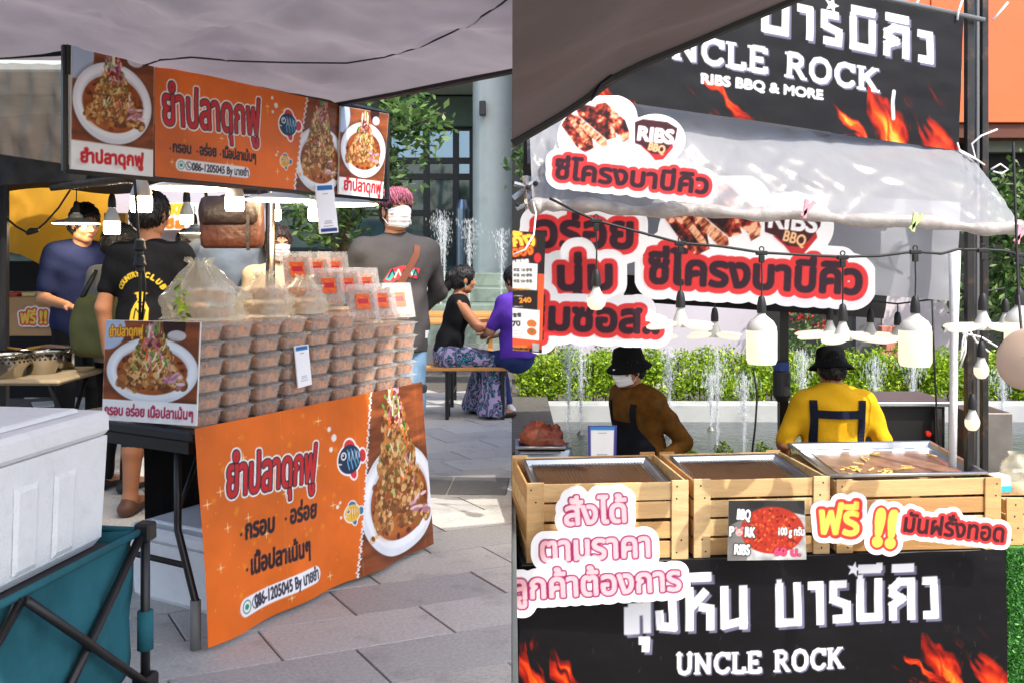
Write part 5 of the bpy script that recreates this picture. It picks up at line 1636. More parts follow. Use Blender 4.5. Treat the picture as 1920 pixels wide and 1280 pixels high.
k.text('ตามราคา', (1013, 1051), (1216, 1041), 66, PK, 19)
k.text('ลูกค้าต้องการ', (960, 1122), (1275, 1104), 64, PK, 19)
k.build('cutout_sign', 'white three-line cutout sign with pink Thai letters in front of the left crate', .006, k.P.m(961, 1000)[0])
k = Cut(Patch((1500, 905, 4.62), (1900, 905, 4.70), (1900, 1050, 4.70), (1500, 1050, 4.62)))
k.text('ฟรี', (1533, 998), (1606, 1001), 76, [(9, (222, 50, 44)), (2.5, (252, 214, 84))], 18)
k.text('!!', (1637, 1018), (1672, 1022), 92, [(10, (222, 50, 44)), (5, (252, 214, 84))], 19)
k.text('มันฝรั่งทอด', (1692, 994), (1878, 1014), 47, [(7, (214, 50, 50)), (1.6, (52, 14, 22))], 15)
k.blob(1672, 985, 60, 30)
k.build('cutout_sign', 'cutout sign with yellow and red letters in front of the right crate')
# pork ribs poster
P = Patch((1366, 937, 4.62), (1509, 937, 4.63), (1512, 1048, 4.63), (1364, 1050, 4.62))
c = Canvas(P.w, P.h, 260, (176, 176, 174))
c.wear(.35, 3, 20)
c.poly([P.m(1364, 937), P.m(1420, 937), P.m(1400, 1050), P.m(1364, 1050)], (84, 80, 78), .7)
c.poly([P.m(1366, 937), P.m(1509, 937), P.m(1509, 965), P.m(1440, 950), P.m(1366, 985)], (46, 44, 44))
c.ell(*P.m(1448, 993), P.px(60, 1440, 990), P.px(44, 1440, 990), (166, 44, 24))
g = random.Random(3)
for _ in range(260):
    a, q = g.uniform(0, 6.28), math.sqrt(g.random())
    c.ell(*P.m(1448 + 57 * q * math.cos(a), 993 + 41 * q * math.sin(a)), .007 * g.uniform(.4, 1.2), .005 * g.uniform(.4, 1.2), g.choice([(206, 70, 34), (120, 24, 16), (226, 110, 50), (90, 20, 14), (190, 50, 30)]), g.uniform(0, 3))
WL = [(.007, (24, 24, 24)), (.0024, (250, 250, 250))]
txt(c, P, 'BBQ', (1382, 972), (1406, 974), 27, WL); txt(c, P, 'P', (1368, 1004), (1376, 1004), 26, WL); txt(c, P, 'RK', (1397, 1005), (1415, 1006), 26, WL)
txt(c, P, 'RIBS', (1377, 1038), (1405, 1039), 27, WL)
c.ell(*P.m(1386, 997), .017, .017, (240, 176, 172)); c.ell(*P.m(1386, 1000), .008, .006, (220, 130, 134))
for s in (-1, 1): c.ell(*P.m(1386 + s * 6, 989), .006, .006, (226, 140, 140)); c.ell(*P.m(1386 + s * 3, 994), .002, .002, (30, 20, 20))
txt(c, P, '100 g กรัม', (1460, 1002), (1508, 1003), 21, [(.003, (60, 50, 50)), (.0012, (250, 250, 250))])
txt(c, P, '60 บ.', (1452, 1040), (1500, 1041), 21, [(.005, (40, 20, 30)), (.003, (232, 70, 110))])
pr = empty('poster', P.BL, 0, 'small photo poster of grilled pork ribs with prices', 'poster')
into(print_sheet('poster_print', c, P.corners(), PRINT_MATT, None), pr)
# seafood menu poster at the left edge of the stall
P = Patch((961, 433, 4.10), (1023, 437, 4.10), (1016, 662, 4.10), (961, 656, 4.10))
c = Canvas(P.w, P.h, 300, (32, 22, 22))
def rpx(x0, y0, x1, y1, col, r=0): a = P.m(x0, y1); b = P.m(x1, y0); c.rect(a[0], a[1], b[0], b[1], col, r=r)
rpx(1006, 515, 1030, 640, (220, 84, 44)); rpx(950, 638, 1030, 648, (220, 84, 44))
rpx(950, 495, 1008, 540, (232, 230, 228)); rpx(950, 582, 1012, 632, (236, 234, 232))
txt(c, P, 'ก๊ง', (964, 468), (1004, 462), 40, [(.010, (120, 20, 16)), (.004, (246, 200, 70))])
txt(c, P, 'ดอง', (962, 482), (1000, 476), 26, [(.007, (120, 20, 16)), (.003, (240, 120, 40))])
txt(c, P, '生腌海鲜', (961, 495), (992, 493), 9, [(.001, (240, 240, 240))])
c.ell(*P.m(1008, 484), .015, .021, (206, 40, 46))
for y, s in ((506, '样菜 120 泰铢'), (516, '样菜 180 泰铢'), (527, '样菜 250 泰铢')): txt(c, P, s, (963, y + 3), (998, y + 3), 7, [(.0006, (50, 50, 50))])
txt(c, P, 'COMBO SET', (961, 545), (994, 544), 6, [(.0006, (230, 150, 60))])
txt(c, P, '240', (974, 568), (996, 567), 13, [(.0015, (240, 150, 50))]); txt(c, P, '70', (961, 612), (976, 611), 14, [(.0015, (30, 30, 30))])
txt(c, P, '套餐', (962, 595), (978, 594), 9, [(.0008, (30, 30, 30))])
for y in (555, 575, 580, 602, 620, 626, 631): c.stroke([P.m(963, y), P.m(980, y)], .0012, (150, 150, 150) if y > 582 else (220, 220, 220))
for (y, col) in ((593, (230, 226, 214)), (607, (196, 110, 50)), (622, (200, 90, 40))):
    c.ell(*P.m(997, y), .027, .021, (245, 245, 245)); c.ell(*P.m(997, y), .022, .017, col)
c.ell(*P.m(997, 621), .008, .006, (60, 140, 50))
txt(c, P, '4-635-9622', (962, 652), (988, 652), 7, [(.0005, (230, 150, 60))]); txt(c, P, 'dongseafood', (961, 658), (992, 658), 7, [(.0005, (230, 150, 60))])
rpx(998, 644, 1011, 658, (206, 206, 206))
mp = empty('menu_poster', P.BL, 0, 'black and orange seafood menu poster hanging at the stall corner', 'poster')
into(print_sheet('menu_print', c, P.corners(), PRINT_MATT, None), mp)
A4 = [P.BL, P.BR, P.TR, P.TL]
into(mobj('backing_board', [q + Vector((0, .002, 0)) for q in A4] + [q + Vector((0, .007, 0)) for q in A4], [(0, 1, 2, 3), (7, 6, 5, 4), (0, 4, 5, 1), (1, 5, 6, 2), (2, 6, 7, 3), (3, 7, 4, 0)], M_foamboard), mp)
into(MB().tube([W(1000, 380, 4.3), W(1005, 400, 4.2), W(1001, 440, 4.09), W(985, 468, 4.085), W(962, 478, 4.085)], .004, 6).build('hanging_cord', M_zip, None, True), mp)

# clear plastic awning ------------------------------------------------
M_film = mat('milky_awning_film', (.40, .405, .42), .2, alpha=.55, spec=.6, bump=.45, bscale=5, var=.05, vscale=4, stretch=(2.2, 2, .45))
aw = empty('clear_awning', W(1000, 300, 4.6), 0, 'milky clear plastic awning with a rolled hem below the roof banner', 'awning')
top_px = [(992, 232), (1050, 205), (1150, 192), (1300, 213), (1450, 236), (1600, 256), (1800, 284), (1812, 288)]
bot_px = [(998, 385), (1050, 378), (1150, 386), (1300, 392), (1450, 396), (1600, 405), (1800, 420), (1912, 425)]
nu, nv = 110, 34
V = []
for i in range(nu):
    t = i / (nu - 1)
    def ip(L): 
        xs_ = np.linspace(0, 1, len(L)); return float(np.interp(t, xs_, [q[0] for q in L])), float(np.interp(t, xs_, [q[1] for q in L]))
    (xt, yt), (xb, yb) = ip(top_px), ip(bot_px)
    a = W(xt, yt, 4.62 + .40 * t); b = W(xb, yb, 4.36 + .25 * t)
    for j in range(nv):
        s = j / (nv - 1)
        p = a.lerp(b, s)
        p += Vector((0, -1, 0)) * (math.sin(s * math.pi) * .035 + .014 * math.sin(t * 47 + 3 * s) * s + .045 * (float(fbm(t * 26 + s * 3, s * 2.2, 6, 5)) - .5) + .020 * (.5 - 3 * abs(float(fbm(t * 15 - s * 4, s * 1.5, 16, 3)) - .5)))
        V.append(p)
F = [(i * nv + j, (i + 1) * nv + j, (i + 1) * nv + j + 1, i * nv + j + 1) for i in range(nu - 1) for j in range(nv - 1)]
into(mobj('film', V, F, M_film, None, True), aw)
M_roll = mat('rolled_film', (.46, .42, .39), .2, alpha=.8, spec=.7, bump=.8, bscale=20, var=.2, vscale=14)
rp = []
rr_ = []
for i in range(nu):
    p = Vector(V[i * nv + nv - 1]); t = i / (nu - 1)
    rp.append(p + Vector((0, -.01, -.012 + .008 * math.sin(t * 33)))); rr_.append(.026 + .010 * math.sin(t * 17 + 1) ** 2 + .005 * math.sin(t * 71))
into(MB().tube(rp, rr_, 10).build('rolled_hem', M_roll, None, True), aw)
for (px_, py_, col, nm) in ((1513, 392, (236, 160, 170), 'pink_clip'), (1716, 417, (190, 214, 140), 'green_clip'), (1912, 440, (226, 140, 150), 'pink_clip')):
    q = W(px_, py_, 4.36)
    b = MB()
    for s in (-1, 1):
        b.box((-.009, -.006, -.045), (.009, .006, .045), Matrix.Translation(q + Vector((s * .006, 0, 0))) @ Matrix.Rotation(R(s * 17 + 25), 4, 'Y'), bev=.002)
    into(b.build(nm, mat(nm, rgb(*col), .45), None), aw)
# white sheet and a black strip put where the tent interior is dark
M_sheet = mat('white_vinyl_sheet', rgb(172, 174, 180), .4, var=.05, vscale=3, translucent=.3, bump=.3, bscale=6)
PSH = [W(985, 340, 5.15), W(1795, 395, 5.3), W(1795, 560, 5.3), W(1640, 545, 5.28), W(1200, 505, 5.2), W(985, 492, 5.15)]
def sheet(name, tl, tr, br, bl, m, label, cat, amp=.02, nu=50, nv=20, seed=1):
    V = []
    for i in range(nu):
        u = i / (nu - 1)
        for j in range(nv):
            v = j / (nv - 1)
            p = tl.lerp(tr, u).lerp(bl.lerp(br, u), v)
            V.append(p + Vector((0, 1, 0)) * amp * (math.sin(u * 23 + v * 3 + seed) + 2.4 * (float(fbm(u * 9, v * 4, seed, 3)) - .5)))
    F = [(i * nv + j, (i + 1) * nv + j, (i + 1) * nv + j + 1, i * nv + j + 1) for i in range(nu - 1) for j in range(nv - 1)]
    return tag(mobj(name, V, F, m, None, True), label, cat)
sheet('vinyl_sheet', W(985, 330, 5.15), W(1798, 380, 5.3), W(1798, 566, 5.3), W(985, 500, 5.15), M_sheet, 'white vinyl sheet hanging behind the cutout signs', 'sheet', .012)
sheet('dark_interior_strip', W(1095, 430, 5.75), W(1690, 430, 5.75), W(1660, 598, 5.75), W(1095, 560, 5.75), mat('black_cloth', rgb(18, 18, 20), .9), 'black strip standing in for the dark interior at the back of the barbecue stall', 'cloth', .02)
# tent roof of the stall, added to put the cooks in shade
V, F = [], []
nu, nv = 40, 24
for i in range(nu):
    u = i / (nu - 1); X = .08 + 2.15 * u
    for j in range(nv):
        v = j / (nv - 1); Y = 4.98 + .10 * u + 2.1 * v
        z = 1.80 + .02 * math.sin(u * 9) + .75 * (1 - abs(v - .45) / .55 if v > .45 else v / .45) * 1.0
        V.append((X, Y, z + .012 * math.sin(u * 31 + v * 5)))
F = [(i * nv + j, (i + 1) * nv + j, (i + 1) * nv + j + 1, i * nv + j + 1) for i in range(nu - 1) for j in range(nv - 1)]
tag(mobj('tent_roof', V, F, mat('dark_lined_canvas', rgb(58, 58, 60), .8, var=.06, vscale=2), None, True), 'dark tent roof of the barbecue stall behind the roof banner', 'canopy')
# poles --------------------------------------------------------------
M_post = mat('scuffed_black_post', rgb(28, 26, 26), .35, var=.4, vscale=12, dark=rgb(150, 110, 80), dscale=5, damt=.5)
def post(px_, d, w, z0, z1, m, name, label):
    x = W(px_, 0, d).x
    return tag(MB().box((-w / 2, -w / 2, z0), (w / 2, w / 2, z1), bev=.003).build(name, m, None, loc=(x, d, 0)), label, 'pole')
post(1817, 5.05, .040, LOW, 2.75, M_post, 'tent_post', 'scuffed black tent post right of the barbecue stall, left one of the pair')
post(1845, 5.02, .034, LOW, 2.75, M_post, 'tent_post', 'scuffed black tent post right of the barbecue stall, right one of the pair')
post(1832, 5.08, .022, .2, 2.95, mat('galvanised'), 'steel_pole', 'bare steel pole between the two black tent posts')
tag(MB().tube([W(1790, 470, 4.96), W(1789, 600, 4.96), W(1788, 740, 4.96), W(1786, 875, 4.96)], [.030, .022, .020, .020], 10).build('wrapped_pole', mat('white_wrap', rgb(236, 236, 238), .35, bump=.6, bscale=20), None, True), 'pole wrapped in white plastic left of the black tent posts', 'pole')
cp = empty('rear_post', (W(1468, 0, 6.1).x, 6.1, LOW), 0, 'black rear post with a blue band behind the yellow-shirted cook', 'pole')
MB().box((-.028, -.028, 0), (.028, .028, 1.95)).build('post', M_black, cp)
MB().lathe([(.05, W(0, 692, 6.1).z - LOW), (.05, W(0, 676, 6.1).z - LOW)], 16, Matrix.Translation((-.02, -.035, 0))).build('blue_band', mat('blue_band', rgb(40, 70, 140), .5), cp)
MB().lathe([(.03, W(0, 750, 6.1).z - LOW), (.055, W(0, 738, 6.1).z - LOW), (.055, W(0, 695, 6.1).z - LOW), (.03, W(0, 690, 6.1).z - LOW)], 16, Matrix.Translation((-.02, -.04, 0)), True).build('clamp', mat('dark_clamp', rgb(44, 44, 48), .5), cp)
# zip ties and cords on the right poles
zt_ = empty('zip_ties', W(1835, 290, 4.95), 0, 'white zip ties and cords knotted round the right tent posts', 'ties')
for pts in ([(1795, 268), (1800, 285), (1830, 300), (1822, 270), (1840, 255), (1870, 243)], [(1800, 282), (1826, 296), (1846, 310)], [(1858, 318), (1876, 308), (1890, 318), (1878, 326), (1862, 322)],
            [(1812, 610), (1805, 640), (1800, 675), (1808, 650), (1814, 620)], [(1805, 625), (1840, 632), (1870, 650)], [(1810, 605), (1830, 640), (1855, 660)], [(1812, 615), (1810, 660), (1800, 690)]):
    into(MB().tube([W(x, y, 4.93) for x, y in pts], .005, 6).build('cord', M_zip, None, True), zt_)
# metal corner joint of the tent frame, top left
cj = empty('tent_corner_joint', W(985, 350, 4.4), 0, 'chrome corner joint of the folding tent frame, left end of the awning', 'tent frame')
M_al2 = mat('polished_joint', rgb(190, 192, 194), .25, metal=.9)
for a, b, r_ in (((962, 372), (1006, 338), .012), ((964, 345), (1012, 358), .012), ((985, 330), (990, 392), .014), ((968, 392), (1010, 372), .010)):
    into(MB().tube([W(*a, 4.42), W(*b, 4.42)], r_, 4).build('strut', M_al2), cj)
for x, y in ((990, 352), (1000, 372), (970, 384), (1004, 345)):
    into(MB().lathe([(0, .012), (.012, .010), (.012, 0)], 10, Matrix.Translation(W(x, y, 4.40)) @ Matrix.Rotation(R(90), 4, 'X')).build('bolt', M_black), cj)
# lamp string ----------------------------------------------------------
M_bulb = mat('lit_bulb', (.30, .29, .27), .3, emit=(1.0, .86, .64), estr=.42)
M_bulbw = mat('lit_panel', (.32, .31, .29), .3, emit=(1.0, .90, .72), estr=.40)
M_case = mat('white_lamp_case', rgb(196, 196, 190), .4)
M_rub = mat('black_rubber', rgb(22, 22, 24), .55)
M_warm = mat('warm_lit_bulb', (1, 1, 1), .4, emit=(1.0, .80, .52), estr=12.0)
M_warmw = mat('warm_lit_panel', (1, 1, 1), .4, emit=(1.0, .80, .52), estr=12.0)
def bulb(kind, top, size, drop, label, name='hanging_lamp', rot=0.0, group=None):
    """top: where the socket's cord leaves the cable; drop: cord length; size: metres per unit of a 1-unit-wide bulb"""
    o = empty(name, top, rot, label, 'lamp', group)
    s = size
    wm_ = name == 'hanging_lamp'
    B1, B2 = (M_warm, M_warmw) if wm_ else (M_bulb, M_bulbw)
    if drop > .01: MB().tube([(0, 0, 0), (.002, 0, -drop * .5), (0, 0, -drop)], .0035, 6).build('cord', M_rub, o)
    z = -drop
    sk = MB().lathe([(.008, z), (.014, z - .008), (.019, z - .03), (.021, z - .05), (.021, z - .075), (0, z - .075)], 14)
    shade_auto(sk.build('socket', M_rub, o)); z -= .0755
    if kind == 'T':
        shade_auto(MB().lathe([(.016, z), (.02, z - .01), (.036 * s, z - .035), (.046 * s, z - .06), (.046 * s, z - .075)], 20).build('lamp_base', M_case, o))
        shade_auto(MB().lathe([(.0465 * s, z - .075), (.0475 * s, z - .08), (.0475 * s, z - .145 * s), (.042 * s, z - .158 * s), (0, z - .160 * s)], 20).build('diffuser', B1, o))
    elif kind == 'A':
        shade_auto(MB().lathe([(.014, z), (.02, z - .02), (.032 * s, z - .05)], 18).build('lamp_base', M_case, o))
        shade_auto(MB().lathe([(.032 * s, z - .0502), (.034 * s, z - .065), (.031 * s, z - .085), (.018 * s, z - .103), (0, z - .107)], 18).build('diffuser', B1, o))
    elif kind == 'disc':
        shade_auto(MB().lathe([(.02, z + .0), (.035, z - .01), (.04, z - .03), (.12 * s, z - .045), (.155 * s, z - .056), (.160 * s, z - .064)], 36).build('lamp_shade', M_case, o))
        shade_auto(MB().lathe([(.159 * s, z - .0645), (.150 * s, z - .068), (0, z - .068)], 36).build('diffuser', B2, o))
    elif kind == 'wing':
        shade_auto(MB().lathe([(.014, z), (.02, z - .02), (.045 * s, z - .06), (.05 * s, z - .085), (.0, z - .085)], 18).build('lamp_base', M_case, o))
        for k in range(4):
            a = k * math.pi / 2 + .35
            Mw = Matrix.Translation((0, 0, z - .072)) @ Matrix.Rotation(a, 4, 'Z') @ Matrix.Translation((.14 * s, 0, 0)) @ Matrix.Rotation(R(6), 4, 'Y')
            V, F = [], []
            n = 20
            for zz, kk in ((.010, .9), (.013, .6), (-.004, 1.0), (.004, 1.0)): pass
            prof = [(0, .012), (.75, .011), (.97, .004), (1.0, 0)]
            b = MB().lathe([(max(r_, .001), h) for r_, h in prof], n)
            b.V = [Mw @ Vector((v[0] * .10 * s, v[1] * .062 * s, v[2])) for v in b.V]
            shade_auto(b.build('wing_case', M_bulbw, o))
            b = MB().lathe([(1.0, 0), (.97, -.006), (.8, -.012), (.001, -.012)], n)
            b.V = [Mw @ Vector((v[0] * .10 * s, v[1] * .062 * s, v[2])) for v in b.V]
            shade_auto(b.build('wing_diffuser', M_bulbw, o))
    return o
SD_ = 4.25
strp = [(1030, 372), (1078, 396), (1118, 414), (1200, 436), (1276, 456), (1350, 462), (1428, 474), (1500, 478), (1580, 482), (1650, 480), (1716, 472), (1765, 476), (1795, 468), (1840, 468), (1880, 470), (1915, 478)]
cab = empty('lamp_cable', W(1400, 470, SD_), 0, 'black outdoor lamp cable with hanging sockets across the barbecue stall', 'cable')
pts = [W(x, y, SD_) for x, y in strp]
into(MB().tube(pts, .006, 8).build('cable', M_rub, None, True), cab)
HP = [(1118, 414), (1276, 456), (1428, 474), (1580, 482), (1716, 472), (1843, 469), (1911, 478)]
for x, y in HP:
    b = MB().box((-.026, -.010, -.012), (.026, .010, .008), bev=.004).box((-.012, -.010, -.045), (.012, .010, -.012), bev=.003)
    into(b.build('cable_tee', M_rub, None, loc=W(x, y, SD_)), cab)
    into(MB().tube([W(x, y, SD_) + Vector((.010 * math.cos(a), 0, .016 + .010 * math.sin(a))) for a in np.linspace(0, 6.28, 12)], .003, 5).build('hook', M_rub, None, True), cab)
mpp = SD_ / FPX
def hang_lamp(kind, x, y, ysock, size, label, rot=0.0, d=SD_):
    k = d / FPX
    return bulb(kind, W(x, y, d), size, max(0.0, (ysock - y) * k), label, 'string_lamp', rot, 'lamps on the cable across the barbecue stall')
hang_lamp('A', 1118, 432, 505, 1.75 * .72, 'pear-shaped bulb hanging before the three-line cutout sign')
hang_lamp('wing', 1276, 474, 545, .78, 'four-winged lamp hanging under the larger ribs sign', .2)
hang_lamp('T', 1428, 492, 555, 1.42, 'big cylinder bulb between the two cooks')
hang_lamp('wing', 1580, 500, 570, .85, 'four-winged lamp over the yellow-shirted cook', .6)
hang_lamp('T', 1716, 490, 555, 1.48, 'big cylinder bulb above the grill, left of the wrapped pole')
hang_lamp('wing', 1843, 487, 550, .85, 'four-winged lamp in front of the right tent posts', .1)
hang_lamp('T', 1911, 496, 540, 1.3, 'cylinder bulb cut off by the right edge')
hang_lamp('A', 1840, 602, 640, 1.05, 'small round bulb low beside the right tent posts', 0, 4.7)
hang_lamp('A', 1823, 715, 738, 1.05, 'lowest small round bulb by the right tent posts', 0, 4.75)
hang_lamp('wing', 1556, 560, 575, .80, 'winged lamp further back over the black bucket hat', .9, 5.4)
hang_lamp('wing', 1632, 565, 580, .80, 'winged lamp further back right of the bucket hat', .3, 5.6)
hang_lamp('wing', 1683, 570, 585, .80, 'winged lamp further back left of the big right bulb', .5, 5.5)
hang_lamp('wing', 1885, 540, 560, .80, 'winged lamp behind the right tent posts', .8, 5.2)
hang_lamp('wing', 1215, 560, 575, .78, 'winged lamp further back beside the three-line sign', .5, 5.3)
hang_lamp('wing', 1340, 562, 577, .78, 'winged lamp further back left of the big centre bulb', .15, 5.3)
rc = tag(MB().tube([W(1150, 545, 5.38), W(1215, 560, 5.3), W(1340, 562, 5.3), W(1460, 556, 5.35), W(1556, 560, 5.4), W(1632, 565, 5.6), W(1683, 570, 5.5), W(1790, 556, 5.3), W(1885, 540, 5.2)], .005, 6).build('rear_lamp_cable', M_rub, None, True), 'thin black cable carrying the rear winged lamps', 'cable')
# big beige lamp shade at the right edge
bs = empty('round_lamp', W(1925, 672, 3.9), 0, 'large beige round lamp shade turned edge-on at the right border', 'lamp')
bq = MB().lathe([(.002, .02), (.10, .015), (.125, .004), (.128, 0), (.12, -.006), (.002, -.008)], 30, Vector((-.80, -.52, .28)).to_track_quat('Z', 'Y').to_matrix().to_4x4())
shade_auto(bq.build('shade', mat('beige_shade', rgb(206, 178, 154), .6), bs))
MB().tube([(0, .02, 0), (.03, .12, .25), (.05, .2, .9)], .006, 6).build('cord', M_rub, bs)
for nm, pts in (('cable', [(1412, 690), (1420, 740), (1416, 800), (1408, 866)]), ('cable', [(1748, 560), (1752, 690), (1758, 800), (1764, 876)])):
    tag(MB().tube([W(x, y, 5.45) for x, y in pts], .006, 6).build('hanging_cable', M_rub, None, True), 'black cable hanging down %s' % ('between the two cooks' if pts[0][0] < 1500 else 'in front of the grill'), 'cable')

# rear counter, trays and grill ---------------------------------------
rc_ = empty('rear_counter', (1.3, 5.6, LOW), 0, 'narrow black counter behind the crates', 'counter')
MB().box((-1.26, -.16, .93), (-.30, .14, .96)).build('counter_top', mat('black_plastic'), rc_)
for x in (-1.22, -.36):
    for y in (-.13, .10): MB().box((x, y, 0), (x + .03, y + .03, .929)).build('leg', M_blackmetal, rc_)
zc = LOW + .96
card('payment_stand', Patch((1102, 797, 5.42), (1157, 797, 5.42), (1155, 869, 5.40), (1103, 869, 5.40)), 'blue-framed white payment card standing behind the left crate', back=(70, 66, 150), inner=True, header=(60, 140, 210), ppm=260)
M_dk = mat('dark_pan', rgb(34, 30, 30), .35, metal=.6)
for k, (x0, x1, y, d) in enumerate(((966, 1090, 842, 5.5), (962, 1078, 822, 5.52), (966, 1060, 800, 5.54))):
    a = W(x0, y, d); b = W(x1, y, d)
    if k == 0: base_z = zc + .002
    o = tray(Matrix.Translation((max(a.x, .02), 5.47, zc + .002 + k * .062)), b.x - max(a.x, .02), .24, .05, ['bottom', 'middle', 'topmost'][k] + ' tray of the stack beside the payment stand')
m_ = empty('grilled_meat', (.17, 5.58, zc + .20), 0, 'mound of dark grilled meat on the topmost tray at the stall corner', 'food')
g = np.random.RandomState(5)
V, F = [], []
n, mm = 18, 9
for j in range(mm):
    t = j / (mm - 1) * math.pi / 2
    for i in range(n):
        a = 2 * math.pi * i / n; r_ = 1 + .12 * g.normal()
        V.append((math.cos(a) * math.cos(t) * .13 * r_, math.sin(a) * math.cos(t) * .10 * r_, math.sin(t) * .11 * r_ - .02))
for j in range(mm - 1):
    for i in range(n): F.append((j * n + i, j * n + (i + 1) % n, (j + 1) * n + (i + 1) % n, (j + 1) * n + i))
mobj('meat', V, F, mat('grilled_meat', rgb(120, 54, 28), .45, var=.4, vscale=20, bump=.8, bscale=40), m_, True)
MB().box((-.14, -.10, -.05), (.14, .10, -.022), bev=.01).build('dish', M_dk, m_)
gr = empty('gas_grill', (W(1712, 0, 6.0).x, 6.0, LOW), 0, 'black steel gas grill with red knobs right of the yellow-shirted cook', 'grill')
gz = W(0, 752, 6.0).z - LOW
k6 = 6.0 / FPX
MB().box((-.26, -.02, 0), (.22, .45, gz - .30), bev=.006).build('cabinet', M_dk, gr)
MB().box((-.25, .02, gz - .299), (.21, .44, gz - .03), bev=.006).build('hood', mat('sooty_hood', rgb(26, 26, 26), .5), gr)
MB().box((-.28, -.04, gz - .028), (.24, .46, gz), bev=.006).build('top_plate', M_alu, gr)
MB().box((.12, -.045, .3), (.16, -.021, gz - .04)).build('control_strip', mat('steel_strip', rgb(150, 150, 150), .3, metal=.9), gr)
MB().box((-.20, -.035, gz - .46), (.10, -.021, gz - .33)).build('drip_panel', mat('steel_strip'), gr)
for y in (812, 856):
    MB().lathe([(.0, .022), (.016, .020), (.018, 0)], 12, Matrix.Translation(W(1739, y, 5.94) - Vector(gr.location)) @ Matrix.Rotation(R(90), 4, 'X')).build('knob', mat('red_knob', rgb(206, 40, 24), .4), gr)
st_ = tag(MB().box((-.1, -.12, 0), (.13, .2, W(0, 768, 5.7).z - LOW), bev=.004).build('steel_cabinet', mat('grey_steel', rgb(130, 126, 120), .35, metal=.7, var=.2, vscale=5), None, loc=(W(1838, 0, 5.7).x, 5.7, LOW)), 'grey steel cabinet behind the right tent posts', 'cabinet')
# far right: turf side, small crate, tissue box and bag
tf = empty('turf_panel', W(1889, 1030, 4.92), 0, 'side table skirted with bright artificial turf at the right border', 'table')
x0 = W(1888, 0, 4.92).x
M_turf = mat('artificial_turf', rgb(70, 132, 58), .8, var=.3, vscale=60)
into(MB().box((x0, 4.93, LOW), (x0 + .9, 5.5, -.17)).build('turf_backing', M_turf), tf)
g = np.random.RandomState(8)
n = 9000
q = np.stack([g.uniform(x0, x0 + .45, n), np.full(n, 4.925) - g.uniform(0, .012, n), g.uniform(LOW + .02, -.17, n)], 1)
lfm = leaf_mesh('turf_blades', q, .011, [lin(np.array(cc) / 255) for cc in ((76, 150, 60), (58, 128, 48), (104, 172, 78), (90, 150, 80))], 4, M_leaf); into(lfm, tf); tag(lfm, kind='stuff')
crate(Matrix.Translation((x0 + .02, 4.96, -.168)), .55, .4, .24, 'small wooden crate on the turf table at the right border', 3, 8)
tbx = empty('tissue_box', W(1866, 906, 5.1), .2, 'white and light-blue tissue packet at the right end of the stall', 'box')
tbx.location.z = .072
MB().box((-.065, -.05, 0), (.065, .05, .095), bev=.012).build('packet', mat('white_packet', rgb(226, 222, 214), .5), tbx)
MB().box((-.067, -.052, .004), (.067, .052, .055), bev=.012).build('blue_wrap', mat('blue_packet', rgb(60, 176, 210), .4), tbx)
tgb = empty('plastic_bag', (W(1905, 0, 5.15).x, 5.15, .072), 0, 'crumpled clear plastic bag beside the tissue packet', 'plastic bag')
g = np.random.RandomState(3)
V, F = [], []
for j in range(10):
    t = j / 9
    for i in range(22):
        a = 2 * math.pi * i / 22; r_ = (.085 * (1 - .55 * t ** 2)) * (1 + .16 * math.sin(a * 3 + j) + .08 * g.normal()) * (1 if t < .8 else .5 + 1.5 * (t - .8) * 2)
        V.append((math.cos(a) * r_, math.sin(a) * r_, t * .20))
for j in range(9):
    for i in range(22): F.append((j * 22 + i, j * 22 + (i + 1) % 22, j * 22 + 22 + (i + 1) % 22, j * 22 + 22 + i))
mobj('bag_film', V, F, M_bag, tgb, True)
pk = tag(MB().box((-.55, -.2, 0), (.45, .2, .072 - LOW), bev=.004).build('side_counter', mat('black_plastic'), None, loc=(W(1885, 0, 5.72).x + .5, 5.72 - .35, LOW)), 'dark side counter under the tissue packet and bag', 'counter')
sk = MB()
g = np.random.RandomState(4)
V, F = [], []
for j in range(12):
    t = j / 11
    for i in range(24):
        a = 2 * math.pi * i / 24; k_ = (1 - .35 * max(0, t - .7) / .3) * (1 + .05 * math.sin(a * 4 + j * .8) + .02 * g.normal())
        V.append((math.copysign(abs(math.cos(a)) ** .6, math.cos(a)) * .10 * k_, math.copysign(abs(math.sin(a)) ** .6, math.sin(a)) * .14 * k_, t * .52))
for j in range(11):
    for i in range(24): F.append((j * 24 + i, j * 24 + (i + 1) % 24, j * 24 + 24 + (i + 1) % 24, j * 24 + 24 + i))
F.append(tuple(11 * 24 + i for i in range(24)))
tag(mobj('woven_sack', V, F, mat('woven_sack', rgb(206, 200, 190), .8, var=.1), None, True, (.125, 4.86, LOW)), 'pale woven sack on the ground left of the black banner', 'sack')
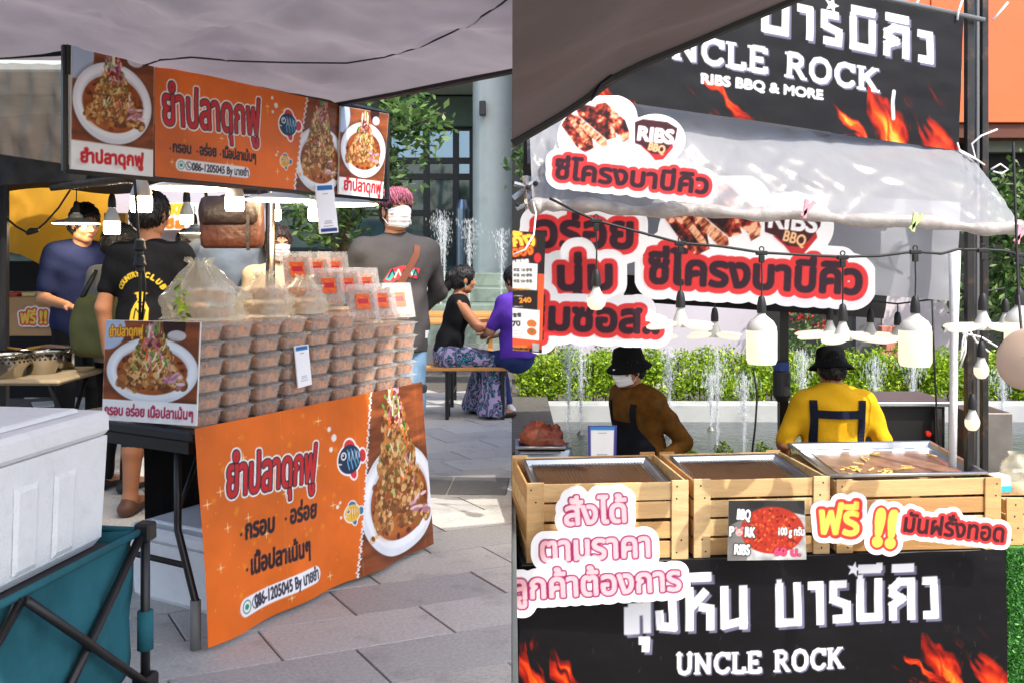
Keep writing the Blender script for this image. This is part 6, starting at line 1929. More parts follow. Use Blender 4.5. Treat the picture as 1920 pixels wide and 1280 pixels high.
# ------------------------------------------------------------------ people: blended volumes, meshed as continuous surfaces
def nets(D, org, res):
    S = D < 0
    c8 = [(0, 0, 0), (1, 0, 0), (0, 1, 0), (1, 1, 0), (0, 0, 1), (1, 0, 1), (0, 1, 1), (1, 1, 1)]
    n = D.shape
    def sh(A, o): return A[o[0]:n[0] - 1 + o[0], o[1]:n[1] - 1 + o[1], o[2]:n[2] - 1 + o[2]]
    cnt = sum(sh(S, o).astype(np.int8) for o in c8)
    act = (cnt > 0) & (cnt < 8)
    I = np.argwhere(act)
    if len(I) == 0: return np.zeros((0, 3)), np.zeros((0, 4), int)
    idx = np.full(act.shape, -1, np.int64); idx[act] = np.arange(len(I))
    acc = np.zeros((len(I), 3)); num = np.zeros(len(I))
    val = [D[I[:, 0] + o[0], I[:, 1] + o[1], I[:, 2] + o[2]] for o in c8]
    for a in range(8):
        for b in range(a + 1, 8):
            df = [c8[b][q] - c8[a][q] for q in range(3)]
            if sum(abs(x) for x in df) != 1: continue
            m = (val[a] < 0) != (val[b] < 0)
            t = val[a][m] / (val[a][m] - val[b][m])
            acc[m] += np.array(c8[a]) + t[:, None] * np.array(df); num[m] += 1
    V = (I + acc / num[:, None]) * res + np.asarray(org)
    Fs = []
    for ax in range(3):
        A = np.moveaxis(S, ax, 0); ID = np.moveaxis(idx, ax, 0)
        e = A[:-1] != A[1:]
        e = e[:, 1:-1, 1:-1]
        q = np.argwhere(e)
        i, j, k = q[:, 0], q[:, 1] + 1, q[:, 2] + 1
        f = np.stack([ID[i, j - 1, k - 1], ID[i, j, k - 1], ID[i, j, k], ID[i, j - 1, k]], 1)
        inside = A[i, j, k]
        flip = ~inside
        if ax == 1: flip = ~flip
        f[flip] = f[flip][:, ::-1]
        Fs.append(f)
    F = np.concatenate(Fs)
    return V, F[(F >= 0).all(1)]

def C_(a, b, ra, rb=None, k=.02, flat=None, sub=False): return dict(t='c', a=np.array(a, float), b=np.array(b, float), ra=ra, rb=ra if rb is None else rb, k=k, flat=flat, sub=sub)
def E_(c, r, k=.02, rot=None, sub=False): return dict(t='e', c=np.array(c, float), r=np.array(r, float), k=k, rot=rot, sub=sub)
def grow(pr, g):
    o = []
    for p in pr:
        q = dict(p)
        if q['t'] == 'c': q['ra'] = p['ra'] + g; q['rb'] = p['rb'] + g
        else: q['r'] = p['r'] + g
        o.append(q)
    return o
def solid(prims, res, noise=0.0, nf=20.0, seed=0, cuts=()):
    lo = np.full(3, 1e9); hi = -lo
    bx = []
    for p in prims:
        if p['t'] == 'c':
            m = max(p['ra'], p['rb'])
            a, b = np.minimum(p['a'], p['b']) - m, np.maximum(p['a'], p['b']) + m
        else: a, b = p['c'] - p['r'].max(), p['c'] + p['r'].max()
        bx.append((a, b))
        if not p['sub']: lo = np.minimum(lo, a); hi = np.maximum(hi, b)
    pad = 4 * res + noise
    lo -= pad; hi += pad
    n = np.ceil((hi - lo) / res).astype(int) + 1
    ax = [lo[q] + np.arange(n[q]) * res for q in range(3)]
    D = np.full(n, .2)
    for p, (a, b) in zip(prims, bx):
        mg = p['k'] + .03
        sl = []
        for q in range(3):
            i0 = int(max(0, math.floor((a[q] - mg - lo[q]) / res))); i1 = int(min(n[q], math.ceil((b[q] + mg - lo[q]) / res) + 1)); sl.append(slice(i0, i1))
        if any(s.stop <= s.start for s in sl): continue
        sl = tuple(sl)
        X = ax[0][sl[0]][:, None, None]; Y = ax[1][sl[1]][None, :, None]; Z = ax[2][sl[2]][None, None, :]
        if p['t'] == 'c':
            v = p['b'] - p['a']; L2 = v @ v + 1e-12
            dx, dy, dz = X - p['a'][0], Y - p['a'][1], Z - p['a'][2]
            t = np.clip((dx * v[0] + dy * v[1] + dz * v[2]) / L2, 0, 1)
            ex, ey, ez = dx - t * v[0], dy - t * v[1], dz - t * v[2]
            if p['flat'] is not None:
                f, q = p['flat']
                w = (ex * f[0] + ey * f[1] + ez * f[2]) * (1 / q - 1)
                ex, ey, ez = ex + w * f[0], ey + w * f[1], ez + w * f[2]
            d = np.sqrt(ex * ex + ey * ey + ez * ez) - (p['ra'] + (p['rb'] - p['ra']) * t)
        else:
            dx, dy, dz = X - p['c'][0], Y - p['c'][1], Z - p['c'][2]
            if p['rot'] is not None:
                Q = p['rot']
                dx, dy, dz = dx * Q[0][0] + dy * Q[1][0] + dz * Q[2][0], dx * Q[0][1] + dy * Q[1][1] + dz * Q[2][1], dx * Q[0][2] + dy * Q[1][2] + dz * Q[2][2]
            r = p['r']
            k0 = np.sqrt((dx / r[0]) ** 2 + (dy / r[1]) ** 2 + (dz / r[2]) ** 2)
            k1 = np.sqrt((dx / r[0] ** 2) ** 2 + (dy / r[1] ** 2) ** 2 + (dz / r[2] ** 2) ** 2) + 1e-9
            d = k0 * (k0 - 1) / k1
        o = D[sl]; k = max(p['k'], 1e-4)
        if p['sub']:
            d = -d; h = np.clip(.5 - .5 * (o - d) / k, 0, 1); D[sl] = o * (1 - h) + d * h + k * h * (1 - h)
        else:
            h = np.clip(.5 + .5 * (o - d) / k, 0, 1); D[sl] = o * (1 - h) + d * h - k * h * (1 - h)
    for (pt, nn) in cuts:                                  # keep the side the normal points away from
        nn = np.asarray(nn, float) / np.linalg.norm(nn)
        D = np.maximum(D, (ax[0][:, None, None] - pt[0]) * nn[0] + (ax[1][None, :, None] - pt[1]) * nn[1] + (ax[2][None, None, :] - pt[2]) * nn[2])
    if noise:
        X, Y, Z = ax[0][:, None, None], ax[1][None, :, None], ax[2][None, None, :]
        s = seed * 1.7
        D = D + noise * (np.sin(X * nf + 2.1 * np.sin(Z * nf * .7 + s) + s) * np.sin(Z * nf * 1.3 + 1.7 * np.sin(Y * nf * .8 + s)) * .6 + np.sin((X + Z * .8 + Y * .6) * nf * 1.9 + s * 2) * .3)
    return nets(D, lo, res)

SKIN = mat('skin', rgb(196, 142, 108), .55, var=.06, vscale=12)
SKIN2 = mat('skin_tan', rgb(168, 112, 78), .55, var=.06, vscale=12)
HAIRB = mat('black_hair', rgb(24, 20, 20), .45, bump=.6, bscale=60, stretch=(3, 3, .6))
def cloth(name, col=(80, 80, 80), **k): return mat(name, rgb(*col), k.pop('rough', .85), spec=.15, var=k.pop('var', .08), vscale=k.pop('vscale', 5), bump=.55, bscale=k.pop('bscale', 16), **k)

class Person:
    def __init__(s, label, loc, yaw, h, joints=None, head=(0, 0), wide=1.0, skin=None, res=.011, head_res=.0062, name='person'):
        s.k = h / 1.75; s.res = res; s.hres = head_res; s.wide = wide; s.skin = skin or SKIN
        J = dict(pelvis=(0, 0, .95), waist=(0, 0, 1.08), chest=(0, .0, 1.29), neck=(0, -.015, 1.46), head=(0, .015, 1.625),
                 shR=(.175, -.01, 1.405), elR=(.235, -.04, 1.13), wrR=(.235, .05, .89), shL=(-.175, -.01, 1.405), elL=(-.235, -.04, 1.13), wrL=(-.235, .05, .89),
                 hipR=(.09, 0, .93), knR=(.10, .02, .50), anR=(.10, -.03, .08), hipL=(-.09, 0, .93), knL=(-.10, .02, .50), anL=(-.10, -.03, .08))
        if joints: J.update(joints)
        s.J = {a: np.array(b, float) for a, b in J.items()}
        s.root = empty(name, loc, yaw, label, 'person')
        s.root.scale = (s.k,) * 3
        J = s.J
        sp = J['neck'] - J['pelvis']; sp /= np.linalg.norm(sp)
        lat = J['shR'] - J['shL']; lat /= np.linalg.norm(lat)
        s.fw = np.cross(sp, lat); s.fw /= np.linalg.norm(s.fw)
        s.fw = -s.fw if np.dot(s.fw, (0, 1, 0)) < -0.2 else s.fw
        s.sp, s.lat = sp, lat
        w = wide
        hl = J['hipR'] - J['hipL']; hl = hl / np.linalg.norm(hl)
        fl = (s.fw, .68)
        s.torso = [C_(J['pelvis'] - hl * .045, J['pelvis'] + hl * .045, .125 * w, k=.05, flat=fl), C_(J['pelvis'], J['waist'], .14 * w, .132 * w, k=.06, flat=(s.fw, .80)),
                   C_(J['waist'], J['chest'] + sp * .02, .132 * w, .158 * w, k=.06, flat=(s.fw, .70)),
                   C_(J['chest'] - lat * .07 * w, J['chest'] + lat * .07 * w, .115, k=.05, flat=fl),
                   C_(J['shL'] * .85 + J['chest'] * .15 + sp * .015, J['shR'] * .85 + J['chest'] * .15 + sp * .015, .06, k=.06), C_(J['chest'], J['neck'], .09, .062, k=.07)]
        s.arm = {q: [C_(J['sh' + q], J['el' + q], .054 * (w * .5 + .5), .043, k=.035), C_(J['el' + q], J['wr' + q], .043, .028, k=.015)] for q in 'RL'}
        s.leg = {q: [C_(J['hip' + q], J['kn' + q], .088 * (w * .5 + .5), .058, k=.03), C_(J['kn' + q], J['kn' + q] * .6 + J['an' + q] * .4, .056, .056, k=.02), C_(J['kn' + q] * .6 + J['an' + q] * .4, J['an' + q], .054, .036, k=.02)] for q in 'RL'}
        Q = Euler((math.radians(head[1]), 0, math.radians(head[0])), 'XYZ').to_matrix()
        s.Q = np.array(Q); s.hc = J['head']
    def hp(s, p): return s.hc + s.Q @ np.array(p, float)
    def mesh(s, name, V, F, m, parent=None):
        return mobj(name, V, F, m, parent or s.root, True)
    def foot(s, q):
        a = s.J['an' + q]; kn = s.J['kn' + q]
        d = s.fw.copy(); d[2] = 0; d /= np.linalg.norm(d)
        toe = a + d * .17 + np.array((0, 0, -.045)); heel = a - d * .045 + np.array((0, 0, -.04))
        return [C_(a, heel, .036, .034, k=.03), C_(heel, toe, .036, .028, k=.02, flat=((0, 0, 1), .8)), C_(a, toe, .034, .025, k=.03)]
    def hand(s, q, curl=.6, palm=None):
        w, e = s.J['wr' + q], s.J['el' + q]
        d = (w - e) / np.linalg.norm(w - e)
        n = np.array(palm if palm is not None else s.lat * (-1 if q == 'R' else 1), float); n -= d * (n @ d); n /= np.linalg.norm(n)
        a = np.cross(d, n)
        if a @ s.fw < 0: a = -a                            # thumb side
        pr = [C_(w, w + d * .075, .030, .036, k=.015, flat=(n, .5))]
        for i, (o, l) in enumerate(((.028, .070), (.009, .080), (-.010, .074), (-.028, .058))):
            b = w + d * .088 + a * o
            p1 = b + (d * math.cos(curl * .5) + n * math.sin(curl * .5)) * l * .5
            p2 = p1 + (d * math.cos(curl * 1.5) + n * math.sin(curl * 1.5)) * l * .5
            pr += [C_(w + d * .06 + a * o * .8, b, .0095, .0092, k=.006), C_(b, p1, .0092, .0085, k=.003), C_(p1, p2, .0085, .007, k=.003)]
        t0 = w + d * .03 + a * .026; t1 = t0 + (d * .6 + a * .8) * .04; t2 = t1 + (d * .9 + a * .25 + n * .3) * .032
        pr += [C_(w + d * .02, t0, .018, .013, k=.008), C_(t0, t1, .0125, .011, k=.005), C_(t1, t2, .0105, .008, k=.004)]
        return pr
    def headprims(s):
        P = [((0, -.012, .028), (.077, .095, .088), .02), ((0, .022, -.035), (.060, .068, .080), .03), ((0, .050, -.094), (.030, .028, .022), .03), ((.036, .056, -.028), (.026, .028, .026), .02),
             ((-.036, .056, -.028), (.026, .028, .026), .02), ((0, .083, -.064), (.021, .010, .009), .008), ((.077, -.006, -.008), (.010, .020, .031), .006), ((-.077, -.006, -.008), (.010, .020, .031), .006),
             ((.040, .0, -.075), (.026, .04, .03), .03), ((-.040, .0, -.075), (.026, .04, .03), .03)]
        pr = [E_(s.hp(c), r, k, s.Q) for c, r, k in P]
        pr += [C_(s.hp((0, .088, .008)), s.hp((0, .108, -.028)), .008, .013, k=.014), C_(s.hp((-.036, .074, .024)), s.hp((.036, .074, .024)), .012, k=.014),
               C_(s.hp((-.012, .096, -.033)), s.hp((.012, .096, -.033)), .008, k=.008)]
        for q in (-1, 1): pr.append(E_(s.hp((q * .031, .094, .002)), (.017, .012, .009), .010, s.Q, True))
        return pr
    def body(s, arms=True, legs=True, hands='RL', bare_feet=True, curl=.6, palm=None):
        J = s.J
        pr = grow(s.torso, -.012)
        for q in 'RL':
            pr += s.arm[q] + (s.leg[q] if legs else [])
            if bare_feet and legs: pr += s.foot(q)
        nk = s.hp((0, -.018, -.06))
        neck = [C_(J['neck'] - s.sp * .02, nk, .060, .054, k=.03)]
        V, F = solid(pr + neck, s.res)
        Vs, Fs = [V], [F]; n = len(V)
        V, F = solid(s.headprims() + [C_(J['neck'] * .3 + nk * .7, nk, .0545, .0535, k=.02)], s.hres)
        Vs.append(V); Fs.append(F + n); n += len(V)
        for q in hands:
            V, F = solid(s.hand(q, curl, palm), .0052); Vs.append(V); Fs.append(F + n); n += len(V)
        s.bodyo = s.mesh('body', np.concatenate(Vs), np.concatenate(Fs), s.skin)
        return s
    def face(s, eyes=True, brow=(34, 26, 24), lips=(150, 84, 76)):
        if eyes:
            for q in (-1, 1):
                b = MB().lathe([(.0001, .0118), (.006, .0101), (.0101, .006), (.0118, 0), (.0001, -.0118)], 14)
                ctr = Vector(s.hp((q * .031, .0795, .002)))
                up = Matrix([[float(x) for x in r] for r in s.Q]).to_4x4() @ Matrix.Rotation(R(-90), 4, 'X')
                b.V = [ctr + (up @ Vector(v)) for v in b.V]
                e = b.build('eye', mat('eye_white', rgb(226, 220, 214), .2), s.root, True)
                i = MB().lathe([(.0001, .0124), (.0046, .0116), (.0056, .0106)], 12)
                i.V = [ctr + (up @ Vector(v)) for v in i.V]
                i.build('iris', mat('iris', rgb(34, 20, 14), .15), e, True)
                MB().tube([s.hp((q * (.016 + .034 * t), .0905 - .012 * t * t, .026 + .006 * math.sin(t * 3))) for t in np.linspace(0, 1, 5)], [.003, .0042, .0042, .0035, .0015], 6).build('eyebrow', mat('brow_hair', rgb(*brow), .7), s.root, True)
                MB().tube([s.hp((q * (.017 + .030 * t), .0925 - .010 * t, .0095 - .006 * abs(t - .45))) for t in np.linspace(0, 1, 5)], .0016, 5).build('eyelash', mat('brow_hair'), s.root, True)
        V, F = solid([E_(s.hp((0, .0915, -.060)), (.021, .0055, .0042), .003, s.Q), E_(s.hp((0, .0910, -.0675)), (.018, .0055, .0048), .003, s.Q)], .0028)
        s.mesh('lips', V, F, mat('lips_%d' % lips[0], rgb(*lips), .5)); return s
    def hair(s, m, thick=.012, front=.0, nape=-.07, noise=.004, extra=(), face_cut=True, nf=70, seed=0, top=0.0, name='hair', forehead=.055):
        pr = [E_(s.hp((0, -.014, .030 + top * .5)), (.080 + thick, .098 + thick, .090 + thick + top), .01, s.Q), E_(s.hp((0, -.05, -.03)), (.070 + thick, .058 + thick, .060), .03, s.Q)]
        pr += [E_(s.hp(c), r, .02, s.Q) for c, r in extra]
        if face_cut: pr += [E_(s.hp((0, .115 - front, forehead - .110)), (.086, .085, .125), .012, s.Q, True)]
        for q in (-1, 1): pr.append(E_(s.hp((q * .088, .004, -.012)), (.022, .026, .034), .008, s.Q, True))
        V, F = solid(pr, s.hres, noise, nf, seed, [(s.hp((0, 0, nape)), s.Q @ np.array((0, .25, -1)))])
        s.hairo = s.mesh(name, V, F, m); s.locks(V, m, seed); return s
    def locks(s, V, m, seed=0, n=420, length=.042, up=.006, fwd=0.0, name='hair_locks', jit=.22, rad=.0034):
        """tapered strands combed from the crown over the hair surface"""
        g = np.random.RandomState(seed + 50)
        if len(V) < 20: return
        cen = s.hp((0, -.02, .02)); crown = s.hp((0, -.05, .12))
        b = MB(); b.V = []; b.F = []
        for q in V[g.randint(0, len(V), n)]:
            nr = q - cen; nr /= np.linalg.norm(nr)
            d = q - crown + s.Q @ np.array((0, fwd, 0)); d = d - nr * (d @ nr)
            L = np.linalg.norm(d)
            if L < .01: continue
            d = d / L + g.normal(size=3) * jit
            l = length * g.uniform(.6, 1.2)
            P = [q - d * l * .4 - nr * .002, q + nr * up * g.uniform(.3, 1), q + d * l * .5 + nr * up * g.uniform(.2, 1.2) * .8 - np.array((0, 0, .004))]
            b.tube(P, [rad, rad * .95, .0005], 4, cap=False)
        o = b.build(name, m, s.hairo, True); o['kind'] = 'stuff'
    def mask(s, m=None):
        m = m or mat('white_face_mask', rgb(240, 240, 244), .8, bump=.3, bscale=40)
        n = 22
        V, F = [], []
        g = s.headprims()
        for j in range(n):
            v = j / (n - 1)
            for i in range(n):
                u = i / (n - 1) * 2 - 1
                z = .022 - .125 * v
                nose = math.exp(-(u / .22) ** 2) * (.022 * math.exp(-((v - .32) / .3) ** 2) + .006)
                wz = z + (.012 * abs(u) ** 1.5 if v > .5 else -.022 * abs(u) ** 1.5) * (abs(v - .45) * 2)
                y = .112 - .066 * abs(u) ** 2.3 + nose - .026 * max(0, v - .62) ** 1.2 * 2.0 + .0022 * math.sin(v * 30)
                V.append(s.hp((u * (.074 - .008 * v), y, wz)))
        for j in range(n - 1):
            for i in range(n - 1): F.append((j * n + i, (j + 1) * n + i, (j + 1) * n + i + 1, j * n + i + 1))
        mo = s.mesh('face_mask', V, F, m)
        for q in (-1, 1):
            for z0, z1 in ((.008, .018), (-.082, -.036)):
                MB().tube([s.hp((q * .071, .044, z0)), s.hp((q * .081, .022, (z0 + z1) / 2)), s.hp((q * .084, -.012, z1))], .0018, 5).build('ear_loop', m, mo, True)
        return s
    def shirt(s, m, sleeve=.5, inflate=.014, hem=-.02, noise=.006, name='shirt', seed=0, collar=False, sleeves=True, neckcut=None, nf=16):
        J = s.J
        pr = grow(s.torso[:-1], inflate) + [C_(J['chest'], J['chest'] * .25 + J['neck'] * .75, .095, .066, k=.06)]
        pr.append(C_(J['pelvis'] + s.sp * hem, J['pelvis'] + s.sp * .1, .150 * s.wide + inflate * .6, .145 * s.wide + inflate * .6, k=.05, flat=(s.fw, .80)))
        for q in 'RL':
            if not sleeves: continue
            a, e, w = J['sh' + q], J['el' + q], J['wr' + q]
            if sleeve <= 1: pr += [C_(a, a + (e - a) * sleeve, .066 * (s.wide * .5 + .5), .058, k=.04)]
            else: pr += [C_(a, e, .062 * (s.wide * .5 + .5), .054, k=.04), C_(e, e + (w - e) * (sleeve - 1), .053, .040, k=.02)]
        cuts = [(J['pelvis'] + s.sp * (hem - .05), -s.sp)]
        if s.J['hipR'][2] - s.J['knR'][2] < .15: cuts = [(J['pelvis'] + s.sp * (hem - .02), -s.sp)]
        V, F = solid(pr, s.res, noise * 1.35, nf * 1.15, seed, cuts)
        s.shirto = s.mesh(name, V, F, m); s.shirtV, s.shirtF = V, F
        if collar:
            c = J['neck'] + s.sp * .005
            MB().tube([c + s.lat * .068 * math.cos(a) + s.fw * .060 * math.sin(a) + s.sp * (.012 - .02 * math.sin(a)) for a in np.linspace(0, 2 * math.pi, 20)[:-1]], .012, 6, closed=True).build('collar', m, s.shirto, True)
        return s
    def pants(s, m, length=2.0, inflate=.014, noise=.005, name='trousers', seed=1):
        J = s.J
        pr = grow(s.torso[:2], inflate * .6)
        for q in 'RL':
            a, k_, n = J['hip' + q], J['kn' + q], J['an' + q]
            if length <= 1: pr += [C_(a, a + (k_ - a) * length, .098 * (s.wide * .5 + .5), .085, k=.03)]
            else: pr += [C_(a, k_, .095 * (s.wide * .5 + .5), .070, k=.03), C_(k_, k_ + (n - k_) * (length - 1), .068, .056, k=.02)]
        V, F = solid(pr, s.res, noise, 15, seed, [(J['pelvis'] + s.sp * .06, s.sp)])
        s.mesh(name, V, F, m); return s
    def shoes(s, m, name='shoe'):
        for q in 'RL':
            V, F = solid(grow(s.foot(q)[:2], .008), .009); s.mesh(name, V, F, m)
        return s
    def on_shirt(s, pts, side, off=.004):
        """points (x, z) in the person's own frame dropped on to the shirt from the front (+1) or the back (-1)"""
        if not hasattr(s, 'bvh'): s.bvh = BVHTree.FromPolygons([tuple(v) for v in s.shirtV], [tuple(int(i) for i in f) for f in s.shirtF])
        out = []
        for x, z in pts:
            h, nn, _, _ = s.bvh.ray_cast(Vector((x, side * .8, z)), Vector((0, -side, 0)))
            if h is None:
                h, nn, _, _ = s.bvh.find_nearest(Vector((x, side * .1, z)))
            out.append(h + Vector((0, side, 0)) * off)
        return out
    def strap(s, pts, side, width, m, name='strap', off=.006):
        """a ribbon along (x, z) points on the shirt"""
        P = np.array(pts, float); T = np.linspace(0, 1, len(P)); t = np.linspace(0, 1, 26)
        Q = np.stack([np.interp(t, T, P[:, 0]), np.interp(t, T, P[:, 1])], 1)
        d = np.gradient(Q, axis=0); d /= np.linalg.norm(d, axis=1)[:, None] + 1e-9; nrm = np.stack([-d[:, 1], d[:, 0]], 1)
        A = s.on_shirt(Q + nrm * width / 2, side, off); B = s.on_shirt(Q - nrm * width / 2, side, off)
        A2 = [p + Vector((0, side * .004, 0)) for p in A]; B2 = [p + Vector((0, side * .004, 0)) for p in B]
        b = MB().quadstrip(A2, B2).quadstrip(A, A2).quadstrip(B2, B)
        return b.build(name, m, s.shirto)
    def decal(s, c, x0, z0, w, h, side, keep, m, name='shirt_print'):
        """canvas printed on the shirt"""
        xs_ = x0 + c.X * (w / c.w) * (-side if side > 0 else 1); zs_ = z0 + c.Y * (h / c.h)
        pts = s.on_shirt(np.stack([xs_.ravel(), zs_.ravel()], 1), side, .003)
        idx = np.arange(c.nx * c.ny).reshape(c.ny, c.nx)
        kk = keep[:-1, :-1] | keep[:-1, 1:] | keep[1:, 1:] | keep[1:, :-1]
        F = np.stack([idx[:-1, :-1], idx[:-1, 1:], idx[1:, 1:], idx[1:, :-1]], -1)[kk]
        me = meshdata(name, np.array([tuple(p) for p in pts]), F, m, True)
        a = me.color_attributes.new('Col', 'FLOAT_COLOR', 'POINT'); a.data.foreach_set('color', to_col(c).ravel())
        return link(bpy.data.objects.new(name, me), s.shirto)

def put(px_, d): return W(px_, 0, d).x
YB = math.pi                                               # facing the camera

# the stall holder with pink hair and a mask
p = Person('man with pink hair, white face mask and charcoal long-sleeved shirt behind the boxes', (put(742, 5.45), 5.45, 0), YB + R(22), 1.70,
           dict(elR=(.29, -.10, 1.14), wrR=(.12, -.20, .98), elL=(-.29, -.10, 1.14), wrL=(-.10, -.21, .96), shR=(.20, -.01, 1.395), shL=(-.20, -.01, 1.395)), head=(8, 2), wide=1.15, res=.010, head_res=.005)
p.body(hands='RL').face()
p.hair(HAIRB, .006, nape=-.075, noise=.002, name='dark_side_hair', forehead=.075)
M_pink = mat('pink_dyed_hair', rgb(192, 112, 134), .55, var=.2, vscale=40, stretch=(6, 1, 1), bump=.8, bscale=70)
V, F = solid([E_(p.hp((0, -.005, .070)), (.084, .108, .060), .01, p.Q), E_(p.hp((.01, .064, .086)), (.070, .036, .030), .02, p.Q), E_(p.hp((0, -.04, .085)), (.07, .06, .05), .02, p.Q)], .005, .005, 60, 3, [(p.hp((0, 0, .050)), p.Q @ np.array((0, .12, -1)))])
p.hairo = p.mesh('pink_top_hair', V, F, M_pink); p.locks(V, M_pink, 3, 1000, .06, .006, .02, 'pink_locks', .07, .0026)
p.mask()
p.shirt(cloth('charcoal_jersey', (74, 72, 74)), 1.95, .014, -.10, .007, seed=2, collar=True)
p.pants(cloth('washed_denim', (120, 156, 190), var=.25), 1.95)
p.shoes(mat('black_sandal', rgb(30, 30, 32), .6), 'sandal')
p.strap([(-.105, 1.425), (-.09, 1.37), (.0, 1.22), (.12, 1.06), (.22, .95)], 1, .04, mat('brown_strap', rgb(112, 62, 44), .6), 'bag_strap')
c = Canvas(.24, .12, 330, (74, 72, 74))
c.poly([(.01, .02), (.05, .09), (.12, .11), (.23, .09), (.21, .03), (.13, .05), (.05, .005)], (198, 60, 66))
c.poly([(.02, .03), (.055, .08), (.08, .07), (.05, .02)], (70, 170, 170)); c.poly([(.13, .06), (.2, .09), (.215, .05), (.16, .055)], (70, 170, 170))
for k in range(5): c.stroke([(.04 + k * .035, .04), (.06 + k * .035, .085), (.075 + k * .035, .05)], .004, (232, 226, 214) if k % 2 else (34, 36, 50))
ink = np.abs(c.A - np.array((74, 72, 74)) / 255).max(-1) > .03
p.decal(c, .115, 1.20, .24, .12, 1, ink, PRINT_MATT)
# "fabric tag"
c = Canvas(.03, .04, 200, (236, 236, 236)); p.decal(c, -.15, .885, .035, .045, 1, np.ones(c.X.shape, bool), PRINT_MATT, 'hem_tag')

# man in the black club T-shirt, seen from behind
p = Person('man seen from behind in a black T-shirt with yellow lettering', (put(282, 4.95), 4.95, 0), R(-4), 1.655,
           dict(elR=(.26, .02, 1.12), wrR=(.20, .24, 1.02), elL=(-.25, -.03, 1.12), wrL=(-.25, .02, .87)), head=(-12, -8), wide=1.04, skin=SKIN2, res=.010)
p.body().hair(HAIRB, .012, nape=-.10, noise=.003, seed=2)
p.shirt(cloth('black_cotton', (20, 20, 22)), .62, .018, -.14, .008, seed=4)
p.pants(cloth('dark_denim_shorts', (34, 44, 58)), 1.35, .018, name='cropped_trousers'); p.shoes(mat('brown_sandal', rgb(92, 60, 44), .6), 'sandal')
c = Canvas(.30, .32, 300, (20, 20, 22))
YL = (222, 180, 40)
for st_r, a0, a1 in (('COUNTRY', 150, 96), ('CLUB', 72, 30)):
    for i, ch in enumerate(st_r):
        a = R(a0 + (a1 - a0) * i / max(1, len(st_r) - 1)); cx, cy, rr = .15, .13, .14
        q = np.array((cx + rr * math.cos(a), cy + rr * math.sin(a) * 1.05)); t = np.array((math.sin(a), -math.cos(a)))
        c.text(ch, q - t * .011, q + t * .011, .044, [(.003, YL)])
c.poly([(.09, .0), (.10, .07), (.12, .11), (.14, .14), (.17, .14), (.19, .11), (.21, .08), (.21, .0)], YL)
c.ell(.155, .155, .026, .024, YL); c.ell(.155, .172, .04, .010, YL)
for q in ([(.12, .02), (.13, .08), (.16, .05)], [(.16, .10), (.19, .07), (.18, .02)], [(.14, .12), (.17, .115)]): c.stroke(q, .0045, (30, 24, 20))
ink = np.abs(c.A - np.array((20, 20, 22)) / 255).max(-1) > .03
p.decal(c, -.13, 1.05, .26, .28, -1, ink, PRINT_MATT)

# person with an olive backpack behind him
p = Person('person with a grey and olive backpack left of the black T-shirt man', (put(224, 5.45), 5.45, 0), R(-20), 1.50,
           dict(elL=(-.27, .02, 1.12), wrL=(-.16, .22, 1.05)), head=(-30, -14), wide=1.06)
p.body().hair(HAIRB, .014, nape=-.11, noise=.004, seed=5)
p.shirt(cloth('grey_jersey', (142, 138, 132)), .6, .02, -.05, .008, seed=1)
p.pants(cloth('black_trousers', (30, 30, 32)), 1.95).shoes(mat('dark_shoe', rgb(36, 34, 34), .6))
V, F = solid([C_((-.10, -.20, .98), (.10, -.20, .98), .085, k=.04), C_((-.09, -.19, 1.22), (.09, -.19, 1.22), .075, k=.08), C_((-.10, -.20, 1.1), (.10, -.20, 1.1), .09, k=.08)], .011, .005, 20, 2)
p.mesh('backpack', V, F, cloth('olive_canvas', (96, 98, 62)))
for q in (-1, 1):
    MB().tube([(q * .08, -.24, 1.28), (q * .11, -.10, 1.44), (q * .12, .06, 1.42), (q * .14, .13, 1.22), (q * .17, .02, 1.02), (q * .12, -.16, .95)], .017, 6).build('backpack_strap', M_rub, p.root, True)

# customer in the navy shirt, facing the stall
p = Person('man in a navy blue open-collared shirt looking down, left background', (put(150, 6.3), 6.3, 0), YB + R(42), 1.67,
           dict(head=(.0, .10, 1.60), neck=(0, .03, 1.45), elR=(.24, .02, 1.10), wrR=(.16, .26, 1.06), elL=(-.24, .04, 1.12), wrL=(-.10, .28, 1.10)), head=(10, -10), res=.011, head_res=.0055)
p.body(palm=(0, 0, -1)).face().hair(HAIRB, .010, nape=-.06, noise=.004, seed=7, top=.012, forehead=.068)
p.shirt(cloth('navy_cotton', (38, 46, 84)), .75, .022, -.12, .008, seed=3, collar=True).pants(cloth('black_trousers'), 1.95).shoes(mat('dark_shoe'))

# grey T-shirt, head hidden by the leather bag
p = Person('person in a blue-grey T-shirt behind the hanging leather bag', (put(428, 5.75), 5.75, 0), R(12), 1.68,
           dict(elL=(-.28, .02, 1.10), wrL=(-.26, .16, .90)), head=(0, -10), skin=SKIN2)
p.body().hair(HAIRB, .012, nape=-.09)
p.shirt(cloth('blue_grey_jersey', (108, 118, 130)), .7, .02, -.1, .008, seed=6).pants(cloth('black_trousers'), 1.95).shoes(mat('dark_shoe'))

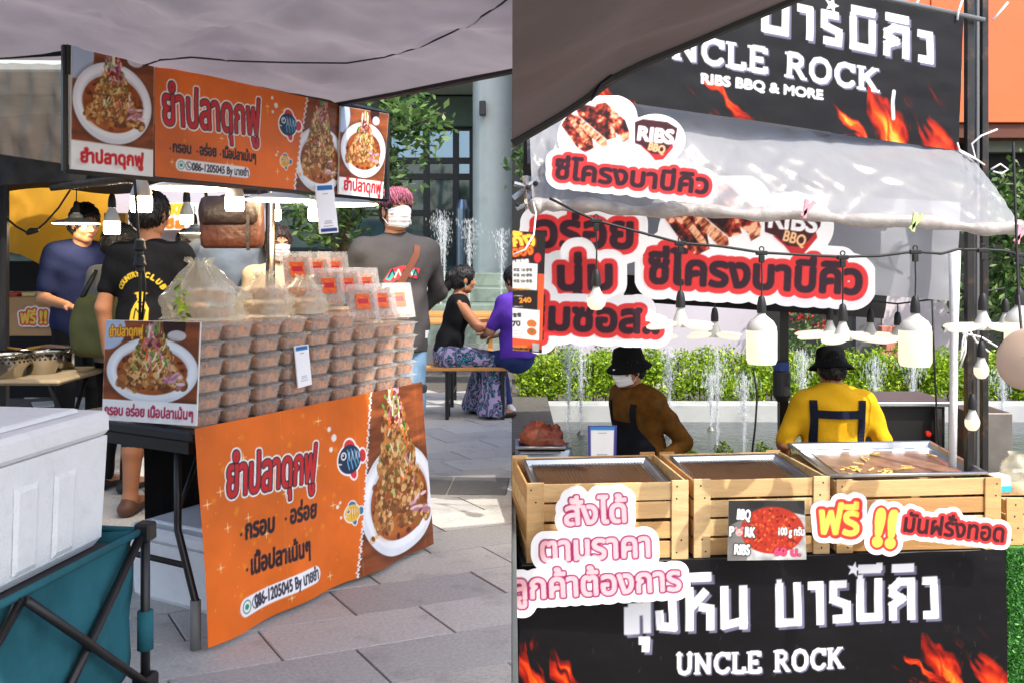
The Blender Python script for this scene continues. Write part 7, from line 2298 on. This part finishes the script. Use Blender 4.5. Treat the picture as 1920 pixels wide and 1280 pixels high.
# woman in a black cap and mask
p = Person('woman in a black cap and white face mask behind the lamps', (put(352, 7.3), 7.3, 0), YB + R(50), 1.52,
           dict(elR=(.22, .05, 1.10), wrR=(.14, .24, 1.02)), head=(0, -12), wide=.92)
p.body().face(True).mask().hair(HAIRB, .014, nape=-.12, seed=2)
p.shirt(cloth('mustard_cotton', (172, 130, 66)), .6, .02, -.06, .006).pants(cloth('black_trousers'), 1.95).shoes(mat('dark_shoe'))
V, F = solid([E_(p.hp((0, -.012, .060)), (.094, .112, .070), .01, p.Q), E_(p.hp((0, .12, .050)), (.070, .060, .010), .02, p.Q)], .007, cuts=[(p.hp((0, 0, .036)), p.Q @ np.array((0, .1, -1)))])
p.mesh('cap', V, F, cloth('black_cap', (26, 26, 28)))
V, F = solid([C_((-.07, .10, 1.0), (.07, .10, 1.28), .10, k=.04, flat=((0, 1, 0), .5))], .014)
p.mesh('apron', V, F, cloth('navy_apron', (34, 38, 52)))

# masked helper half hidden by the tent pole
p = Person('masked helper with short dark hair half hidden behind the tent pole', (put(520, 5.7), 5.7, 0), YB + R(35), 1.50, dict(elR=(.24, .02, 1.10), wrR=(.20, .20, 1.0)), head=(-6, -10), wide=1.0)
p.body().face().mask().hair(mat('dark_brown_hair', rgb(52, 36, 28), .5, bump=.5, bscale=60), .012, nape=-.07, seed=9, forehead=.065)
p.shirt(cloth('beige_cotton', (206, 180, 142)), .7, .02, -.05, .006).pants(cloth('black_trousers'), 1.95).shoes(mat('dark_shoe'))

# bench set and the people sitting there --------------------------------
M_plank = mat('varnished_bench', rgb(206, 146, 78), .4, var=.12, vscale=5, stretch=(.3, 3, 3))
def bench_set(x0, x1, yb, yt, zb, zt_):
    for nm, y, w, z, lab in (('bench', yb, .25, zb, 'orange-brown varnished bench the woman sits on'), ('bench_table', yt, .50, zt_, 'orange-brown varnished beer table behind the seated woman')):
        o = empty(nm, ((x0 + x1) / 2, y, 0), 0, lab, 'bench' if nm == 'bench' else 'table')
        hw = (x1 - x0) / 2
        npl = 2 if nm == 'bench' else 4
        for k in range(npl): MB().box((-hw, -w / 2 + k * w / npl + .003, z - .028), (hw, -w / 2 + (k + 1) * w / npl - .003, z), bev=.004).build('plank', M_plank, o)
        for x in (-hw + .22, hw - .12):
            for y_ in (-w / 2 + .03, w / 2 - .05): MB().box((x, y_, 0), (x + .03, y_ + .025, z - .029)).build('leg', M_blackmetal, o)
            MB().box((x + .001, -w / 2 + .05, .12), (x + .029, w / 2 - .05, .145)).build('leg_bar', M_blackmetal, o)
bench_set(-.76, .03, 7.85, 8.62, .425, .75)
tag(MB().box((-1.5, 9.7, .70), (-.02, 10.2, .735), bev=.004).box((-1.3, 9.9, 0), (-1.25, 9.95, .7)).box((-.25, 9.9, 0), (-.2, 9.95, .7)).build('far_table', M_plank), 'second varnished table further back near the fountain steps', 'table')

SEAT = dict(pelvis=(0, 0, .56), waist=(0, .03, .70), chest=(0, .09, .90), neck=(0, .11, 1.06), head=(0, .15, 1.215), hipR=(.09, .02, .53), hipL=(-.09, .02, .53))
def seated(**k):
    d = dict(SEAT); d.update(shR=(.155, .09, 1.01), shL=(-.155, .09, 1.01)); d.update(k); return d
p = Person('dark-haired woman in a black sleeveless top and paisley trousers on the bench', (put(838, 7.9), 7.9, 0), R(-80), 1.62,
           seated(knR=(.10, .42, .50), anR=(.14, .40, .08), knL=(-.14, .38, .50), anL=(-.16, .30, .08), elR=(.20, .26, .80), wrR=(.10, .48, .83), elL=(-.20, .28, .80), wrL=(-.10, .48, .84)), head=(8, -4), wide=.96, skin=SKIN2, res=.010, head_res=.0052)
p.body(palm=(0, 0, -1)).face(lips=(140, 66, 64))
p.hair(HAIRB, .014, nape=-.09, noise=.003, seed=4, extra=[((0, -.115, .02), (.05, .05, .055)), ((0, -.135, -.05), (.035, .035, .06))], forehead=.062)
M_pais = bpy.data.materials.new('paisley_cloth'); M_pais.use_nodes = True; MATS['paisley_cloth'] = M_pais
_n = M_pais.node_tree; _v = _n.nodes.new('ShaderNodeTexVoronoi'); _v.inputs['Scale'].default_value = 16; _v.distance = 'EUCLIDEAN'
_w = _n.nodes.new('ShaderNodeTexWave'); _w.inputs['Scale'].default_value = 7; _w.inputs['Distortion'].default_value = 14; _w.inputs['Detail'].default_value = 2
_tc = _n.nodes.new('ShaderNodeTexCoord'); _n.links.new(_tc.outputs['Object'], _v.inputs['Vector']); _n.links.new(_tc.outputs['Object'], _w.inputs['Vector'])
_mx = _n.nodes.new('ShaderNodeMath'); _mx.operation = 'ADD'; _n.links.new(_v.outputs['Distance'], _mx.inputs[0]); _n.links.new(_w.outputs['Fac'], _mx.inputs[1])
_cr = _n.nodes.new('ShaderNodeValToRGB'); _cr.color_ramp.interpolation = 'CONSTANT'
_el = _cr.color_ramp.elements; _el[0].position = 0; _el[0].color = (*rgb(40, 44, 62), 1); _el[1].position = .28; _el[1].color = (*rgb(150, 130, 176), 1)
for pos, cc in ((.45, (40, 44, 62)), (.62, (40, 132, 150)), (.80, (52, 56, 78)), (.98, (170, 150, 190))):
    e_ = _el.new(pos); e_.color = (*rgb(*cc), 1)
_mr = _n.nodes.new('ShaderNodeMath'); _mr.operation = 'MULTIPLY'; _mr.inputs[1].default_value = .75
_n.links.new(_mx.outputs[0], _mr.inputs[0]); _n.links.new(_mr.outputs[0], _cr.inputs[0]); _n.links.new(_cr.outputs[0], _n.nodes['Principled BSDF'].inputs['Base Color']); _n.nodes['Principled BSDF'].inputs['Roughness'].default_value = .8
p.shirt(cloth('black_knit', (22, 22, 24)), .2, .012, .02, .004, sleeves=False)
J = p.J
pr = grow(p.torso[:2], .022)
for q in 'RL':
    a, k_, n_ = J['hip' + q], J['kn' + q], J['an' + q]
    pr += [C_(a, k_, .115, .100, k=.05), C_(k_, n_ + np.array((0, -.02, -.03)), .10, .13, k=.04)]
V, F = solid(pr, .011, .008, 18, 3, [(J['pelvis'] + p.sp * .09, p.sp), (np.array((0, 0, .03)), np.array((0, 0, -1.0)))])
p.mesh('trousers', V, F, M_pais); p.shoes(mat('dark_shoe'))
MB().tube([p.hp((.085, -.004, -.036)), p.hp((.087, -.002, -.06))], .006, 8).build('earring', mat('turquoise', rgb(60, 170, 170), .4), p.root)
p = Person('person in a purple T-shirt and jeans at the end of the bench', (.05, 7.82, 0), R(48), 1.60,
           seated(chest=(0, .02, .92), neck=(0, .03, 1.08), head=(0, .04, 1.23), shR=(.16, .02, 1.03), shL=(-.16, .02, 1.03), knR=(.10, .34, .50), anR=(.10, .22, .08), knL=(-.10, .34, .50), anL=(-.10, .20, .08), elR=(.21, .10, .78), wrR=(.10, .30, .72), elL=(-.21, .14, .78), wrL=(-.06, .34, .74)), head=(0, -6), res=.011)
p.body(palm=(0, 0, -1)).face().hair(HAIRB, .014, nape=-.12, seed=6)
p.shirt(cloth('purple_cotton', (92, 56, 168)), .8, .02, .0, .006).pants(cloth('dark_blue_denim', (46, 60, 110), var=.2), 1.9).shoes(mat('white_trainer', rgb(220, 222, 226), .6))
# far customer by the glass
p = Person('distant woman in a light-blue cap sitting by the dark glass front', (put(590, 12.8), 12.8, 0), R(60), 1.62,
           seated(knR=(.10, .42, .50), anR=(.10, .46, .08), knL=(-.10, .42, .50), anL=(-.10, .40, .08), elR=(.2, .2, .82), wrR=(.08, .34, .98), elL=(-.2, .2, .82), wrL=(-.08, .34, .95)), head=(20, -10), res=.016, head_res=.010)
p.body(hands='').hair(mat('brown_hair', rgb(86, 56, 36), .6), .016, nape=-.16, face_cut=True)
p.shirt(cloth('tan_top', (206, 176, 140)), .4, .016, .0, .004).pants(cloth('washed_denim'), 1.9).shoes(mat('white_trainer'))
V, F = solid([E_(p.hp((0, -.012, .055)), (.096, .114, .070), .01, p.Q), E_(p.hp((0, .12, .050)), (.066, .06, .010), .02, p.Q)], .010, cuts=[(p.hp((0, 0, .030)), p.Q @ np.array((0, .1, -1)))])
p.mesh('cap', V, F, cloth('light_blue_cap', (96, 150, 200)))
ft = empty('terrace_table', (put(560, 12.7), 12.7, 0), 0, 'small dark terrace table in front of the distant woman', 'table')
MB().box((-.3, -.3, .70), (.3, .3, .73)).build('table_top', M_black, ft); MB().tube([(0, 0, 0), (0, 0, .7)], .03, 8).build('leg', M_black, ft)
fc = empty('terrace_stool', (put(590, 12.8), 12.8, 0), 0, 'dark stool under the distant woman', 'stool')
MB().box((-.18, -.18, .38), (.18, .18, .42)).build('seat', M_black, fc); MB().tube([(0, 0, 0), (0, 0, .38)], .03, 8).build('leg', M_black, fc)

# cooks at the barbecue stall ---------------------------------------------
M_apron = cloth('black_apron', (24, 26, 32))
def bucket_hat(p, m):
    def ring(rx, ry, z): return [p.hp((rx * math.cos(a), -.010 + ry * math.sin(a), z)) for a in np.linspace(0, 2 * math.pi, 33)[:-1]]
    rs = [(.001, .001, .137), (.05, .06, .136), (.078, .093, .126), (.088, .104, .10), (.094, .112, .05), (.098, .116, .034), (.125, .142, .012), (.140, .156, -.004), (.138, .154, -.010), (.098, .115, .026)]
    V = [v for r in rs for v in ring(*r)]
    F = [(a * 32 + i, a * 32 + (i + 1) % 32, (a + 1) * 32 + (i + 1) % 32, (a + 1) * 32 + i) for a in range(len(rs) - 1) for i in range(32)]
    p.mesh('bucket_hat', V, F, m)
p = Person('cook in a black bucket hat, white mask, brown shirt and black apron', (put(1200, 5.98), 5.98, LOW), R(122), 1.685,
           dict(pelvis=(0, -.02, .95), chest=(0, .03, 1.28), neck=(0, .05, 1.44), head=(0, .10, 1.595), shR=(.175, .03, 1.39), shL=(-.175, .03, 1.39), elR=(.26, -.10, 1.14), wrR=(.20, .14, 1.0), elL=(-.25, -.16, 1.13), wrL=(-.20, .10, .98)), head=(6, -10), wide=1.10, skin=SKIN2, res=.010, head_res=.0055)
p.body().face().mask().hair(HAIRB, .010, nape=-.07)
p.shirt(cloth('brown_batik', (96, 60, 16), var=.35, vscale=16, dark=rgb(60, 70, 50), dscale=14, damt=.7), 1.8, .022, -.12, .008, seed=5, collar=True)
p.pants(cloth('black_trousers'), 1.95).shoes(mat('dark_shoe')); bucket_hat(p, cloth('black_felt', (14, 14, 16)))
def apron(p, z0=.62, z1=1.26, top=.13, bottom=.25):
    n, m_ = 26, 22
    V, F = [], []
    for j in range(m_):
        t = j / (m_ - 1); z = z0 + (z1 - z0) * t
        hw = bottom if z < 1.02 else bottom + (top - bottom) * ((z - 1.02) / (z1 - 1.02)) ** .7
        row = p.on_shirt([(-hw + 2 * hw * i / (n - 1), max(z, .86)) for i in range(n)], 1, .010)
        for i, q in enumerate(row):
            if z < .86: q = Vector((q.x, q.y + .01, z))
            V.append(q)
    for j in range(m_ - 1):
        for i in range(n - 1): F.append((j * n + i + 1, j * n + i, (j + 1) * n + i, (j + 1) * n + i + 1))
    return mobj('apron', V, F, M_apron, p.root, True)
apron(p)
for s in (-1, 1):
    p.strap([(s * .11, 1.25), (s * .12, 1.38)], 1, .035, M_apron, 'apron_strap'); p.strap([(s * .12, 1.38), (s * .10, 1.2), (s * .04, 1.05)], -1, .035, M_apron, 'apron_strap')
p.strap([(-.2, 1.0), (.2, 1.0)], -1, .03, M_apron, 'apron_tie')
p = Person('cook in a yellow polo shirt and black bucket hat, seen from behind', (put(1562, 5.85), 5.85, LOW), R(-4), 1.68,
           dict(elR=(.315, -.02, 1.13), wrR=(.26, .10, .93), elL=(-.315, -.02, 1.13), wrL=(-.25, .12, .93), shR=(.195, -.01, 1.385), shL=(-.195, -.01, 1.385), neck=(0, .0, 1.45), head=(0, .06, 1.60)), head=(3, -12), wide=1.20, skin=SKIN2, res=.010)
p.body().hair(HAIRB, .008, nape=-.075)
p.shirt(cloth('yellow_pique', (232, 176, 30), var=.06), .92, .022, -.10, .008, seed=8, collar=True)
p.pants(cloth('navy_trousers', (30, 34, 52)), 1.95).shoes(mat('dark_shoe')); bucket_hat(p, cloth('black_felt'))
M_nav = cloth('navy_strap', (30, 34, 52))
for s in (-1, 1): p.strap([(s * .150, 1.42), (s * .145, 1.3), (s * .150, 1.1), (s * .165, .96)], -1, .046, M_nav, 'apron_strap')
p.strap([(-.15, 1.335), (.15, 1.335)], -1, .05, M_nav, 'apron_strap', .009)
n, m_ = 30, 10
for s in (-1, 1):
    V, F = [], []
    for j in range(m_):
        t = j / (m_ - 1); z = .80 + .19 * t
        xa, xb = s * (.03 + .06 * (1 - t)), s * .26
        V += p.on_shirt([(xa + (xb - xa) * i / (n - 1), max(z, .85)) for i in range(n)], -1, .010)
        for q in range(n): V[-1 - q] = Vector((V[-1 - q].x, V[-1 - q].y, z))
    for j in range(m_ - 1):
        for i in range(n - 1): F.append((j * n + i, j * n + i + 1, (j + 1) * n + i + 1, (j + 1) * n + i))
    mobj('apron_flap', V, F, M_nav, p.root, True)
MB().tube([(.03, -.22, .97), (.0, -.24, .98), (-.03, -.23, .97), (-.01, -.24, .90)], .008, 6).build('apron_knot', M_nav, p.root, True)
# ------------------------------------------------------------------ behind the left stall: neighbour tent, lamps, pots
M_blackcloth = mat('black_cloth')
# dark roof of the neighbouring tent
V, F = [], []
nu, nv = 30, 16
for i in range(nu):
    for j in range(nv):
        v = j / (nv - 1); Y = 4.55 + 4.2 * v
        xr_ = -1.42 - .75 * v; X = -5.6 + (xr_ + 5.6) * i / (nu - 1)
        z = 1.97 + .03 * math.sin(X * 5 + v * 4) - .05 * math.sin(math.pi * v) - (.06 if j == nv - 1 else 0)
        V.append((X, Y, z))
F = [(i * nv + j, (i + 1) * nv + j, (i + 1) * nv + j + 1, i * nv + j + 1) for i in range(nu - 1) for j in range(nv - 1)]
tag(mobj('neighbour_canopy', V, F, M_blackcloth, None, True), 'black tent roof over the people behind the catfish stall', 'canopy')
rl_ = MB().tube([W(x, y, 5.0) for x, y in ((95, 352), (140, 344), (190, 338), (235, 334), (290, 338), (330, 337))], [.02, .03, .035, .03, .035, .02], 9).build('rolled_tarp', mat('silver_black_roll', rgb(70, 66, 62), .25, bump=.8, bscale=25, var=.4, vscale=20), None, True)
tag(rl_, 'rolled shiny black plastic hanging under the left banner', 'tarpaulin')
M_oldfilm = mat('dusty_clear_film', rgb(112, 102, 92), .22, alpha=.62, var=.12, vscale=3, bump=.5, bscale=6)
sheet('plastic_sheet', W(-30, 118, 4.1), W(150, 122, 4.1), W(150, 312, 4.15), W(-30, 285, 4.15), M_oldfilm, 'dusty clear plastic sheet hanging left of the upper banner', 'sheet', .009, 40, 24, 4)
sheet('black_valance', W(-30, 262, 4.25), W(160, 275, 4.25), W(160, 338, 4.25), W(-30, 350, 4.25), M_blackcloth, 'black valance under the dusty plastic sheet', 'cloth', .012, 30, 10, 2)
sheet('black_side_cloth', W(-40, 335, 4.9), W(14, 335, 4.9), W(6, 640, 4.9), W(-40, 640, 4.9), M_blackcloth, 'black tent side hanging down the left edge', 'cloth', .01, 12, 20, 2)
M_yel = mat('yellow_tarp', rgb(230, 168, 44), .7, var=.10, vscale=3, translucent=.45, bump=.5, bscale=5)
def poly_sheet(name, left, right, d, m, label, cat, amp=.03, nu=36, seed=3):
    """left and right are the top and bottom outlines from left to right, in photo pixels"""
    V = []; nv = 20
    T = np.linspace(0, 1, nu)
    tx, ty = np.interp(T, np.linspace(0, 1, len(left)), [q[0] for q in left]), np.interp(T, np.linspace(0, 1, len(left)), [q[1] for q in left])
    bx, by = np.interp(T, np.linspace(0, 1, len(right)), [q[0] for q in right]), np.interp(T, np.linspace(0, 1, len(right)), [q[1] for q in right])
    for i in range(nu):
        a, b = W(tx[i], ty[i], d), W(bx[i], by[i], d)
        for j in range(nv):
            s = j / (nv - 1)
            V.append(a.lerp(b, s) + Vector((0, amp * (math.sin(T[i] * 11 + s * 5 + seed) + 2 * (float(fbm(T[i] * 5 + seed, s * 4, seed, 3)) - .5)), 0)))
    F = [(i * nv + j, (i + 1) * nv + j, (i + 1) * nv + j + 1, i * nv + j + 1) for i in range(nu - 1) for j in range(nv - 1)]
    return tag(mobj(name, V, F, m, None, True), label, cat)
poly_sheet('yellow_tarp', [(-6, 372), (30, 352), (110, 346), (215, 338)], [(-6, 468), (40, 478), (100, 512), (215, 500)], 8.92, M_yel, 'yellow-orange tarp slung at the far left behind the navy-shirted man', 'tarpaulin')
ww4 = tag(MB().box((W(110, 0, 9.4).x, 9.4, W(0, 486, 9.4).z), (W(500, 0, 9.4).x, 9.5, W(0, 318, 9.4).z)).build('white_board_wall', M_white_wall), 'white board wall of a neighbouring stall behind the lamps', 'wall')
P = Patch((300, 380, 9.3), (372, 380, 9.3), (372, 432, 9.3), (300, 432, 9.3))
c = Canvas(P.w, P.h, 120, (238, 236, 232))
txt(c, P, 'AKE', (306, 402), (343, 402), 26, [(.012, (240, 190, 50))]); txt(c, P, 'ชีส', (310, 428), (345, 428), 22, [(.010, (226, 130, 40))])
tag(print_sheet('stall_sign', c, P.corners(), PRINT_MATT), 'white stall sign with yellow letters behind the black T-shirt man', 'sign')
tag(MB().box((-8, 9.0, 0), (W(470, 0, 9).x, 9.08, 1.27)).build('added_shade_cloth', M_blackcloth), 'added black cloth standing in for shade behind the people at the left', 'cloth')  # black cloth put in for the deep shade at the back
# second board behind, its orange colour stands in for yellow lamp glow
tag(MB().box((W(195, 0, 8.4).x, 8.4, W(0, 475, 8.4).z), (W(235, 0, 8.4).x, 8.46, W(0, 400, 8.4).z)).build('glow_board', mat('glow_board', rgb(236, 170, 60), .6)), 'orange board standing in for lamp glow behind the navy-shirted man', 'board')
# side table with pots
st2 = empty('side_table', (W(20, 0, 5.0).x, 5.0, 0), 0, 'wooden folding side table with pots at the left edge', 'table')
zt2 = W(0, 706, 5.0).z
MB().box((-.75, -.12, zt2 - .03), (.31, .48, zt2), bev=.012).build('table_top', mat('worn_ply', rgb(150, 132, 104), .6, var=.15, vscale=6), st2)
for x in (-.65, .22):
    for s in (-1, 1): MB().tube([(x, .18 + s * .26, 0), (x, .18 - s * .22, zt2 - .032)], .012, 8).build('leg', M_blackmetal, st2, True)
M_ss = mat('stainless', rgb(190, 184, 172), .18, metal=1.0)
def colander(px_, py_, d, r, label, holes=True, lid=False, tall=.6):
    b = W(px_, py_, d)
    o = empty('colander' if holes else 'stock_pot', b, rnd.uniform(0, 3), label, 'colander' if holes else 'pot')
    h = r * tall * 2
    if holes: prof = [(.0, .0), (r * .55, .0), (r * .62, .012), (r * .72, h * .35), (r * .95, h * .62), (r * .98, h * .95), (r * 1.10, h), (r * 1.10, h + .004), (r * .955, h * .95), (r * .92, h * .64), (r * .69, h * .36), (r * .58, .016), (0, .012)]
    else: prof = [(0, 0), (r * .96, 0), (r, .01), (r, h), (r * 1.05, h + .003), (r * 1.05, h + .008), (r * .97, h + .004), (r * .97, .012), (0, .01)]
    shade_auto(MB().lathe(prof, 36).build('bowl' if holes else 'pot_wall', M_ss, o), 50)
    if holes:
        hb = MB()
        for rr_i in range(2):
            for k in range(28):
                a = 2 * math.pi * (k + .5 * rr_i) / 28; z = h * (.72 + .13 * rr_i); rr = r * .968
                hb.lathe([(.0, .0012), (.006, .0012)], 7, Matrix.Rotation(a, 4, 'Z') @ Matrix.Translation((rr, 0, z)) @ Matrix.Rotation(R(90), 4, 'Y'))
        q = hb.build('holes', mat('hole_black', rgb(20, 18, 16), .8), o); q['kind'] = 'stuff'
    for s in (-1, 1):
        MB().tube([(s * r * 1.02, -.03, h * .92), (s * r * 1.22, -.02, h * .95), (s * r * 1.22, .02, h * .95), (s * r * 1.02, .03, h * .92)], .004, 6).build('handle', M_ss, o, True)
    if lid:
        shade_auto(MB().lathe([(r * 1.06, h + .010), (r * 1.0, h + .022), (r * .3, h + .035), (0, h + .037)], 30).build('lid', M_ss, o))
    return o
colander(10, 712, 4.98, .125, 'deep steel colander nearest the left edge of the side table', tall=.55)
colander(78, 702, 5.15, .115, 'steel colander on the right of the side table', tall=.55)
colander(95, 688, 5.38, .125, 'tall steel pot with a lid behind the colanders', False, True, .36)
colander(4, 690, 5.36, .10, 'steel pot at the very left edge of the side table', False, True, .42)
# far counter with trays and a small sign
fcn = empty('far_counter', (W(40, 0, 7.0).x, 7.0, 0), 0, 'pale food counter behind the pots at the left', 'counter')
zc2 = W(0, 556, 7.0).z
MB().box((-.8, -.1, zc2 - .28), (.35, .5, zc2), bev=.006).build('counter_box', mat('cardboard', rgb(190, 150, 108), .8, var=.1), fcn)
for x in (-.7, .25): MB().box((x, .1, 0), (x + .05, .15, zc2 - .28)).build('leg', M_blackmetal, fcn)
for k in range(4): MB().box((-.25 + k * .13, -.02, zc2), (-.15 + k * .13, .2, zc2 + .03), bev=.006).build('food_tray', mat(['tray_white', 'tray_red', 'tray_cream', 'tray_brown'][k], rgb(*[(230, 228, 222), (190, 60, 40), (232, 206, 150), (150, 96, 50)][k]), .5), fcn)
k = Cut(Patch((30, 570, 6.85), (112, 570, 6.85), (112, 618, 6.85), (30, 618, 6.85)), 200)
k.text('ฟรี', (40, 606), (68, 606), 34, [(4, (222, 50, 44)), (1.2, (252, 214, 84))], 7); k.text('!!', (76, 606), (88, 606), 34, [(4, (222, 50, 44)), (1.4, (252, 214, 84))], 7)
k.build('cutout_sign', 'small cutout sign with yellow letters on the far left counter')
# leather bag hanging in the stall
o = empty('leather_bag', W(436, 470, 4.55), 0, 'brown leather shoulder bag hanging behind the lamps', 'bag')
kk = 4.55 / FPX
def soft_box(x0, x1, y0, y1, z0, z1, bul, seed, n=14):
    """a stuffed leather case: box with bulging faces and rounded edges"""
    V, F = [], []
    prof = [(z0, .86), (z0 + .015, .97), (z0 + .05, 1.0), ((z0 + z1) / 2, 1.0), (z1 - .04, .97), (z1 - .012, .92), (z1, .80)]
    m = 40
    for z, k in prof:
        for i in range(m):
            a = 2 * math.pi * i / m; c_, s_ = math.cos(a), math.sin(a)
            x = math.copysign(abs(c_) ** .28, c_); y = math.copysign(abs(s_) ** .28, s_)
            bb = 1 + bul * (1 - abs(x) ** 3) * abs(y)
            V.append(((x0 + x1) / 2 + x * (x1 - x0) / 2 * k, (y0 + y1) / 2 + y * (y1 - y0) / 2 * k * bb + .004 * math.sin(i * 1.3 + z * 60 + seed), z))
    for r_ in range(len(prof) - 1):
        for i in range(m): F.append((r_ * m + i, r_ * m + (i + 1) % m, (r_ + 1) * m + (i + 1) % m, (r_ + 1) * m + i))
    F.append(tuple(range(m - 1, -1, -1))); F.append(tuple((len(prof) - 1) * m + i for i in range(m)))
    return V, F
V, F = soft_box(-.145, .145, -.05, .05, .01, .245, .25, 1)
mobj('bag_body', V, F, mat('brown_leather', rgb(74, 38, 22), .4, var=.3, vscale=10, bump=.5, bscale=30), o, True)
V, F = soft_box(-.148, .135, -.068, .056, .12, .255, .1, 2)
mobj('flap', V, F, mat('dark_leather', rgb(38, 24, 20), .4, bump=.3, bscale=40), o, True)
MB().box((.085, -.072, .0), (.10, -.062, .19)).build('seam_strip', mat('dark_leather'), o)
for s in (-1, 1): MB().tube([(s * .12, 0, .22), (s * .13, 0, .30), (s * .04, 0, .52)], .008, 6).build('strap', mat('dark_leather'), o, True)
# lamps of the left stall
LG = 'lamps under the orange banner'
def lamp_at(kind, x, y_, d, size, label, drop=.02):
    """y_: photo row of the lamp's lit part"""
    low = {'T': .075 + .11 * size, 'disc': .075 + .06, 'A': .075 + .085}[kind]
    p = W(x, y_, d); p.z += low + drop
    return bulb(kind, p, size, drop, label, 'hanging_lamp', 0, LG)
lamp_at('T', 265, 378, 3.75, .86, 'lit cylinder bulb nearest the photo board')
lamp_at('T', 440, 378, 4.1, .84, 'lit cylinder bulb left of the leather bag')
lamp_at('T', 210, 424, 5.2, .90, 'lit cylinder bulb beside the navy-shirted man', .10)
lamp_at('T', 350, 408, 5.6, .80, 'lit cylinder bulb right of the black T-shirt man', .10)
lamp_at('T', 594, 398, 4.5, .84, 'lit cylinder bulb behind the hanging payment card')
lamp_at('T', 513, 400, 5.2, .84, 'lit cylinder bulb just right of the tent pole')
lamp_at('disc', 354, 352, 4.05, 1.02, 'round disc lamp under the middle of the orange banner')
lamp_at('disc', 525, 374, 4.45, 1.0, 'round disc lamp in front of the tent pole')
lamp_at('disc', 640, 382, 4.72, 1.12, 'round disc lamp under the right photo board')
lamp_at('disc', 143, 418, 6.0, .88, 'round disc lamp in front of the navy-shirted man', .12)
lamp_at('disc', 365, 436, 7.2, .7, 'small round disc lamp far behind the black T-shirt man', .06)
# cables
cb = empty('hanging_cable', W(262, 470, 3.7), 0, 'black cable with screw sockets hanging before the black T-shirt man', 'cable')
pts = [W(x, y, 3.7) for x, y in ((252, 332), (256, 390), (260, 450), (262, 480), (263, 540), (262, 602))]
into(MB().tube(pts, .006, 8).build('cable', M_rub, None, True), cb)
into(MB().tube([W(x, y, 3.72) for x, y in ((268, 492), (272, 540), (266, 604))], .005, 8).build('cable', M_rub, None, True), cb)
for y in (462, 492): into(shade_auto(MB().lathe([(.010, .03), (.019, .022), (.021, .0), (.024, -.004), (.024, -.012), (.014, -.02), (.014, -.035), (.006, -.04)], 14, Matrix.Translation(W(262, y, 3.69))).build('socket', M_rub)), cb)
cb2 = empty('power_cable', W(60, 430, 5.6), 0, 'black cable with a plug slung in front of the yellow tarp', 'cable')
into(MB().tube([W(x, y, 5.6) for x, y in ((10, 408), (30, 425), (52, 437), (66, 434), (85, 418), (110, 390), (132, 356))], .006, 8).build('cable', M_rub, None, True), cb2)
into(MB().tube([W(x, y, 5.58) for x, y in ((50, 438), (58, 434), (72, 432))], [.012, .02, .012], 10).build('plug', M_rub, None, True), cb2)
